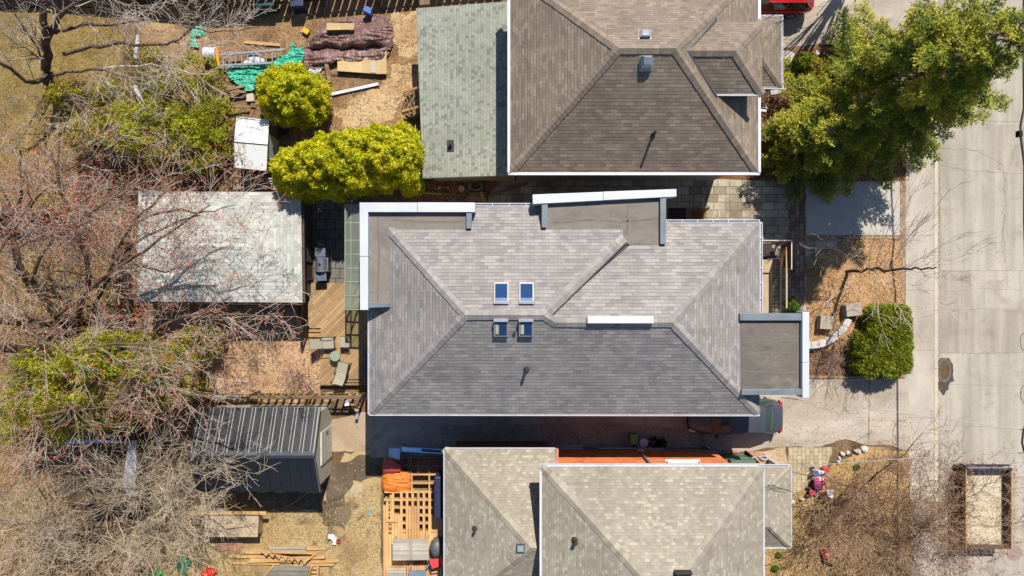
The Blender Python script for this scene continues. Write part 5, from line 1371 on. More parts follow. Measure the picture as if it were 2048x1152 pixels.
cloth('silver_tarp', [(612, 140), (640, 130), (664, 124), (650, 136), (628, 150), (614, 144)], m_ttarp, 'silver underside of a tarp folded out beside the round cedar', 'tarp', lambda x, y: .05, 3, amp=.04, seed=4)
cloth('orange_tarp', [(766, 946), (800, 940), (826, 946), (820, 962), (822, 982), (806, 986), (782, 990), (768, 982), (762, 966)], m_otarp, 'bright orange tarp draped over the unfinished deck corner', 'tarp', mound(794, 964, 32, 26, .55, 4), 1.6, amp=.055, ws=.085, seed=6)
cloth('red_tarp', [(772, 914), (786, 920), (804, 930), (800, 944), (766, 948), (766, 926)], plain('red_tarp', C(206, 74, 66), .5, 0, .12, 3), 'dull red tarp in the shade above the orange tarp', 'tarp', mound(786, 932, 36, 30, .7), 2, amp=.05, ws=.06, seed=8, sm=True)
cloth('tan_tarp', [(434, 1080), (486, 1080), (486, 1098), (470, 1103), (434, 1100)], plain('tan_tarp', C(190, 140, 108), .8, 0, .14, 4), 'brown ground sheet lying below the plywood crate', 'sheet', lambda x, y: .02, 3, amp=.02, seed=12)
cloth('green_net', [(358, 1108), (376, 1106), (382, 1126), (370, 1150), (352, 1140)], plain('green_net', C(70, 140, 100), .8, 0, .3, 6), 'pale green plastic sheet under the lower left twigs', 'sheet', lambda x, y: .05, 3, amp=.08, seed=14)
cloth('green_bag', [(304, 1142), (324, 1138), (330, 1150), (318, 1160), (302, 1158)], plain('green_bag', C(60, 190, 70), .5), 'bright green bag on the ground at the lower left edge', 'bag', lambda x, y: .15, 3, amp=.1, seed=15)
cloth('red_sheet', [(404, 1142), (412, 1136), (424, 1133), (432, 1142), (424, 1152), (410, 1158), (402, 1154)], plain('red_sheet', C(240, 66, 30), .5), 'bright red crumpled plastic near the lower left twigs', 'plastic sheet', lambda x, y: .15, 2.5, amp=.12, seed=16)
cloth('white_bag', [(656, 1072), (666, 1068), (671, 1076), (672, 1086), (668, 1090), (666, 1082), (656, 1080)], plain('white_bag', C(250, 252, 255), .5), 'white plastic bag on the trodden back lawn', 'bag', lambda x, y: .1, 2.5, amp=.08, seed=17)
def solid(name, pts, z0, z1, m, label, cat, group=None, bevel=.01):
    b = B(); b.ppoly(pts, z0, z1); return b.build(name, m, label=label, cat=cat, group=group, bevel=bevel)
def board(name, a, c, w_, h, z, m, label, cat='board', group=None):
    b = B(); b.bar(P(*a, z + h / 2), P(*c, z + h / 2), w_, h); return b.build(name, m, label=label, cat=cat, group=group, bevel=.006)
solid('plywood_sheet', [(674, 108), (757, 114), (757, 94), (773, 95), (773, 148), (757, 148), (675, 142)], .26, .30, m_plywood, 'cut plywood sheet lying on the brown tarp edge', 'plywood')
solid('paving_slab', [(741, 124), (751, 123), (752, 146), (741, 145)], .302, .33, m_slab, 'small grey slab resting on the plywood sheet', 'slab')
solid('plywood_sheet', [(653, 46), (709, 46), (708, 59), (653, 60)], .80, .86, m_plywood, 'narrow plywood strip on top of the brown tarp pile', 'plywood')
board('timber_post', (653, 127), (660, 166), .19, .16, .12, m_timber, 'short grey timber post by the round cedar', 'post')
board('steel_pipe', (640, 154), (740, 141), .03, .03, .05, plain('rusty_pipe', C(150, 92, 66), .7), 'thin rusty rod next to the plywood sheet', 'rod')
board('steel_pipe', (645, 148), (752, 148), .035, .03, .03, plain('brown_pipe', C(140, 104, 80), .7), 'brown rod along the lower side of the plywood sheet', 'rod')
board('gutter_length', (662, 189), (757, 168), .15, .10, .04, m_white, 'white length of gutter lying on the dirt yard', 'gutter')
board('lumber_board', (489, 84), (560, 90), .15, .05, .06, m_lumber, 'pale board lying above the aluminium ladder')
solid('yellow_case', [(603, 62), (608, 54), (619, 61), (614, 69)], .05, .22, plain('yellow_plastic', C(250, 196, 20), .4), 'yellow plastic case at the corner of the brown tarp', 'case')
solid('pale_board', [(599, 63), (602, 60), (614, 69), (612, 71)], .02, .07, m_lumber, 'short pale board touching the yellow case', 'board')
solid('blue_crate', [(724, 20), (731, 11), (743, 16), (741, 29)], .25, .6, plain('blue_plastic', C(64, 116, 200), .5, 0, .15, 5), 'blue plastic crate at the fence above the brown tarp', 'crate', bevel=.03)
solid('brick', [(645, 188), (652, 186), (653, 190), (646, 192)], .0, .09, plain('red_brick', C(196, 82, 50), .9), 'single red brick beside the round cedar', 'brick')
solid('storage_tote', [(518, 163), (545, 162), (547, 180), (520, 182)], .1, .55, plain('dark_tote', C(74, 76, 78), .6, 0, .12, 4), 'dark grey storage tote at the lower edge of the green tarp', 'tote', bevel=.04)
solid('plastic_case', [(508, 168), (517, 166), (518, 183), (508, 185)], .1, .4, m_blackp, 'black case next to the dark grey storage tote', 'case', bevel=.03)
b = B(); b.lathe(P(551, 153, .2), [(.17, 0), (.20, .02), (.20, .25), (.18, .26), (.16, .22)], 18); b.build('plastic_tub', plain('teal_tub', C(104, 186, 164), .5), label='round teal tub on the green tarp', cat='tub')
b = B()
for x, y, r_ in ((508, 118, .30), (520, 124, .24), (498, 128, .22)): b.lathe(P(x, y, .06), [(r_, 0), (r_ * 1.0, .12), (r_ * .8, .2), (r_ * .3, .23)], 14, 1.25, .75)
b.build('cement_bags', plain('pale_cement_sack', C(224, 224, 230), .8, 0, .06, 4), label='white filled sacks lying under the aluminium ladder', cat='sacks', smooth=True)
# extension ladder with its stabiliser and a barrel
ld = thing('extension_ladder', 'aluminium extension ladder lying across the green tarp', 'ladder', P(500, 115))
m_alu = plain('aluminium', C(204, 204, 210), .35, .6, .08, 4)
for (a, c, w_) in (((440, 110), (569, 99), .10), ((442, 131), (545, 126), .09)):
    b = B(); b.bar(P(*a, .42), P(*c, .42), w_, .09); b.build('rail', m_alu, ld)
b = B()
for k in range(9):
    t = k / 8; x = 446 + 98 * t; y0 = 109.5 - 8.4 * t; y1 = 130.8 - 4.6 * t; b.bar(P(x, y0, .42), P(x + 1, y1, .42), .045, .03)
b.build('rung', m_alu, ld)
b = B(); b.bar(P(433, 93, .5), P(438, 132, .5), .13, .08); b.build('stabiliser_bar', plain('orange_bar', C(244, 160, 40), .5), ld)
b = B(); b.wheel(P(421, 108, .4), (1, 0, 0), [(.30, -.30), (.33, -.28), (.33, .30), (.30, .32)], 24); b.build('barrel', plain('white_barrel', C(226, 230, 238), .4, 0, .06, 2), label='white barrel lying at the end of the ladder', cat='barrel', smooth=False)
# timber frame
fr = thing('timber_trestle', 'open pale timber trestle standing beside the round cedar', 'frame', P(485, 203))
for (a, c) in (((452, 181, .5), (450, 212, .5)), ((458, 182, .3), (457, 211, .3)), ((453, 182, .5), (492, 184, .3)), ((452, 213, .5), (498, 214, .3)), ((455, 180, .55), (488, 172, .3))):
    b = B(); b.bar(P(*a), P(*c), .12, .09); b.build('rail', m_timber, fr)
for a in ((452, 181), (450, 212)): b = B(); b.bar(P(*a, .5), P(*a, 0), .1); b.build('leg', m_timber, fr)
solid('concrete_block', [(492, 188), (506, 186), (508, 202), (493, 203)], 0, .19, m_kerb, 'grey concrete block inside the timber trestle', 'block')
solid('wood_offcut', [(502, 206), (513, 207), (512, 216), (500, 214)], 0, .1, m_timber, 'brown wood offcut by the timber trestle', 'board')
tb = thing('plastic_ring_tub', 'round blue rimmed tub at the foot of the round cedar', 'tub', P(570, 262))
b = B(); b.lathe(P(570, 262, 0), [(.26, 0), (.33, .28), (.36, .30), (.36, .34), (.32, .33), (.25, .06)], 26, cap=False); b.build('rim', plain('blue_tub', C(104, 128, 180), .5), tb)
b = B(); b.lathe(P(570, 262, .03), [(.26, 0), (.27, .12), (.05, .15)], 18); b.build('fill', plain('tub_soil', C(84, 44, 44), .9, 0, .4, 9), tb)
# side stairs with railings
st = thing('wooden_stairs', 'small wooden stair with slatted railings at the green extension', 'stairs', P(825, 205))
b = B()
for k in range(4): b.box(P(812 + k * 7, 0, .5).x, P(846, 0, .5).x, P(0, 234, .5).y, P(0, 184, .5).y, k * .25, (k + 1) * .25)
b.build('steps', m_timber, st)
for (a, c) in (((806, 184, .95), (840, 174, 1.9)), ((804, 223, .95), (842, 212, 1.9))):
    b = B(); b.bar(P(*a), P(*c), .1, .06); A0, C0 = P(*a), P(*c); b.bar(A0 - Vector((0, 0, .75)), C0 - Vector((0, 0, .75)), .06, .06)
    for k in range(9): q = A0.lerp(C0, k / 8); b.bar(q, q - Vector((0, 0, .8)), .035)
    b.build('railing', m_lumber, st)
b = B(); b.bar(P(845, 235, .1), P(843, 200, .1), .2, .1)
for k in range(3): b.bar(P(826 + 5 * k, 246, .05), P(829 + 5 * k, 234, .3), .06, .06)
b.build('loose_step', m_timber, st)
solid('plank', [(752, 248), (755, 246), (758, 262), (755, 263)], .0, .06, m_dkwood, 'dark plank on the sandy dirt above the cedar hedge', 'plank')
solid('plank', [(746, 260), (749, 246), (752, 247), (749, 261)], .0, .06, plain('redbrown_plank', C(132, 70, 50), .8), 'reddish plank on the sandy dirt above the cedar hedge', 'plank')
for pts, lab in (([(490, 6), (520, 0), (548, 4), (546, 12), (500, 12)], 'dark green bin behind the top fence'), ([(578, -4), (606, -6), (606, 12), (580, 14)], 'dark blue bin behind the top fence')):
    solid('wheelie_bin', pts, .0, .9, plain('bin_' + lab[5:9], C(24, 66, 70) if 'green' in lab else C(30, 42, 84), .5), lab, 'bin', bevel=.04)
board('steel_beam', (470, 29), (540, 26), .12, .1, .1, m_dkgrey, 'grey steel beam lying in the fence shade', 'beam')
board('steel_beam', (478, 34), (536, 31), .08, .08, .1, m_dkgrey, 'thin grey beam lying in the fence shade beside a thicker one', 'beam')
solid('wood_box', [(838, 0), (858, -6), (860, 8), (840, 10)], 0, .5, m_timber, 'wooden box in the corner above the green extension', 'box')
m_birch = plain('white_bark', C(226, 222, 216), .8, 0, .2, 6)
B().tube([P(277, 70, 2.4), P(270, 118, 2.4)], .09, 8).build('birch_log', m_birch, label='short white birch log at the top of the left cedars', cat='log')
B().tube([P(268, 172, 3.4), P(291, 220, 3.2)], .12, 8).build('birch_log', m_birch, label='longer white birch log lying among the left cedar tops', cat='log')
# bed beside the extension: logs, stump, tyre, planter
for k, (x, y, r_, lab) in enumerate([(879, 376, .085, 'small sawn log end standing in the side bed'), (896, 375, .06, 'thinnest sawn log end standing in the side bed'), (923, 377, .16, 'largest sawn stump in the shaded side bed')]):
    s_ = thing('sawn_stump', lab, 'stump', P(x, y), 'sawn log ends in the side bed')
    b = B(); b.lathe(P(x, y, 0), [(r_ * 1.25, 0), (r_ * 1.1, .1), (r_ * 1.04, .24)], 13); b.build('bark', m_timber, s_, smooth=False)
    b = B(); b.lathe(P(x, y, .24), [(r_, 0), (r_ * .96, .012), (.01, .014)], 13); b.build('cut_face', plain('fresh_cut_' + str(k), C(222, 170, 116), .8, 0, .15, 20), s_)
b = B(); b.lathe(P(952, 372, .05), [(.22, .0), (.33, .02), (.36, .09), (.33, .18), (.22, .2)], 26, 1.2, .9, cap=False); b.build('old_tyre', plain('dusty_rubber', C(132, 122, 110), .9, 0, .12, 5), label='dusty tyre lying at the extension wall', cat='tyre', smooth=True)
pb = thing('wood_planter', 'sawn wood planter box at the end of the side bed', 'planter', P(955, 390))
b = B(); b.pbox(937, 384, 973, 402, 0, .3); b.build('box', m_timber, pb, bevel=.02); b = B(); b.bar(P(962, 383, .33), P(968, 402, .33), .12, .04); b.build('cross_board', m_lumber, pb)
board('edging_board', (974, 392), (1056, 366), .14, .12, .0, m_timber, 'long edging board running slantwise along the shaded walk', 'edging')
board('garden_plank', (846, 386), (884, 388), .10, .05, .02, m_lumber, 'pale plank in the side bed beside the cedar hedge', 'plank')
board('garden_plank', (848, 392), (880, 393), .08, .05, .02, m_timber, 'dull plank in the side bed beside the cedar hedge', 'plank')
b = B(); b.box(P(1336, 0).x, P(1372, 0).x, P(0, 440).y, P(0, 416).y, 0, .04); b.build('door_mat', plain('maroon_mat', C(70, 50, 50), .9), label='dark door mat at the side door of the grey roofed house', cat='mat')
# lower fence clutter
board('metal_post', (713, 838), (718, 806), .14, .12, .25, plain('blue_grey_post', C(176, 188, 208), .5, .2), 'pale blue post leaning on the picket fence', 'post')
board('brace_board', (700, 806), (716, 822), .14, .08, .5, m_lumber, 'short brace board leaning against the picket fence', 'board')
solid('wood_board', [(722, 802), (740, 802), (740, 824), (722, 822)], .02, .06, m_brownpanel, 'brown wood board on the ground beside the eave corner', 'board')
cloth('white_scrap', [(688, 800), (698, 804), (700, 812), (692, 812), (686, 806)], plain('white_scrap', C(224, 228, 244), .6), 'white plastic scrap at the picket fence', 'plastic sheet', lambda x, y: .1, 2, amp=.06, seed=22)

# ------------------------------------------------------------------ lower left yard
pc = thing('plywood_crate', 'long plywood crate beside the black metal shed', 'crate', P(468, 1055))
b = B(); b.ppoly([(412, 1030), (516, 1034), (514, 1072), (412, 1072)], .0, .78); b.build('box', m_plywood, pc)
b = B(); b.ppoly([(410, 1028), (518, 1031), (515, 1074), (409, 1074)], .78, .83); b.build('lid', plain('weathered_ply', C(206, 182, 146), .85, 0, .14, 2, dirt=C(170, 140, 104)), pc)
board('lumber_board', (366, 1026), (533, 1026), .16, .09, .86, m_lumber, 'long pale board lying along the top of the plywood crate')
pal = thing('wooden_pallet', 'wooden pallet standing under the bare lower left branches', 'pallet', P(378, 1035))
b = B()
for k in range(5): b.bar(P(366 + k * 8, 1020, .2 + .04 * k), P(364 + k * 8, 1050, .2 + .04 * k), .11, .03)
b.build('boards', m_lumber, pal); b = B(); [b.bar(P(364, y, .15), P(400, y, .3), .06, .08) for y in (1022, 1035, 1048)]; b.build('bearer', m_lumber, pal)
lumber = [((486, 1101), (528, 1102), .26, .16, .0), ((538, 1095), (611, 1096), .09, .12, .0), ((538, 1100), (611, 1101), .09, .10, .0), ((614, 1097), (652, 1098), .13, .09, .0), ((462, 1112), (560, 1113), .16, .10, .0), ((500, 1120), (640, 1122), .18, .14, .0),
          ((466, 1126), (560, 1128), .09, .10, .0), ((560, 1118), (650, 1114), .15, .12, .15), ((600, 1124), (678, 1121), .16, .10, .0), ((590, 1129), (668, 1129), .12, .14, .0), ((494, 1124), (575, 1122), .07, .06, .15)]
labs = ['short thick offcut at the upper left of the lumber', 'grey board at the top edge of the lumber', 'grey board just below the topmost one of the lumber', 'short pale board at the upper right of the lumber', 'orange board sticking out furthest left of the lumber', 'wide board across the middle of the lumber',
        'narrow lower left board of the lumber', 'board raised on the middle of the lumber', 'board sticking out furthest right of the lumber', 'thick lower right board of the lumber', 'thin lath lying on the lumber above the pallet steps']
for (a, c, w_, h, z), lab in zip(lumber, labs): board('lumber_board', a, c, w_, h, z, m_oldgrey if 'grey' in lab else m_lumber, lab, 'board', 'loose lumber on the back lawn')
sj = thing('stair_stringer', 'notched stair stringer lying over the loose lumber', 'stringer', P(575, 1115))
b = B()
for k in range(7):
    x = 524 + 13 * k; y = 1105 + 2.2 * k
    b.prism([P(x, y, .42), P(x + 13, y + 2.2, .42), P(x + 8, y + 8 + k * .6, .42)], .34)
b.bar(P(520, 1103, .38), P(628, 1106, .38), .12, .07); b.bar(P(606, 1128, .36), P(632, 1106, .38), .08, .06); b.build('board', m_lumber, sj)
ps_ = thing('plank_ramp', 'grey plank ramp with wooden sides at the bottom edge', 'ramp', P(580, 1150))
b = B(); q = [P(549, 1132, .75), P(622, 1132, .75), P(600, 1190, .2), P(500, 1190, .2)]; b.prism(q, 0, [p - Vector((0, 0, .05)) for p in q]); b.build('boards', wood('grey_ramp_boards', C(150, 140, 124), C(186, 176, 158), .13), ps_)
b = B(); b.bar(P(546, 1132, .75), P(494, 1190, .2), .06, .2); b.bar(P(624, 1132, .75), P(606, 1190, .2), .06, .2); b.build('side_board', m_lumber, ps_)
b = B(); [b.bar(P(622, y, .5), P(636, y, .5), .1, .05) for y in (1136, 1144, 1152)]; b.bar(P(636, 1130, .5), P(636, 1160, .5), .06, .1); b.build('crate', m_lumber, ps_)
b = B(); b.lathe(P(679, 1081, 0), [(.07, 0), (.10, .15), (.085, .15), (.06, .02)], 14, cap=False); b.build('red_pot', plain('red_plastic_pot', C(206, 50, 40), .5), label='small red pot beside the white plastic bag', cat='pot')
solid('toy_strip', [(735, 1020), (738, 1020), (738, 1031), (735, 1031)], 0, .04, plain('cyan_plastic', C(70, 190, 210), .5), 'small cyan plastic strip on the trodden lawn', 'strip')

# ------------------------------------------------------------------ unfinished deck of the lower house
zd2 = .55
ud = thing('unfinished_deck', 'unfinished cedar deck with missing boards and open framing', 'deck', P(825, 1050))
b = B(); X = lambda px: P(px, 0, zd2).x; Yp = lambda py: P(0, py, zd2).y
xs_ = np.arange(766, 884, 5.65)
def plk(i, y0, y1): b.box(X(xs_[i]) + .008, X(xs_[i] + 5.65) - .008, Yp(y1), Yp(y0), zd2 - .035, zd2)
for i in range(len(xs_)):
    x = xs_[i]
    if i < 2: plk(i, 1000 if i else 1010, 1165)
    elif i == 2:
        plk(i, 1068, 1165)
        for y in (1000, 1015, 1030, 1043): plk(i, y + 8, y + 12)
    elif i == 3: plk(i, 985, 1165)
    elif i in (4, 5): plk(i, 1030, 1165)
    elif i % 2 == 0 and 4 < i < 20: plk(i, 983, 1165)
    else:
        e = {7: 1066, 9: 1014, 11: 1014, 13: 1064, 15: 1064, 17: 1030, 19: 1030}.get(i, 1030)
        plk(i, e, 1165)
        for y in np.arange(998, e - 4, 15.5): plk(i, y, y + 4)
for i, (s0, s1) in ((4, (1032, 1040)), ): pass
b.build('boards', m_newwood, ud)
b = B()
for y in (949, 966, 984, 1000, 1015.5, 1031, 1047, 1063): b.box(X(800 if y < 980 else 768), X(884), Yp(y + 2.2), Yp(y), zd2 - .26, zd2 - .04)
for x in (822, 857, 882): b.box(X(x), X(x + 2.5), Yp(990), Yp(948), zd2 - .26, zd2 - .042)
b.build('joist', m_lumber, ud)
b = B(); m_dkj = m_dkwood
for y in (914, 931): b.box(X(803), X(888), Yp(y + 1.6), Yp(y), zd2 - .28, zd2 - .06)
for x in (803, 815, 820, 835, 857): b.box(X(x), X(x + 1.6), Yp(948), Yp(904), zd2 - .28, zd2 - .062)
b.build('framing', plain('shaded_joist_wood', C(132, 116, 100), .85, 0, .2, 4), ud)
b = B(); b.box(X(768), X(884), Yp(1165), Yp(980), .02, .05); b.build('ground_sheet', ground('soil_under_deck', [C(120, 92, 70), C(168, 136, 104), C(190, 160, 128)], 1, 9), ud)
b = B()
for x, y in ((770, 1000), (770, 1100), (880, 985), (825, 985), (770, 1160)): b.bar((X(x), Yp(y), 0), (X(x), Yp(y), zd2 - .05), .09)
b.build('post', m_lumber, ud)
board('deck_board', (781, 990), (783, 1044), .10, .035, zd2 + .0, m_lumber, 'loose board lying lengthwise on the unfinished deck'); board('deck_board', (773, 1043), (795, 1044), .05, .04, zd2 + .035, m_lumber, 'short stick lying across the unfinished deck', 'stick')
board('deck_board', (863, 1063), (886, 1061), .09, .04, zd2, m_lumber, 'pale board lying across the deck by the wing wall')
solid('steel_channel', [(803, 894), (888, 899.5), (888, 908), (803, 903)], .50, .66, plain('sky_blue_channel', C(170, 225, 255, .95), .4, 0, .06, 2), 'long light blue channel along the driveway edge', 'channel', bevel=0)
solid('channel_recess', [(843, 897.5), (888, 901), (888, 906), (843, 903.2)], .661, .668, plain('deep_blue_panel', C(16, 60, 120), .4), 'dark blue inlaid strip on the light blue channel', 'strip', bevel=0)
sc_ = thing('galvanised_box', 'open galvanised metal box beside the red tarp', 'box', P(789, 908))
b = B(); q = [(777, 895), (801, 896), (799, 920), (777, 914)]
pp = [P(x, y, .6) for x, y in q]
for i in range(4): b.bar(pp[i], pp[(i + 1) % 4], .03, .06)
b.build('rim', m_gal, sc_); b = B(); b.prism([p * 1 - Vector((0, 0, .06)) for p in pp], .05); b.build('body', plain('dull_zinc', C(210, 222, 244, .8), .45, .3, .25, 4), sc_)
bl = B(); bl.box(X(873.5), X(888), Yp(1024), Yp(940), zd2, 1.75); bl.build('covered_cabinet', plain('navy_cover', C(34, 46, 82), .6, 0, .1, 2), label='tall navy covered cabinet against the wing wall', cat='cabinet', bevel=.08)  # block for the navy shape by the wing, shade put into its colour
tbl = thing('garden_table', 'grey weathered garden table on the unfinished deck', 'table', P(821, 1098))
zt = 1.27
b = B(); b.ppoly([(785, 1078.5), (857, 1078), (858, 1120), (785, 1121)], zt - .05, zt); b.build('top', m_oldgrey, tbl)
b = B(); b.ppoly([(817, 1079), (824, 1079), (825, 1120), (819, 1120)], zt, zt + .012); b.build('runner', plain('taupe_runner', C(176, 166, 146), .9), tbl)
for x, y in ((788, 1082), (854, 1081), (788, 1117), (854, 1117)): b = B(); b.bar(P(x, y, zt - .05), (P(x, y, zt).x, P(x, y, zt).y, zd2), .07); b.build('leg', m_oldgrey, tbl)
kb = thing('kettle_grill', 'round grill under a charcoal grey cover on the deck', 'grill', P(872, 1096))
q = P(874, 1095, 1.0); b = B(); b.lathe(Vector((q.x, q.y, zd2)), [(.30, 0), (.40, .1), (.44, .35), (.42, .55), (.30, .70), (.15, .76), (.04, .775)], 22, .85, 1.05)
for i, v in enumerate(b.v): 
    k = mnoise.noise(Vector(v) * 3.0) * .06; b.v[i] = (v[0] + k, v[1] + k * .6, v[2])
b.build('cover', plain('charcoal_cover', C(104, 104, 108), .5, 0, .15, 3), kb, smooth=True)
b = B(); b.tube([q + Vector((.1, .25, .1)), q + Vector((.2, .42, .25)), q + Vector((.34, .42, .2))], .03, 8); b.build('handle', m_black, kb)
rc = thing('folding_chair', 'red folding chair beside the covered grill', 'chair', P(868, 1128))
b = B(); f = [P(858, 1119, 1.0), P(877, 1117, 1.0), P(878, 1133, 1.05), P(864, 1138, 1.05)]; b.prism(f, 0, [p - Vector((0, 0, .03)) for p in f]); b.build('seat', plain('red_canvas', C(226, 66, 76), .8, 0, .08, 4), rc)
b = B(); f = [P(879, 1116, 1.0), P(881, 1114, 1.5), P(889, 1130, 1.5), P(884, 1134, 1.0)]; b.prism(f, 0, [p - Vector((.02, 0, .02)) for p in f]); b.build('backrest', plain('red_canvas_back', C(206, 50, 70), .8), rc)
b = B(); [b.bar(P(x, y, 1.0), (P(x, y, 1).x, P(x, y, 1).y, zd2), .035) for x, y in ((858, 1119), (877, 1117), (880, 1134), (864, 1139))]; b.bar(P(857, 1119, 1.0), P(863, 1142, 1.02), .05); b.bar(P(863, 1142, 1.0), P(879, 1140, 1.0), .04); b.build('frame', m_black, rc)
solid('cushion', [(828, 1124), (846, 1122), (846, 1126), (828, 1129)], zd2, zd2 + .08, plain('red_cushion', C(226, 70, 80), .9), 'narrow red cushion sticking out under the grey table', 'cushion', bevel=.02)
gc = thing('grey_chair', 'slate grey chair at the bottom edge of the deck', 'chair', P(834, 1148))
b = B(); b.ppoly([(818, 1141), (852, 1140), (851, 1165), (817, 1165)], .98, 1.02); b.build('seat', plain('slate_seat', C(128, 142, 154), .7), gc)
b = B(); [b.bar(P(x, y, 1.0), P(x2, y2, 1.2), .05) for x, y, x2, y2 in ((820, 1142, 822, 1130), (850, 1141, 858, 1128))]; [b.bar(P(x, y, 1.0), (P(x, y, 1).x, P(x, y, 1).y, zd2), .05) for x, y in ((820, 1142), (850, 1141), (820, 1163), (850, 1163))]; b.build('frame', m_gal, gc)
bx = thing('slatted_bench', 'slatted wooden bench box at the deck bottom edge', 'bench', P(793, 1146))
b = B()
for y in (1139, 1143.5, 1148, 1152.5, 1157): b.bar(P(776, y, 1.0), P(810, y, 1.0), .08, .04)
b.build('slat_panel', m_oldgrey, bx); b = B(); b.pbox(774, 1136, 812, 1165, zd2, .9); b.build('box', m_newwood, bx)
# ------------------------------------------------------------------ front garden and driveway things
m_stone = plain('cut_stone', C(186, 174, 158), .9, 0, .12, 2.5, bump=.3, dirt=C(150, 138, 122))
m_stone2 = plain('pale_stone', C(222, 214, 204), .9, 0, .12, 3, bump=.3, dirt=C(190, 176, 158))
solid('stone_block', [(1642, 632), (1668, 633), (1664, 659), (1640, 658)], 0, .5, m_stone, 'square stone block standing in the leaf bed beside the curved wall', 'stone block', None, .02)
solid('stone_block', [(1692, 611), (1722, 605), (1725, 630), (1694, 634)], 0, .55, m_stone, 'large stone block at the corner of the clipped green hedge', 'stone block', None, .02)
cw = thing('curved_garden_wall', 'curved low stone wall around the front leaf bed', 'wall', P(1670, 680))
cc = (1622, 606); zt = .38
for k in range(9):
    a0, a1 = R(-2 + 11.2 * k), R(-2 + 11.2 * (k + 1) - .5)
    f = [P(cc[0] + r_ * math.cos(a) * 1.0, cc[1] + r_ * math.sin(a) * 1.03, zt) for r_, a in ((76, a0 + .42), (76, a1 + .42), (89, a1 + .42), (89, a0 + .42))]
    if f[0].x < P(1612, 0).x: continue
    b = B(); b.prism(f, 0); b.build('stone', m_stone2, cw, bevel=.015)
for k, (pts, lab) in enumerate([([(1616, 751), (1700, 752), (1700, 757), (1616, 757)], 'brick edging along the driveway under the brown shrub'), ([(1700, 752), (1812, 750), (1811, 756), (1700, 757)], 'brick edging along the driveway under the clipped hedge')]):
    solid('brick_edging', pts, 0, .08, m_brickb, lab, 'edging')
rocks = [(1727, 897, 7, 6, 'big pale rock at the driveway corner of the straw lawn'), (1713, 901, 6, 5, 'pale rock second from the driveway corner'), (1694, 905, 5, 4, 'middle rock in the curved row beside the paver walk'), (1684, 908, 4, 4, 'greyish rock in the curved row beside the paver walk'), (1677, 916, 3, 4, 'small rock near the lower end of the curved row'), (1674, 922, 3, 3, 'smallest rock at the lower end of the curved row'),
         (1584, 1003, 6, 5, 'white rock at the porch roof edge'), (1604, 998, 6, 3, 'flat rock on the lawn edge beside the porch roof'), (1617, 991, 6, 3, 'flat rock below the ride-on toys'), (1629, 986, 4, 3, 'little rock nearest the dark tray')]
for (x, y, rx, ry, lab) in rocks:
    b = B(); c0 = P(x, y, 0); n = 11; k0 = CAMZ / F
    b.lathe(c0, [(1, 0), (1.08, .08), (.8, .15), (.25, .18)], n, rx * k0, ry * k0)
    for i, v in enumerate(b.v): d = mnoise.noise(Vector(v) * 4.0) * .08; b.v[i] = (v[0] + d, v[1] - d, v[2] + abs(d) * .5)
    b.build('edging_rock', m_stone2, label=lab, cat='rock', group='rocks edging the straw lawn')
for (pts, lab) in [([(1562, 102), (1580, 101), (1590, 108), (1584, 122), (1564, 120)], 'flagstone nearest the driveway beside the white porch gutter'), ([(1564, 122), (1586, 124), (1590, 140), (1574, 146), (1564, 142)], 'second flagstone beside the white porch gutter'), ([(1562, 144), (1576, 148), (1590, 144), (1588, 160), (1572, 168), (1562, 166)], 'large flagstone beside the lower porch gutter corner'),
                   ([(1540, 180), (1562, 170), (1576, 172), (1566, 186), (1542, 190)], 'flagstone under the porch gutter corner'), ([(1519, 214), (1532, 212), (1538, 219), (1526, 223), (1519, 222)], 'small loose flagstone at the brown house corner'), ([(1632, 100), (1640, 102), (1640, 110), (1631, 109)], 'small pale stone beside the round shrub')]:
    solid('flagstone', pts, 0, .07, plain('flag_' + str(pts[0]), C(208, 208, 200), .85, 0, .1, 2, dirt=C(170, 168, 156)), lab, 'flagstone', 'flagstones beside the brown house', .015)
# bins and bags in the shaded drive
jc = thing('jerry_can', 'green jerry can standing in the shaded driveway', 'can', P(1268, 879))
m_jg = plain('green_can_plastic', C(106, 160, 96), .45, 0, .1, 5)
b = B(); b.ppoly([(1260.5, 869), (1276, 869), (1276, 890), (1260.5, 890)], 0, .42); b.build('body', m_jg, jc, bevel=.04)
b = B(); b.bar(P(1263, 876, .46), P(1274, 876, .46), .05, .03); b.build('handle', m_jg, jc); b = B(); b.lathe(P(1268, 886, .42), [(.06, 0), (.06, .05), (.03, .06)], 12); b.build('cap', plain('pale_cap', C(150, 170, 130), .5), jc)
bk = thing('white_bucket', 'white plastic bucket between the green can and black bags', 'bucket', P(1288, 886))
m_bk = plain('bucket_plastic', C(206, 214, 232), .45, 0, .05, 3)
b = B(); b.lathe(P(1288, 886, 0), [(.20, 0), (.25, .38), (.265, .39), (.265, .42), (.24, .41), (.2, .06), (.05, .05)], 26, cap=False); b.build('body', m_bk, bk, smooth=False)
b = B(); b.lathe(P(1288, 886, .40), [(.235, -.04), (.22, -.01), (.03, 0)], 24); b.build('lid', plain('bucket_lid', C(190, 200, 224), .4, 0, .15, 8), bk)
def bag(pts, h, lab, seed):
    cx = sum(p[0] for p in pts) / len(pts); cy = sum(p[1] for p in pts) / len(pts)
    cloth('rubbish_bag', pts, m_blackp, lab, 'bag', mound(cx, cy, 14, 13, h), 2, amp=.06, ws=.16, group='black rubbish bags', seed=seed)
bag([(1298, 876), (1312, 874), (1318, 884), (1316, 897), (1304, 898), (1296, 890)], .45, 'black rubbish bag touching the white bucket', 31)
bag([(1316, 878), (1328, 874), (1334, 884), (1332, 896), (1318, 897)], .45, 'black rubbish bag at the far side from the white bucket', 33)
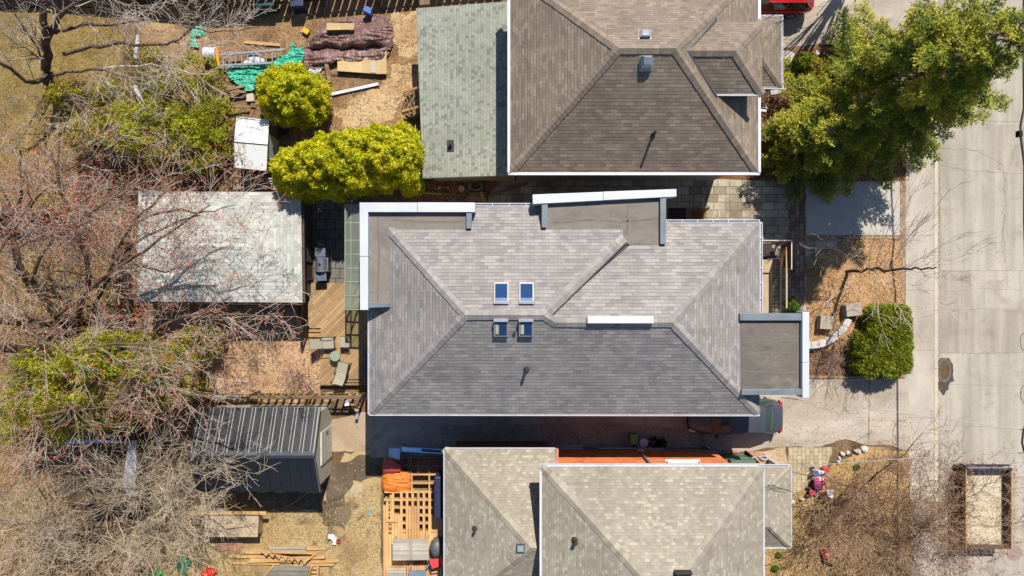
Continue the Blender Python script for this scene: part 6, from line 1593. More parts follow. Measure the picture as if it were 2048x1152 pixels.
bag([(1402, 892), (1412, 890), (1420, 898), (1414, 904), (1406, 902)], .3, 'small black bag hanging low at the brick wall corner', 35)
b = B(); b.tube([P(1412, 892, .3), P(1424, 900, .3), P(1430, 906, .3)], .05, 8); b.bar(P(1426, 906, .2), P(1434, 906, .2), .14, .14); b.build('drain_elbow', m_gal, label='grey drain elbow lying at the brick wall corner', cat='pipe')
board('brick_lintel', (1447, 904), (1477, 902), .12, .10, .02, plain('salmon_lintel', C(220, 146, 108), .8), 'salmon coloured kerb piece on the driveway by the brick corner', 'kerb piece')
gb = thing('green_cabinet', 'dark green ribbed cabinet against the brick wall corner', 'cabinet', P(1490, 925))
m_gc = plain('green_metal', C(112, 132, 116), .6, 0, .1, 3)
b = B(); b.pbox(1446, 915, 1496, 921, 0, .9); b.build('lower_body', m_gc, gb); b = B(); b.pbox(1462, 921, 1512, 936, .0, 1.3); b.build('body', m_gc, gb)
b = B(); [b.bar(P(1457 + 5.5 * k, 926, 1.66), P(1457 + 5.5 * k, 936, 1.66), .06, .08) for k in range(11)]; b.build('ribs', plain('green_rib', C(84, 104, 92), .6), gb)
bp = thing('brick_planter', 'brick planter box with a coiled hose by the porch', 'planter', P(1530, 922))
b = B(); b.ppoly([(1500, 907), (1516, 909), (1550, 926), (1550, 934), (1530, 936)], 0, .75); b.build('box', plain('planter_brick', C(206, 158, 122), .9, 0, .12, 4), bp)
b = B(); [b.tube([P(1528 + 9 * math.cos(a) * s_, 916 + 5 * math.sin(a) * s_, .80 + .03 * i) for a in np.linspace(0, 6.28, 20)], .02, 6) for i, s_ in enumerate((1, .85, .7))]; b.tube([P(1503, 917, .78), P(1512, 912, .78), P(1522, 914, .8)], .025, 6); b.build('hose', plain('white_hose', C(226, 220, 226), .5), label='pale coiled hose lying on the brick planter', cat='hose')
# children's toys on the paver walk
def trike(label, c, rz, col, col2, seat=True):
    r = thing('ride_on_toy', label, 'toy', c, 'ride-on toys on the paver walk'); o = Vector(c); m1 = plain('toy_' + label[:12], col, .4, 0, .05, 5); m2 = plain('toyb_' + label[:12], col2, .4, 0, .05, 5)
    b = B(); b.prism([o + Vector(p) for p in ((-.30, -.13, .32), (.10, -.10, .30), (.34, -.06, .34), (.34, .06, .34), (.10, .10, .30), (-.30, .13, .32))], o.z + .14); b.build('body', m1, r, bevel=.03)
    b = B(); b.prism([o + Vector(p) for p in ((-.30, -.14, .40), (-.05, -.11, .38), (-.05, .11, .38), (-.30, .14, .40))], o.z + .33); b.prism([o + Vector(p) for p in ((-.36, -.13, .56), (-.30, -.13, .5), (-.30, .13, .5), (-.36, .13, .56))], o.z + .36); b.build('seat', m2, r, bevel=.02)
    b = B(); b.tube([o + Vector((.26, 0, .3)), o + Vector((.20, 0, .56))], .025, 8); b.tube([o + Vector((.17, -.20, .57)), o + Vector((.20, 0, .57)), o + Vector((.17, .20, .57))], .022, 8); b.build('handlebar', m2, r)
    for q in ((-.26, -.2), (-.26, .2), (.28, 0)):
        b = B(); rr = .14 if q[0] > 0 else .11; b.wheel(o + Vector((q[0], q[1], rr)), (0, 1, 0), [(rr * .7, -.04), (rr, -.03), (rr, .03), (rr * .7, .04)], 16); b.build('wheel', m_blackp, r)
    r.rotation_euler = (0, 0, rz)
trike('white ride-on toy with a blue seat', P(1633, 942, 0), 0, C(240, 232, 240), C(40, 130, 220)); trike('pale pink ride-on toy beside the blue seated one', P(1634, 955, 0), R(8), C(246, 206, 222), C(200, 70, 120))
trike('pink and purple tricycle in the middle of the toys', P(1634, 966, 0), R(14), C(206, 60, 110), C(120, 40, 110)); trike('dark scooter-like tricycle with red trim, lowest of the toys', P(1626, 978, 0), R(20), C(60, 40, 56), C(220, 60, 90))
b = B(); b.prism([P(1646, 936, .35), P(1656, 934, .35), P(1660, 943, .3), (P(1648, 950, .3))], .05); b.build('toy_wagon', plain('red_wagon', C(226, 66, 60), .5), label='red toy wagon behind the blue seated toy', cat='toy', bevel=.05)
solid('pink_toy', [(1640, 968), (1648, 970), (1648, 976), (1640, 973)], 0, .2, plain('pink_toy', C(240, 170, 170), .5), 'pale pink toy block beside the tricycles', 'toy', None, .03)
solid('white_card', [(1653, 979), (1667, 981), (1668, 998), (1656, 994)], .12, .13, plain('white_card', C(250, 250, 252), .6), 'white sheet of card lying on the straw lawn', 'card')
ty = thing('plant_tray', 'dark plastic plant tray with soil near the white card', 'tray', P(1645, 997))
b = B(); b.ppoly([(1642, 985), (1653, 986), (1648, 1008), (1635, 1002)], 0, .14); b.build('tray', m_blackp, ty, bevel=.02); b = B(); b.ppoly([(1644, 988), (1651, 989), (1647, 1003), (1639, 1000)], .14, .16); b.build('soil', plain('tray_soil', C(66, 54, 46), .95, 0, .4, 12), ty)
tc = thing('toy_car', 'red and yellow toy car lying on the straw lawn', 'toy', P(1657, 1115))
b = B(); b.prism([P(1645, 1106, .45), P(1652, 1102, .5), P(1664, 1107, .5), P(1666, 1114, .45), P(1656, 1122, .4), P(1647, 1116, .42)], .06); b.build('body', plain('toy_red', C(212, 44, 30), .4), tc, bevel=.06)
b = B(); b.prism([P(1654, 1116, .46), P(1666, 1112, .46), P(1672, 1122, .4), P(1666, 1127, .36), P(1658, 1124, .4)], .08); b.build('hood', plain('toy_yellow', C(240, 190, 70), .4), tc, bevel=.05)
b = B(); b.prism([P(1650, 1108, .52), P(1657, 1106, .54), P(1660, 1112, .54), P(1653, 1114, .52)], .48); b.build('seat', plain('toy_cream', C(240, 214, 190), .5), tc, bevel=.02)
for x, y in ((1648, 1120), (1663, 1105), (1661, 1128), (1671, 1115)): b = B(); b.wheel(P(x, y, .11), (.5, .87, 0), [(.07, -.05), (.11, -.04), (.11, .04), (.07, .05)], 14); b.build('wheel', m_blackp, tc)
# dumpster at the kerb
dp = thing('dumpster', 'brown open dumpster at the kerb filled with pale sand and brush', 'dumpster', P(1960, 1020))
m_rust = plain('brown_dumpster_steel', C(104, 82, 66), .8, .1, .2, 1.6, dirt=C(140, 104, 74)); m_rim = plain('rusty_rim', C(206, 158, 104), .8, .1, .12, 3)
zr = .85; xa, xb, ya, yb_ = P(1931, 0, zr).x, P(2022, 0, zr).x, P(0, 1098, zr).y, P(0, 938, zr).y
for (u0, u1, v0, v1) in ((xa, xa + .06, ya, yb_), (xb - .06, xb, ya, yb_), (xa + .06, xb - .06, ya, ya + .06), (xa + .06, xb - .06, yb_ - .06, yb_)):
    b = B(); b.box(u0, u1, v0, v1, -.1, zr); b.build('side', m_rust, dp)
b = B(); b.box(xa + .06, xb - .06, ya + .06, yb_ - .06, -.1, .40); b.build('load', ground('dumpster_sand', [C(206, 186, 152), C(222, 206, 176), C(230, 216, 190)], .8, 10, .3, spots=[(1.4, .55, .7, C(176, 144, 108))]), dp)
b = B(); [b.bar((xa - .03, y, 0), (xa - .03, y, zr - .1), .08, .1) for y in np.linspace(ya + .3, yb_ - .3, 6)]; [b.bar((x, yb_ + .03, 0), (x, yb_ + .03, zr - .1), .1, .08) for x in np.linspace(xa + .3, xb - .3, 4)]; b.build('rib', m_rust, dp)
b = B(); b.bar((xb - .0, ya, zr + .03), (xb - .0, yb_, zr + .03), .07); b.bar((xa, ya, zr + .03), (xa, yb_, zr + .03), .06); b.build('rim', m_rim, dp)
b = B(); b.bar((xa, yb_ + .02, zr + .04), (xb, yb_ + .02, zr + .04), .10); b.bar((xa, yb_ + .16, zr - .12), (xb, yb_ + .16, zr - .12), .08); b.build('tailgate', plain('blue_black_steel', C(66, 70, 84), .5, .3, .2, 3), dp)
b = B(); b.bar((xa + .05, yb_ + .09, zr + .07), (xb - .2, yb_ + .09, zr + .07), .05); b.build('tailgate_bar', m_gal, dp)
mc = thing('manhole_cover', 'brown oval utility cover set in dark tar on the road', 'manhole cover', (P(1891, 742, 0).x, P(0, 742, 0).y, -.1))
b = B(); q = P(1891, 741, 0); b.lathe((q.x, q.y, -.104), [(.32, 0), (.32, .012), (.01, .013)], 34, .85, 1.58); b.build('cover', ground('rusty_cover', [C(92, 74, 52), C(116, 94, 68), C(104, 86, 62)], 2, 20, .4, .5), mc)
b = B(); b.lathe((q.x, q.y, -.104), [(.325, 0), (.40, .004), (.41, .016), (.36, .02), (.325, .014)], 34, .85, 1.52, cap=False); b.build('frame', plain('pale_ring', C(120, 112, 102), .9, 0, .3, 6), mc)
b = B(); b.lathe((P(2032, 1107).x, P(0, 1107).y, -.106), [(.42, 0), (.42, .006), (.01, .007)], 30); b.build('manhole_cover', plain('pinkish_cover', C(172, 148, 132), .9, 0, .2, 7), label='round worn cover in the road beside the dumpster', cat='manhole cover')
# wires
m_wire = plain('grey_wire', C(150, 146, 146), .5, .2, .2, 6); m_wireb = plain('black_wire', C(46, 42, 46), .5)
def wire(label, a, c, sag, r=.014, m=None, n=18, post=None):
    A, Cc = P(*a), P(*c); b = B(); b.tube([A.lerp(Cc, k / n) - Vector((0, 0, sag * 4 * (k / n) * (1 - k / n))) for k in range(n + 1)], r, 5); return b.build('overhead_wire', m or m_wire, label=label, cat='wire')
wire('twisted service wire from the grey house over the driveway to the street', (1563, 795, 5.2), (2060, 862, 6.6), .35, .016)
wire('service wire from the lower porch over the straw lawn to the street', (1526, 940, 5.2), (2060, 905, 6.6), .3, .016)
wire('black cable curving over the lower porch roof', (1529, 975, 3.9), (1579, 980, 3.3), .0, .012, m_wireb)
wire('thin wire rising to the corner of the black metal shed', (566, 1020, .1), (650, 962, 2.2), .02, .012)
pl_ = thing('utility_cable', 'black bundled utility cable hanging along the right edge of the road', 'cable', P(2050, 200, 0))
b = B(); b.tube([P(2049, -60, 7), P(2046.5, 60, 6.9), P(2048, 215, 6.8), P(2041, 252, 6.75), P(2041, 270, 6.75), P(2049, 330, 6.75), P(2048.5, 440, 6.7), P(2052, 560, 6.7), P(2053, 700, 6.7), P(2053, 900, 6.7), P(2054, 1200, 6.8), P(2054, 1800, 7.2)], .045, 7); b.build('cable', m_wireb, pl_)
b = B(); q = P(2040, 268, 6.75); b.box(q.x - .09, q.x + .05, q.y - .12, q.y + .14, 6.6, 6.85); b.build('splice_box', m_blackp, pl_, bevel=.02)
b = B(); b.tube([P(2053, 664, 6.7), P(2042, 670, 6.7), P(2040, 684, 6.68), P(2043, 697, 6.66), P(2050, 702, 6.66), P(2053, 704, 6.7)], .012, 6); b.tube([P(2053, 766, 6.7), P(2046, 772, 6.7), P(2042, 780, 6.68), P(2041, 794, 6.64), P(2047, 806, 6.64), P(2053, 812, 6.7)], .012, 6); b.tube([P(2053, 846, 6.7), P(2047, 860, 6.7), P(2044, 885, 6.75), P(2048, 902, 6.7), P(2053, 910, 6.7)], .04, 6); b.build('wire_loop', m_wireb, pl_)
# the support wire these hang from stands outside the picture

# ------------------------------------------------------------------ trees and shrubs
def tubes_mesh(chains, sides):
    """chains: list of (Nx3 points, r0, r1) -> verts, quads; grouped by length for speed"""
    from collections import defaultdict
    g = defaultdict(list)
    for c in chains: g[len(c[0])].append(c)
    V, Q = [], []; off = 0
    ang = np.arange(sides) * 2 * math.pi / sides
    for m, cs in g.items():
        p = np.array([c[0] for c in cs], dtype=np.float64)
        r0 = np.array([c[1] for c in cs]); r1 = np.array([c[2] for c in cs])
        t = np.empty_like(p); t[:, 1:-1] = p[:, 2:] - p[:, :-2]; t[:, 0] = p[:, 1] - p[:, 0]; t[:, -1] = p[:, -1] - p[:, -2]
        t /= np.linalg.norm(t, axis=2)[..., None] + 1e-9
        up = np.array([.31, .52, .79]); x = np.cross(t, up); x /= np.linalg.norm(x, axis=2)[..., None] + 1e-9; y = np.cross(t, x)
        f = np.linspace(0, 1, m)[None]; r = r0[:, None] * (1 - f) + r1[:, None] * f
        ring = p[:, :, None, :] + (x[:, :, None, :] * np.cos(ang)[None, None, :, None] + y[:, :, None, :] * np.sin(ang)[None, None, :, None]) * r[:, :, None, None]
        n = len(cs); V.append(ring.reshape(-1, 3))
        idx = off + np.arange(n * m * sides).reshape(n, m, sides); nx = np.roll(idx, -1, axis=2)
        Q.append(np.stack([idx[:, :-1], nx[:, :-1], nx[:, 1:], idx[:, 1:]], axis=-1).reshape(-1, 4)); off += n * m * sides
    return np.concatenate(V), np.concatenate(Q)

def rv(): return Vector((random.gauss(0, 1), random.gauss(0, 1), random.gauss(0, 1)))
def smooth_path(pts, sub=4, jit=.05):
    out = []
    n = len(pts)
    for i in range(n - 1):
        p0, p1, p2, p3 = pts[max(0, i - 1)], pts[i], pts[i + 1], pts[min(n - 1, i + 2)]
        for k in range(sub):
            t = k / sub
            q = .5 * ((2 * p1) + (p2 - p0) * t + (2 * p0 - 5 * p1 + 4 * p2 - p3) * t * t + (3 * p1 - p0 - 3 * p2 + p3) * t ** 3)
            if out: q = q + rv() * jit
            out.append(q)
    out.append(pts[-1]); return out

def sprout(chains, tips, path, r0, lens, dens, ang=(35, 65), up=.25, wander=.22, start=.2, level=0, rmin=.006):
    """side branches along a path, then their own twigs, thinner each time"""
    n = len(path); cum = [0]
    for i in range(n - 1): cum.append(cum[-1] + (path[i + 1] - path[i]).length)
    L = cum[-1]
    k = int(L * (1 - start) * dens[level] + random.random())
    for _ in range(k):
        s = L * (start + (1 - start) * random.random())
        i = 0
        while i < n - 2 and cum[i + 1] < s: i += 1
        f = (s - cum[i]) / max(1e-6, cum[i + 1] - cum[i]); p = path[i].lerp(path[i + 1], f); d = (path[i + 1] - path[i]).normalized()
        q = d.cross(rv()).normalized(); a = R(random.uniform(*ang)); nd = (d * math.cos(a) + q * math.sin(a)); nd.z += up * .5; nd.normalize()
        ll = lens[level] * random.uniform(.55, 1.3) * (1.15 - .5 * s / L)
        m = 5 if level == 0 else 4
        pts = [p]; dd = nd
        for j in range(m - 1):
            dd = (dd + rv() * wander + Vector((0, 0, up * .3))).normalized(); pts.append(pts[-1] + dd * (ll / (m - 1)))
        if min(q_.z for q_ in pts) < .05: continue
        rr = max(rmin, r0 * .5 * (1.1 - .5 * s / L))
        chains[min(level + 1, 3)].append((pts, rr, max(rmin * .7, rr * .45)))
        if level + 1 < len(lens): sprout(chains, tips, pts, rr, lens, dens, ang, up, wander, .15, level + 1, rmin)
        else: tips.append((pts[-1], dd))
        if level == len(lens) - 2: tips.append((pts[-1], dd))

def bare_tree(name, label, limbs, lens=(1.7, .9, .45), dens=(1.8, 2.6, 3.2), bark=None, twig=None, bud=None, nbud=3, up=.18, group=None, cat='tree', wander=.13, rmin=.007, ang=(25, 58), budsize=.06):
    r = thing(name, label, cat, P(limbs[0][0][0][0], limbs[0][0][0][1], 0), group)
    chains = {0: [], 1: [], 2: [], 3: []}; tips = []
    for pts, r0, r1 in limbs:
        path = smooth_path([P(*p) for p in pts]); chains[0 if r0 > .045 else 3].append((path, r0, r1))
        sprout(chains, tips, path, (r0 + r1) * .35, lens, dens, ang, up, wander, .25, 0, rmin)
    v, q = tubes_mesh(chains[0], 8); npmesh('trunk', v, q, bark, r, smooth=True)
    v, q = tubes_mesh(chains[1] + chains[2] + chains[3], 3); npmesh('crown', v, q, twig, r)
    if bud is not None and tips:
        c = np.repeat(np.array([t[0] for t in tips]), nbud, axis=0); c = c + RNG.normal(0, budsize * .6, c.shape)
        v, q = leaves(c, budsize * 1.5, budsize * .7, None, 0, .1); npmesh('buds', v, q, bud, r, tint=RNG.random(len(q)), kind='stuff')
    return r, len(chains[1]) + len(chains[2]) + len(chains[3])

def blob(ells, n, L, W, m, parent, bump=.22, freq=1.6, shell=(.62, 1.0), up=.12, outw=.25, box=0, name='foliage', gap=-.35, floor=.08, kind=None):
    """foliage of leaf-sized blades over lumpy volumes; ells: centre, radii"""
    vol = np.array([e[1][0] * e[1][1] + e[1][1] * e[1][2] + e[1][0] * e[1][2] for e in ells]); share = vol / vol.sum()
    V, Q, off = [], [], 0
    for (c, rad), s in zip(ells, share):
        k = int(n * s); d = RNG.normal(size=(k, 3)); d /= np.linalg.norm(d, axis=1)[:, None]; d[:, 2] = np.where(d[:, 2] < -.35, -d[:, 2], d[:, 2])
        rad = np.array(rad); c = np.array(c)
        if box: d = d / (np.sum(np.abs(d) ** box, axis=1) ** (1 / box))[:, None]
        base = d * rad + c
        nz = np.array([mnoise.noise(Vector(p * freq)) for p in base]); nz2 = np.array([mnoise.noise(Vector(p * freq * 2.7 + 31)) for p in base])
        keep = (nz + nz2 * .6 + RNG.normal(0, .15, k)) > gap
        f = (1 + bump * nz * 1.6 + bump * .8 * nz2) * (shell[0] + (shell[1] - shell[0]) * RNG.random(k) ** .45)
        p = c + d * rad * f[:, None]; keep &= p[:, 2] > floor
        nrm = d / rad; nrm /= np.linalg.norm(nrm, axis=1)[:, None]
        v, q = leaves(p[keep], L, W, nrm[keep], outw, up, face=.42); V.append(v); Q.append(q + off); off += len(v)
    V = np.concatenate(V); Q = np.concatenate(Q)
    return npmesh(name, V, Q, m, parent, tint=np.clip(RNG.normal(.5, .24, len(Q)), 0, 1), kind=kind)

def E(px, py, z, rx, ry, rz): return (tuple(P(px, py, z)), (rx, ry, rz))
def stems(parent, ells, m, n=5, name='stem', r=.05):
    ch = []
    for c, rad in ells:
        for _ in range(n):
            b0 = Vector((c[0] + random.uniform(-.4, .4) * rad[0], c[1] + random.uniform(-.4, .4) * rad[1], 0)); t0 = Vector((c[0] + random.uniform(-.5, .5) * rad[0], c[1] + random.uniform(-.5, .5) * rad[1], c[2] + rad[2] * .6))
            ch.append(([b0, b0.lerp(t0, .5) + rv() * .08, t0], r, r * .3))
    v, q = tubes_mesh(ch, 5); return npmesh(name, v, q, m, parent)

bark_dk = ground('dark_bark', [C(84, 66, 54), C(120, 100, 82), C(140, 118, 96)], 1.5, 14, .4, .6)
bark_lt = ground('grey_bark', [C(140, 124, 108), C(168, 150, 130), C(186, 168, 148)], 1.5, 14, .3, .5)
tw_pale = plain('pale_twig', C(218, 200, 182), .8, 0, .22, 1.6)
tw_tan = plain('tan_twig', C(214, 186, 152), .85, 0, .22, 1.6)
tw_straw = plain('pale_straw_twig', C(226, 204, 174), .85, 0, .25, 1.6)
tw_brown = plain('brown_twig', C(186, 152, 122), .85, 0, .22, 1.6)
tw_rosyp = plain('pale_rosy_twig', C(212, 188, 168), .8, 0, .22, 1.6)
tw_dark = plain('dark_twig', C(116, 96, 80), .85, 0, .22, 1.6)
bud_red = leafmat('red_bud', [C(160, 66, 42), C(216, 100, 62), C(232, 138, 92)], .1)
bud_brown = leafmat('brown_bud', [C(130, 84, 60), C(170, 116, 82), C(190, 140, 104)], .1)
cedar_y = leafmat('golden_cedar_leaf', [C(116, 128, 14, .66), C(206, 208, 18, .7), C(250, 240, 36, .74), C(255, 250, 110, .74)], .40)
cedar_g = leafmat('green_cedar_leaf', [C(112, 128, 26), C(178, 186, 36), C(222, 216, 56), C(246, 230, 96)], .42)
cedar_b = leafmat('thin_cedar_leaf', [C(132, 132, 36), C(200, 192, 50), C(236, 218, 78), C(216, 170, 100)], .42)
yew_g = leafmat('clipped_hedge_leaf', [C(82, 108, 22), C(144, 162, 38), C(190, 198, 58), C(220, 218, 96)], .35)
spruce_l = leafmat('spruce_needle', [C(74, 98, 48), C(136, 156, 58), C(206, 204, 66), C(250, 232, 100)], .33)
shrub_l = leafmat('bright_shrub_leaf', [C(62, 100, 20), C(110, 150, 30), C(150, 176, 50)], .3)

def cedar(name, label, ells, n, m=cedar_y, L=.17, W=.05, cat='shrub', **kw):
    r = thing(name, label, cat, (ells[0][0][0], ells[0][0][1], 0)); blob(ells, n, L, W, m, r, **kw); stems(r, ells, bark_dk, 4); return r
cedar('cedar_hedge', 'long golden green cedar hedge between the white shed and the extension', [E(607, 350, 2.0, 1.22, 1.25, 2.4), E(660, 338, 2.4, 1.5, 1.45, 2.6), E(716, 328, 2.5, 1.45, 1.5, 2.6), E(768, 320, 2.4, 1.3, 1.5, 2.5), E(812, 318, 2.0, .95, 1.55, 2.2), E(824, 370, 1.2, .6, .55, 1.1)], 95000, freq=2.0, shell=(.78, 1.0), gap=-.55, bump=.15)
cedar('round_cedar', 'round golden green cedar bush beside the dark storage tote', [E(590, 196, 1.5, 1.6, 1.35, 1.9), E(566, 182, 1.1, 1.1, 1.0, 1.4), E(614, 214, 1.1, 1.05, 1.0, 1.4)], 52000, freq=2.2, gap=-.4, shell=(.72, 1.0), bump=.2)
cedar('cedar_tree', 'tall green cedars growing above the garage in the left yard', [E(330, 272, 2.6, 1.6, 1.35, 2.6), E(395, 285, 2.4, 1.4, 1.3, 2.4), E(420, 240, 1.4, 1.1, 1.3, 1.6), E(350, 200, 1.6, 1.4, 1.2, 1.8), E(400, 150, 1.2, 1.0, .9, 1.2)], 38000, cedar_g, gap=-.04, bump=.38)
cedar('cedar_tree', 'thin yellowish cedars among bare twigs in the upper left yard', [E(265, 260, 1.6, 1.3, 1.1, 1.8), E(180, 270, 1.2, 1.1, .9, 1.2), E(230, 200, 1.3, 1.0, .9, 1.5), E(140, 195, .9, .8, .6, 1.0), E(300, 120, 1.3, .9, .6, 1.2)], 24000, cedar_b, gap=-.02, bump=.38)
cedar('cedar_tree', 'green cedars under red budded twigs below the garage corner', [E(240, 705, 4.3, 1.5, 1.0, 2.8), E(190, 760, 4.4, 1.5, 1.1, 2.8), E(310, 730, 3.8, 1.3, .9, 2.6), E(130, 730, 4.0, 1.3, 1.0, 2.6), E(390, 690, 1.8, 1.0, .8, 1.8), E(420, 668, 1.2, .5, .4, 1.2), E(350, 770, 2.4, 1.2, .8, 2.0)], 46000, cedar_g, gap=.0, bump=.4)
cedar('cedar_tree', 'lower left green cedars beside the overgrown shed', [E(90, 800, 3.6, 1.3, 1.1, 2.6), E(150, 835, 2.0, 1.2, .9, 2.0), E(240, 820, 2.2, 1.3, .9, 2.0), E(60, 850, 1.6, 1.0, .8, 1.6), E(300, 800, 2.0, 1.1, .8, 1.9), E(30, 780, 2.0, .9, .9, 1.8)], 32000, cedar_g, gap=.02, bump=.4)
r = thing('clipped_hedge', 'clipped bright green hedge at the front garden corner', 'hedge', P(1758, 685))
blob([E(1769, 646, .55, 1.04, .90, .85), E(1757, 706, .55, 1.30, 1.15, .85), E(1782, 680, .6, .70, 1.62, .9)], 42000, .20, .042, yew_g, r, bump=.10, freq=2.6, shell=(.70, 1), gap=-.42, outw=.5, box=5)
stems(r, [E(1764, 685, .4, 1.4, 1.6, .6)], bark_dk, 14)
cedar('porch_shrub', 'small bright green shrub at the front porch railing', [E(1584, 612, .3, .42, .38, .4)], 1600, shrub_l, .12, .06)
cedar('round_shrub', 'small rounded green shrub beside the pale flagstones', [E(1606, 124, .45, .52, .48, .5)], 4200, yew_g, .13, .05)
cedar('yellow_shrub', 'loose yellowish shrub next to the small rounded shrub', [E(1636, 136, .5, .7, .5, .5), E(1618, 168, .4, .6, .5, .5)], 4200, cedar_b, .14, .05, gap=-.1)
cedar('yew_shrub', 'gold tipped shrub under the left of the big spruce', [E(1558, 268, .6, .6, .6, .7), E(1556, 292, .5, .5, .5, .6)], 5000, cedar_g, .17, .06, gap=-.3)
for k, (x, y, lab) in enumerate([(1640, 1023, 'small green sprout near the plant tray'), (1664, 1047, 'larger green sprout in the straw under the bare shrub'), (1714, 934, 'single green tuft at the top of the straw lawn'), (1558, 1110, 'tiny green tuft beside the lower porch roof'), (1550, 1137, 'tiny green tuft near the bottom of the straw lawn')]):
    cedar('green_sprout', lab, [E(x, y, .08, .18, .15, .12)], 150, shrub_l, .12, .06, cat='plant', floor=.0)
# ornamental grass clump at the side door
r = thing('grass_clump', 'dry orange grass clump beside the side door mat', 'grass', P(1395, 425)); ch = []
for _ in range(260):
    a = random.uniform(0, 6.28); l = random.uniform(.35, .8); b0 = P(1395 + random.gauss(0, 4), 428 + random.gauss(0, 3), .02); d = Vector((math.cos(a), math.sin(a), random.uniform(.4, 1.3))).normalized()
    ch.append(([b0, b0 + d * l * .6, b0 + d * l + Vector((0, 0, -.12))], .007, .003))
v, q = tubes_mesh(ch, 3); npmesh('blades', v, q, plain('orange_grass', C(206, 140, 84), .9, 0, .3, 9), r)

# the big spruce: whorls of drooping branches carrying flat needle sprays
def spruce(label, bx, by, H, Rm, zlow=1.0, n_l=None, seed=3, name='spruce_tree'):
    rnd = random.Random(seed); rng = np.random.default_rng(seed)
    base = P(bx, by, 0); r = thing(name, label, 'tree', base)
    tr = [base + Vector((0, 0, H * k / 8)) + Vector((.06 * math.sin(k), .06 * math.cos(k * 1.7), 0)) for k in range(9)]
    v, q = tubes_mesh([(tr, .24, .03)], 9); npmesh('trunk', v, q, bark_dk, r, smooth=True)
    chains = []; cen, dirs, tin = [], [], []
    z = zlow
    while z < H - .2:
        f = (z - zlow) / (H - zlow)
        nb = rnd.choice((4, 5, 6)) if f < .85 else 4
        a0 = rnd.uniform(0, 6.28)
        for k in range(nb):
            if rnd.random() < .12: continue
            a = a0 + k * 6.283 / nb + rnd.uniform(-.3, .3); Lb = Rm * (1 - f) ** .78 * rnd.choice((.6, .78, .92, 1.0, 1.2)) + .25
            btone = rnd.uniform(.16, .60)
            el = -.12 + .5 * f + rnd.uniform(-.1, .1)
            p = base + Vector((0, 0, z)); d = Vector((math.cos(a), math.sin(a), el)).normalized(); pts = [p]; m = 7
            for j in range(m - 1):
                d = (d + Vector((rnd.gauss(0, .05), rnd.gauss(0, .05), (-.07 if j < 3 else .10)))).normalized(); pts.append(pts[-1] + d * Lb / (m - 1))
            chains.append((pts, .035 + .01 * Lb, .01))
            s = .30 * Lb
            while s < Lb:
                t = s / Lb * (m - 1); j = min(m - 2, int(t)); q0 = pts[j].lerp(pts[j + 1], t - j); dd = (pts[j + 1] - pts[j]).normalized()
                sd_ = Vector((-dd.y, dd.x, 0)).normalized()
                for sg in (-1, 1):
                    if rnd.random() < .1: continue
                    ll = (.30 * Lb * (1 - s / Lb) + .28) * rnd.uniform(.7, 1.25); bd = (dd * rnd.uniform(.6, 1.0) + sd_ * sg + Vector((0, 0, rnd.uniform(-.25, .12)))).normalized()
                    nn = max(3, int(ll / .03))
                    tt = (np.arange(nn) + .5) / nn
                    c_ = np.array(q0)[None] + np.array(bd)[None] * (tt * ll)[:, None]; c_[:, 2] -= .12 * ll * tt ** 2; cen.append(c_); dirs.append(np.repeat(np.array(bd)[None], nn, 0)); tin.append(btone + .38 * tt ** 1.5 * (s / Lb * .6 + .4))
                s += rnd.uniform(.10, .16)
            tin.append(np.full(4, .8)); cen.append(np.array([pts[-1]] * 4) + rng.normal(0, .05, (4, 3))); dirs.append(np.repeat(np.array(d)[None], 4, 0))
        z += rnd.uniform(.30, .50)
    v, q = tubes_mesh(chains, 4); npmesh('branches', v, q, tw_brown, r)
    c = np.concatenate(cen); d = np.concatenate(dirs); c = np.repeat(c, 2, 0); d = np.repeat(d, 2, 0); c = c + rng.normal(0, .055, c.shape)
    v, q = leaves(c, .17, .048, d, .38, .10, rng, face=.4, facen=(0, .35, 1.0))
    npmesh('needles', v, q, spruce_l, r, tint=np.clip(rng.normal(.0, .09, len(q)) + np.repeat(np.concatenate(tin), 2), 0, 1))
    return r, len(q)
_, nsp = spruce('big spruce leaning out over the driveway and road', 1688, 232, 12.5, 4.45)
spruce('small dark spruce between the brown house and the big spruce', 1578, 306, 5.2, 1.9, .5, None, 9)
spruce('low bushy spruce at the left edge of the big spruce', 1606, 252, 3.6, 1.5, .4, None, 12)

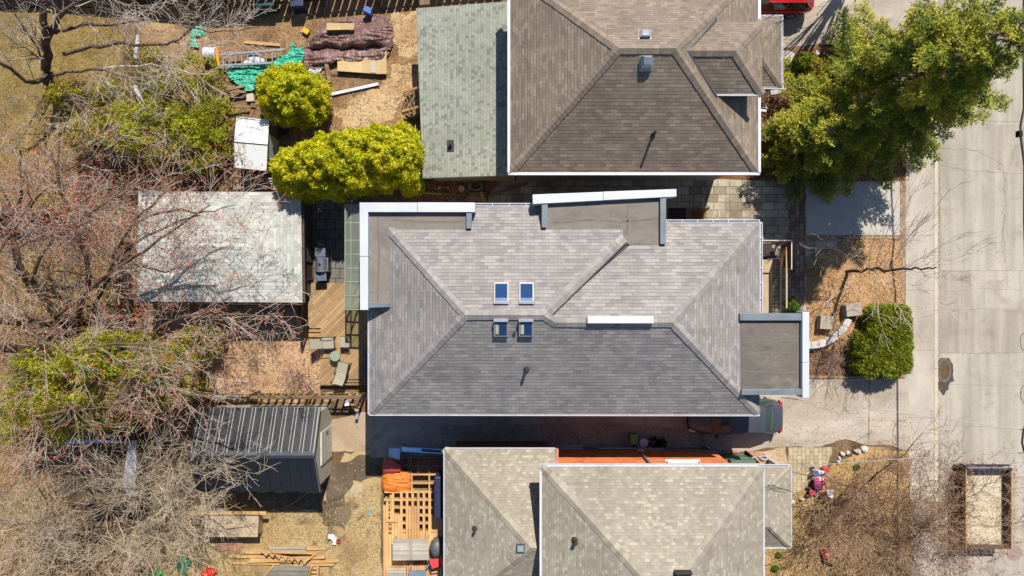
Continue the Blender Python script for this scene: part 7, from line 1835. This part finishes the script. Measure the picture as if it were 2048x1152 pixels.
# bare trees of the left side
T = bare_tree
cnt = []
cnt.append(T('bare_tree', 'forked bare tree with dark trunk at the upper left lawn', [
    ([(102, 178, 0), (92, 120, 1.4), (90, 60, 3), (84, -10, 4.6)], .26, .14), ([(92, 90, 2.2), (120, 35, 3.6), (150, 0, 4.6), (200, -40, 5.2)], .15, .06), ([(110, 65, 2.6), (165, 50, 3.6), (262, 42, 4.6), (340, 8, 5.4)], .10, .03),
    ([(128, 108, 2.2), (180, 92, 3.2), (255, 90, 4.2), (330, 86, 4.8), (378, 62, 5.2), (396, 20, 5.4)], .10, .03), ([(104, 150, 1.0), (180, 140, 2.6), (240, 150, 3.8), (330, 190, 4.8)], .08, .02), ([(92, 150, 1.2), (60, 165, 2.2), (10, 130, 3.6), (-40, 110, 4.4)], .13, .06),
    ([(100, 170, .6), (130, 185, 1.6), (200, 250, 3.0), (260, 300, 4)], .07, .02), ([(262, 42, 4.6), (330, 40, 5), (420, 60, 5.4), (520, 55, 5.6)], .05, .015), ([(92, 120, 1.6), (50, 60, 3), (20, 10, 4.4)], .06, .012), ([(100, 160, 1.2), (70, 230, 2.6), (30, 290, 3.8)], .06, .012), ([(108, 160, 1.2), (170, 210, 2.6), (240, 230, 3.8), (330, 250, 4.6)], .06, .012), ([(150, 0, 4.6), (230, -10, 5), (310, 20, 5.4), (380, 10, 5.6)], .05, .012), ([(200, 142, 3.0), (300, 130, 4.2), (400, 150, 5), (450, 130, 5.2)], .045, .012), ([(330, 86, 4.8), (420, 90, 5.1), (480, 60, 5.4)], .04, .012)],
    (2.2, 1.2, .6), (2.2, 3.0, 3.2), bark_dk, tw_pale, rmin=.009))
cnt.append(T('bare_tree', 'large bare tree with red buds spreading over the garage roof', [
    ([(216, 652, 0), (186, 642, 1.8), (120, 645, 3.8), (40, 640, 5.6), (-40, 640, 7)], .30, .18), ([(186, 642, 1.8), (200, 592, 3.4), (236, 520, 4.8), (300, 470, 5.6), (400, 430, 6.4)], .12, .03), ([(150, 645, 2.8), (178, 560, 5), (150, 460, 6.4), (120, 380, 7.2), (104, 300, 7.8)], .14, .04),
    ([(120, 645, 3.8), (60, 560, 5.8), (20, 470, 7), (-20, 380, 8)], .15, .05), ([(186, 642, 1.8), (260, 682, 3.8), (350, 642, 5), (460, 628, 6), (560, 640, 6.6)], .10, .02), ([(150, 645, 2.8), (180, 720, 4.4), (262, 762, 5.6), (350, 780, 6.4), (440, 800, 7)], .12, .025),
    ([(120, 645, 3.8), (80, 720, 5.4), (64, 800, 6.6), (96, 880, 7.2)], .12, .03), ([(100, 645, 4.2), (200, 560, 6), (320, 480, 7), (420, 410, 7.4)], .10, .025), ([(60, 560, 5.8), (110, 480, 6.8), (220, 400, 7.4), (300, 360, 7.8)], .08, .02), ([(40, 640, 5.6), (120, 700, 6.8), (230, 690, 7.4), (330, 690, 7.6)], .08, .02),
    ([(0, 700, 4.6), (80, 690, 3.2), (170, 652, 1.0)], .2, .16), ([(180, 720, 4.4), (120, 780, 5.6), (180, 850, 6.4)], .07, .02), ([(236, 520, 4.8), (330, 540, 5.6), (420, 520, 6.2)], .05, .015), ([(200, 592, 3.4), (240, 480, 6.0), (305, 412, 6.5), (366, 353, 6.7), (420, 330, 6.8)], .085, .02), ([(270, 445, 6.2), (340, 420, 6.6), (410, 425, 6.8), (470, 410, 6.8)], .06, .015), ([(20, 470, 7), (60, 400, 7.6), (40, 320, 8)], .07, .02), ([(20, 470, 7), (-10, 530, 7.4), (40, 600, 7.8)], .06, .02)],
    (2.6, 1.35, .6), (2.5, 3.3, 3.4), bark_dk, tw_rosyp, bud_red, 2, rmin=.009))
def thicket(label, bases, ends, lens, dens, bark, tw, bud, r=(.03, .06), up=.1):
    L_ = []; j = lambda s_: random.uniform(-s_, s_)
    for x, y, z in ends:
        b0 = min(random.sample(bases, 2), key=lambda q: (q[0] - x) ** 2 + (q[1] - y) ** 2); b0 = (b0[0] + j(16), b0[1] + j(12), .05)
        m1 = (b0[0] * .66 + x * .34 + j(22), b0[1] * .66 + y * .34 + j(22), z * .5); m2 = (b0[0] * .3 + x * .7 + j(20), b0[1] * .3 + y * .7 + j(20), z * .84)
        L_.append(([b0, m1, m2, (x, y, z)], random.uniform(*r), .009))
    L_[0] = (L_[0][0], .07, .012)
    return T('bare_tree', label, L_, lens, dens, bark, tw, bud, 1, up=up, rmin=.008)
cnt.append(thicket('tangled tan bare tree over the lower left corner', [(216, 1016), (150, 1060), (270, 1060), (90, 1090), (300, 1000)],
    [(450, 895, 5), (360, 930, 4), (480, 960, 5.2), (400, 985, 4.4), (110, 915, 4.6), (60, 890, 5), (-40, 1070, 5.8), (20, 1040, 5), (420, 1120, 4.6), (330, 1110, 4), (130, 1200, 5.4), (40, 1160, 5.4), (360, 870, 5.2), (300, 900, 4.6), (-20, 980, 5.4), (240, 1180, 4.6), (440, 1050, 4), (200, 900, 4.6), (0, 1110, 5), (320, 1180, 4.4), (380, 1050, 4), (160, 1130, 4.4), (290, 930, 4.2), (90, 980, 4.4), (470, 915, 5), (60, 1200, 5)],
    (2.4, 1.25, .6), (2.0, 2.7, 3.0), bark_lt, tw_straw, None))
cnt.append(T('bare_tree', 'slim bare tree at the far left edge beside the old fence', [
    ([(50, 560, 0), (30, 520, 2), (34, 440, 4), (44, 380, 5.5), (40, 300, 6.5)], .13, .04), ([(34, 440, 4), (90, 380, 5.4), (150, 330, 6.2), (230, 290, 6.8)], .06, .02), ([(30, 500, 2.6), (100, 470, 4.2), (180, 430, 5.4), (260, 400, 6)], .06, .02), ([(34, 440, 4), (-10, 360, 5.4), (-40, 280, 6)], .06, .02), ([(30, 510, 2.2), (110, 540, 4), (200, 560, 5), (260, 590, 5.4)], .05, .015)],
    (2.3, 1.2, .55), (2.4, 3.3, 3.2), bark_dk, tw_pale, bud_red, 2, rmin=.009))
cnt.append(T('bare_tree', 'slender white barked tree with twigs below the overgrown cedars', [
    ([(170, 900, 0), (150, 850, 2), (90, 770, 4), (40, 720, 5.4), (10, 680, 6)], .10, .03), ([(150, 850, 2), (170, 790, 4), (150, 740, 5), (160, 700, 5.6)], .06, .02), ([(90, 770, 4), (180, 750, 5.2), (300, 740, 6), (400, 720, 6.4)], .05, .012), ([(90, 770, 4), (30, 790, 5), (10, 850, 5.6)], .05, .015), ([(170, 790, 4), (250, 800, 5), (330, 840, 5.6)], .05, .012)],
    (2.4, 1.25, .55), (2.4, 3.3, 3.2), bark_lt, tw_pale, bud_red, 2, rmin=.009))
# right side
k0 = P(1693, 543, 0)
def up_(z): k = (CAMZ - z) / F; return (k0.x / k + 1024, 576 - k0.y / k, z)
R1 = [([up_(0), up_(2), up_(4), up_(6), up_(7.4)], .09, .025)]
for z, e in ((2.6, (1806, 372, 5.4)), (3.0, (1846, 352, 5.6)), (3.6, (1902, 376, 6.2)), (4.6, (1930, 470, 6.6)), (5.4, (1990, 498, 7.0)), (4.2, (1946, 570, 6.0)), (2.8, (1850, 700, 4.8)), (2.2, (1768, 668, 3.8)), (2.0, (1640, 478, 3.8)), (1.8, (1620, 505, 3.0)), (2.4, (1706, 500, 4.2)), (3.4, (1920, 620, 5.4)), (2.2, (1752, 440, 4.2)), (3.8, (1860, 430, 6)), (1.6, (1660, 600, 3))):
    s_ = up_(z); m_ = tuple((s_[i] * .5 + e[i] * .5) for i in range(3)); R1.append(([s_, (m_[0], m_[1], m_[2] - .12), e], .020, .008))
cnt.append(T('bare_tree', 'young slender bare tree standing in the front leaf bed', R1, (1.3, .75), (2.8, 2.6), bark_dk, tw_pale, None, 0, .2, rmin=.009, ang=(20, 48)))
cnt.append(thicket('wide spreading bare shrub tree over the lower right lawn and dumpster', [(1752, 1046), (1700, 1010), (1690, 1080), (1790, 1000), (1800, 1090), (1850, 1050)],
    [(1846, 866, 4.2), (1836, 900, 3.8), (1640, 950, 3), (1600, 1090, 3), (2050, 1040, 4.6), (1860, 1170, 3.4), (1700, 1190, 3), (2030, 920, 4.6), (1780, 930, 3), (2000, 1150, 4.2), (1620, 1140, 2.6), (1940, 985, 3.8), (1690, 1000, 2.4), (1900, 1160, 3), (1740, 950, 3.4), (1680, 970, 2.6), (1800, 940, 3.8), (1870, 930, 4), (1960, 1090, 3.8), (1760, 1180, 3), (1640, 1010, 2.6), (1900, 1050, 3.6), (1720, 1150, 2.4), (1660, 1170, 2.6), (1950, 1180, 4), (1790, 1110, 3), (1830, 1010, 3.4), (1720, 1030, 2.4), (1760, 990, 3), (1660, 1060, 2.4), (1880, 1110, 3.4), (1910, 1000, 3.8), (2010, 1090, 4.2)],
    (1.6, .9, .45), (3.3, 3.7, 3.4), bark_dk, tw_brown, bud_brown, r=(.02, .04), up=.06))
# tree beyond the top edge whose shadow falls on the north driveway
cnt.append(T('bare_tree', 'bare street tree beyond the top edge throwing its shadow on the driveway', [
    ([(1765, -150, 0), (1768, -152, 3), (1760, -150, 5)], .16, .09)] + [([(1765, -150, 1.6 + .12 * k), (1765 + (x - 1765) * .45, -150 + (y + 150) * .45, 2.6 + z * .4), (x, y, z)], .05, .012) for k, (x, y, z) in enumerate([(1700, -110, 6.5), (1850, -100, 7), (1790, -240, 7.4), (1660, -170, 7), (1640, -90, 5), (1800, -70, 5), (1740, -70, 5.4), (1690, -60, 4.6), (1870, -70, 6), (1610, -120, 6), (1720, -40, 4.4), (1780, -30, 4.6), (1830, -40, 5.4)])],
    (1.8, .9), (1.5, 1.8), bark_dk, tw_dark))

def bare_shrub(label, px, py, n, L, tw, elev=(20, 75), spread=.25, r=.012, lens=(.5, .3), dens=(3, 3), name='bare_shrub', bud=None):
    rt = thing(name, label, 'shrub', P(px, py, 0)); chains = {0: [], 1: [], 2: [], 3: []}; tips = []; sx_, sy_ = spread if isinstance(spread, tuple) else (spread, spread)
    for _ in range(n):
        a = random.uniform(0, 6.28); e = R(random.uniform(*elev)); b0 = P(px, py, .02) + Vector((random.gauss(0, sx_), random.gauss(0, sy_), 0)); d = Vector((math.cos(a) * math.cos(e), math.sin(a) * math.cos(e), math.sin(e))); pts = [b0]; ll = L * random.uniform(.6, 1.15)
        for j in range(4): d = (d + rv() * .14).normalized(); pts.append(pts[-1] + d * ll / 4)
        for q_ in pts: q_.z = max(q_.z, .03)
        chains[0].append((pts, r, r * .5)); sprout(chains, tips, pts, r, lens, dens, (25, 60), .15, .25, .2, 0, .005)
    v, q = tubes_mesh(chains[0] + chains[1] + chains[2] + chains[3], 3); npmesh('crown', v, q, tw, rt)
    if bud is not None:
        c = np.array([t[0] for t in tips]); v, q = leaves(c, .07, .03, None, 0, .1); npmesh('buds', v, q, bud, rt, tint=RNG.random(len(q)), kind='stuff')
tw_pink = plain('pinkish_twig', C(190, 160, 144), .85, 0, .2, 2)
tw_rosy = plain('rosy_twig', C(190, 150, 128), .85, 0, .22, 1.6)
tw_rust = plain('rust_twig', C(128, 84, 60), .85, 0, .2, 2)
bare_shrub('round bare shrub with pale branches below the garage eave', 538, 640, 26, 1.5, tw_pale, (10, 60), .12, .02, (.6, .35), (3, 3.4))
bare_shrub('low bare shrub on the leaf litter beside the terrace', 600, 762, 34, 1.3, tw_pink, (5, 60), .25, .016, (.6, .35), (3, 3.2))
bare_shrub('thin bare shrub at the deck corner', 655, 720, 10, .8, tw_pale, (5, 50), .1, .012, (.4, .25), (3, 3))
bare_shrub('brown bare shrub between the curved wall and the driveway', 1656, 722, 90, 1.0, tw_pink, (15, 70), .5, .010, (.4, .25), (3, 3))
bare_shrub('grey brown twigs at the clipped hedge side', 1700, 705, 50, .9, tw_tan, (15, 70), .35, .010, (.4, .25), (3, 3))
bare_shrub('rust brown bare shrub under the spruce near the brown house', 1572, 216, 40, 1.0, tw_rust, (5, 50), .15, .014, (.5, .3), (2.6, 3))
bare_shrub('small bare shrub beside the concrete pad', 1630, 540, 26, .8, tw_brown, (10, 60), .3, .010, (.4, .25), (2.6, 3))
bare_shrub('pile of dead brush along the kerb side of the dumpster', 1903, 1015, 230, .9, tw_brown, (0, 60), (.30, 1.5), .012, (.5, .3), (2.6, 3))
bare_shrub('dry brush growing on the overgrown shed', 182, 950, 150, 1.9, tw_tan, (40, 88), (1.0, 1.0), .012, (.6, .35), (3, 3), bud=bud_brown)
bare_shrub('bare undergrowth left of the garage', 190, 480, 110, 1.6, tw_rosy, (10, 70), (2.0, 1.8), .012, (.6, .35), (2.6, 3), bud=bud_red)
bare_shrub('bare undergrowth by the lower left cedars', 350, 850, 170, 1.6, tw_tan, (10, 70), (1.0, 1.0), .012, (.6, .35), (2.6, 3), bud=bud_red)
bare_shrub('bare undergrowth between the upper left cedars', 230, 310, 140, 1.9, tw_rosy, (20, 80), (2.0, 1.6), .012, (.6, .35), (2.6, 3), bud=bud_red)
bare_shrub('bare thicket at the lower left corner under the tan tree', 90, 1090, 130, 1.7, tw_tan, (10, 70), (1.9, 1.2), .012, (.6, .35), (2.6, 3))
bare_shrub('bare thicket between the overgrown shed and the left edge', 55, 960, 80, 1.5, tw_rosy, (10, 70), (1.2, 1.0), .012, (.6, .35), (2.6, 3), bud=bud_red)
bare_shrub('bare thicket along the back of the plywood crate', 330, 1060, 110, 1.5, tw_tan, (10, 70), (.9, .8), .012, (.6, .35), (2.6, 3))
bare_shrub('bare thicket on the lower right lawn beside the kerb', 1790, 1010, 130, 1.3, tw_brown, (10, 70), (1.0, 1.5), .010, (.5, .3), (2.6, 3))
bare_shrub('pale tangled twigs at the foot of the lower right shrub tree', 1740, 1080, 150, 1.5, tw_tan, (10, 65), (1.5, 1.2), .010, (.55, .3), (2.6, 3))
bare_shrub('dry brush pile beside the timber frame', 428, 150, 40, .8, tw_pink, (0, 40), .35, .011, (.4, .25), (2.6, 3))
bare_shrub('dead brush heaped along the right inside of the dumpster', 2003, 1020, 130, .8, tw_brown, (10, 60), (.16, 1.1), .010, (.4, .25), (2.6, 3))
bare_shrub('bare climber behind the lattice fence', 440, 365, 30, .9, tw_tan, (5, 60), .35, .011, (.4, .25), (2.6, 3), bud=bud_red)
print('twigs', [c[1] for c in cnt], 'spruce', nsp)
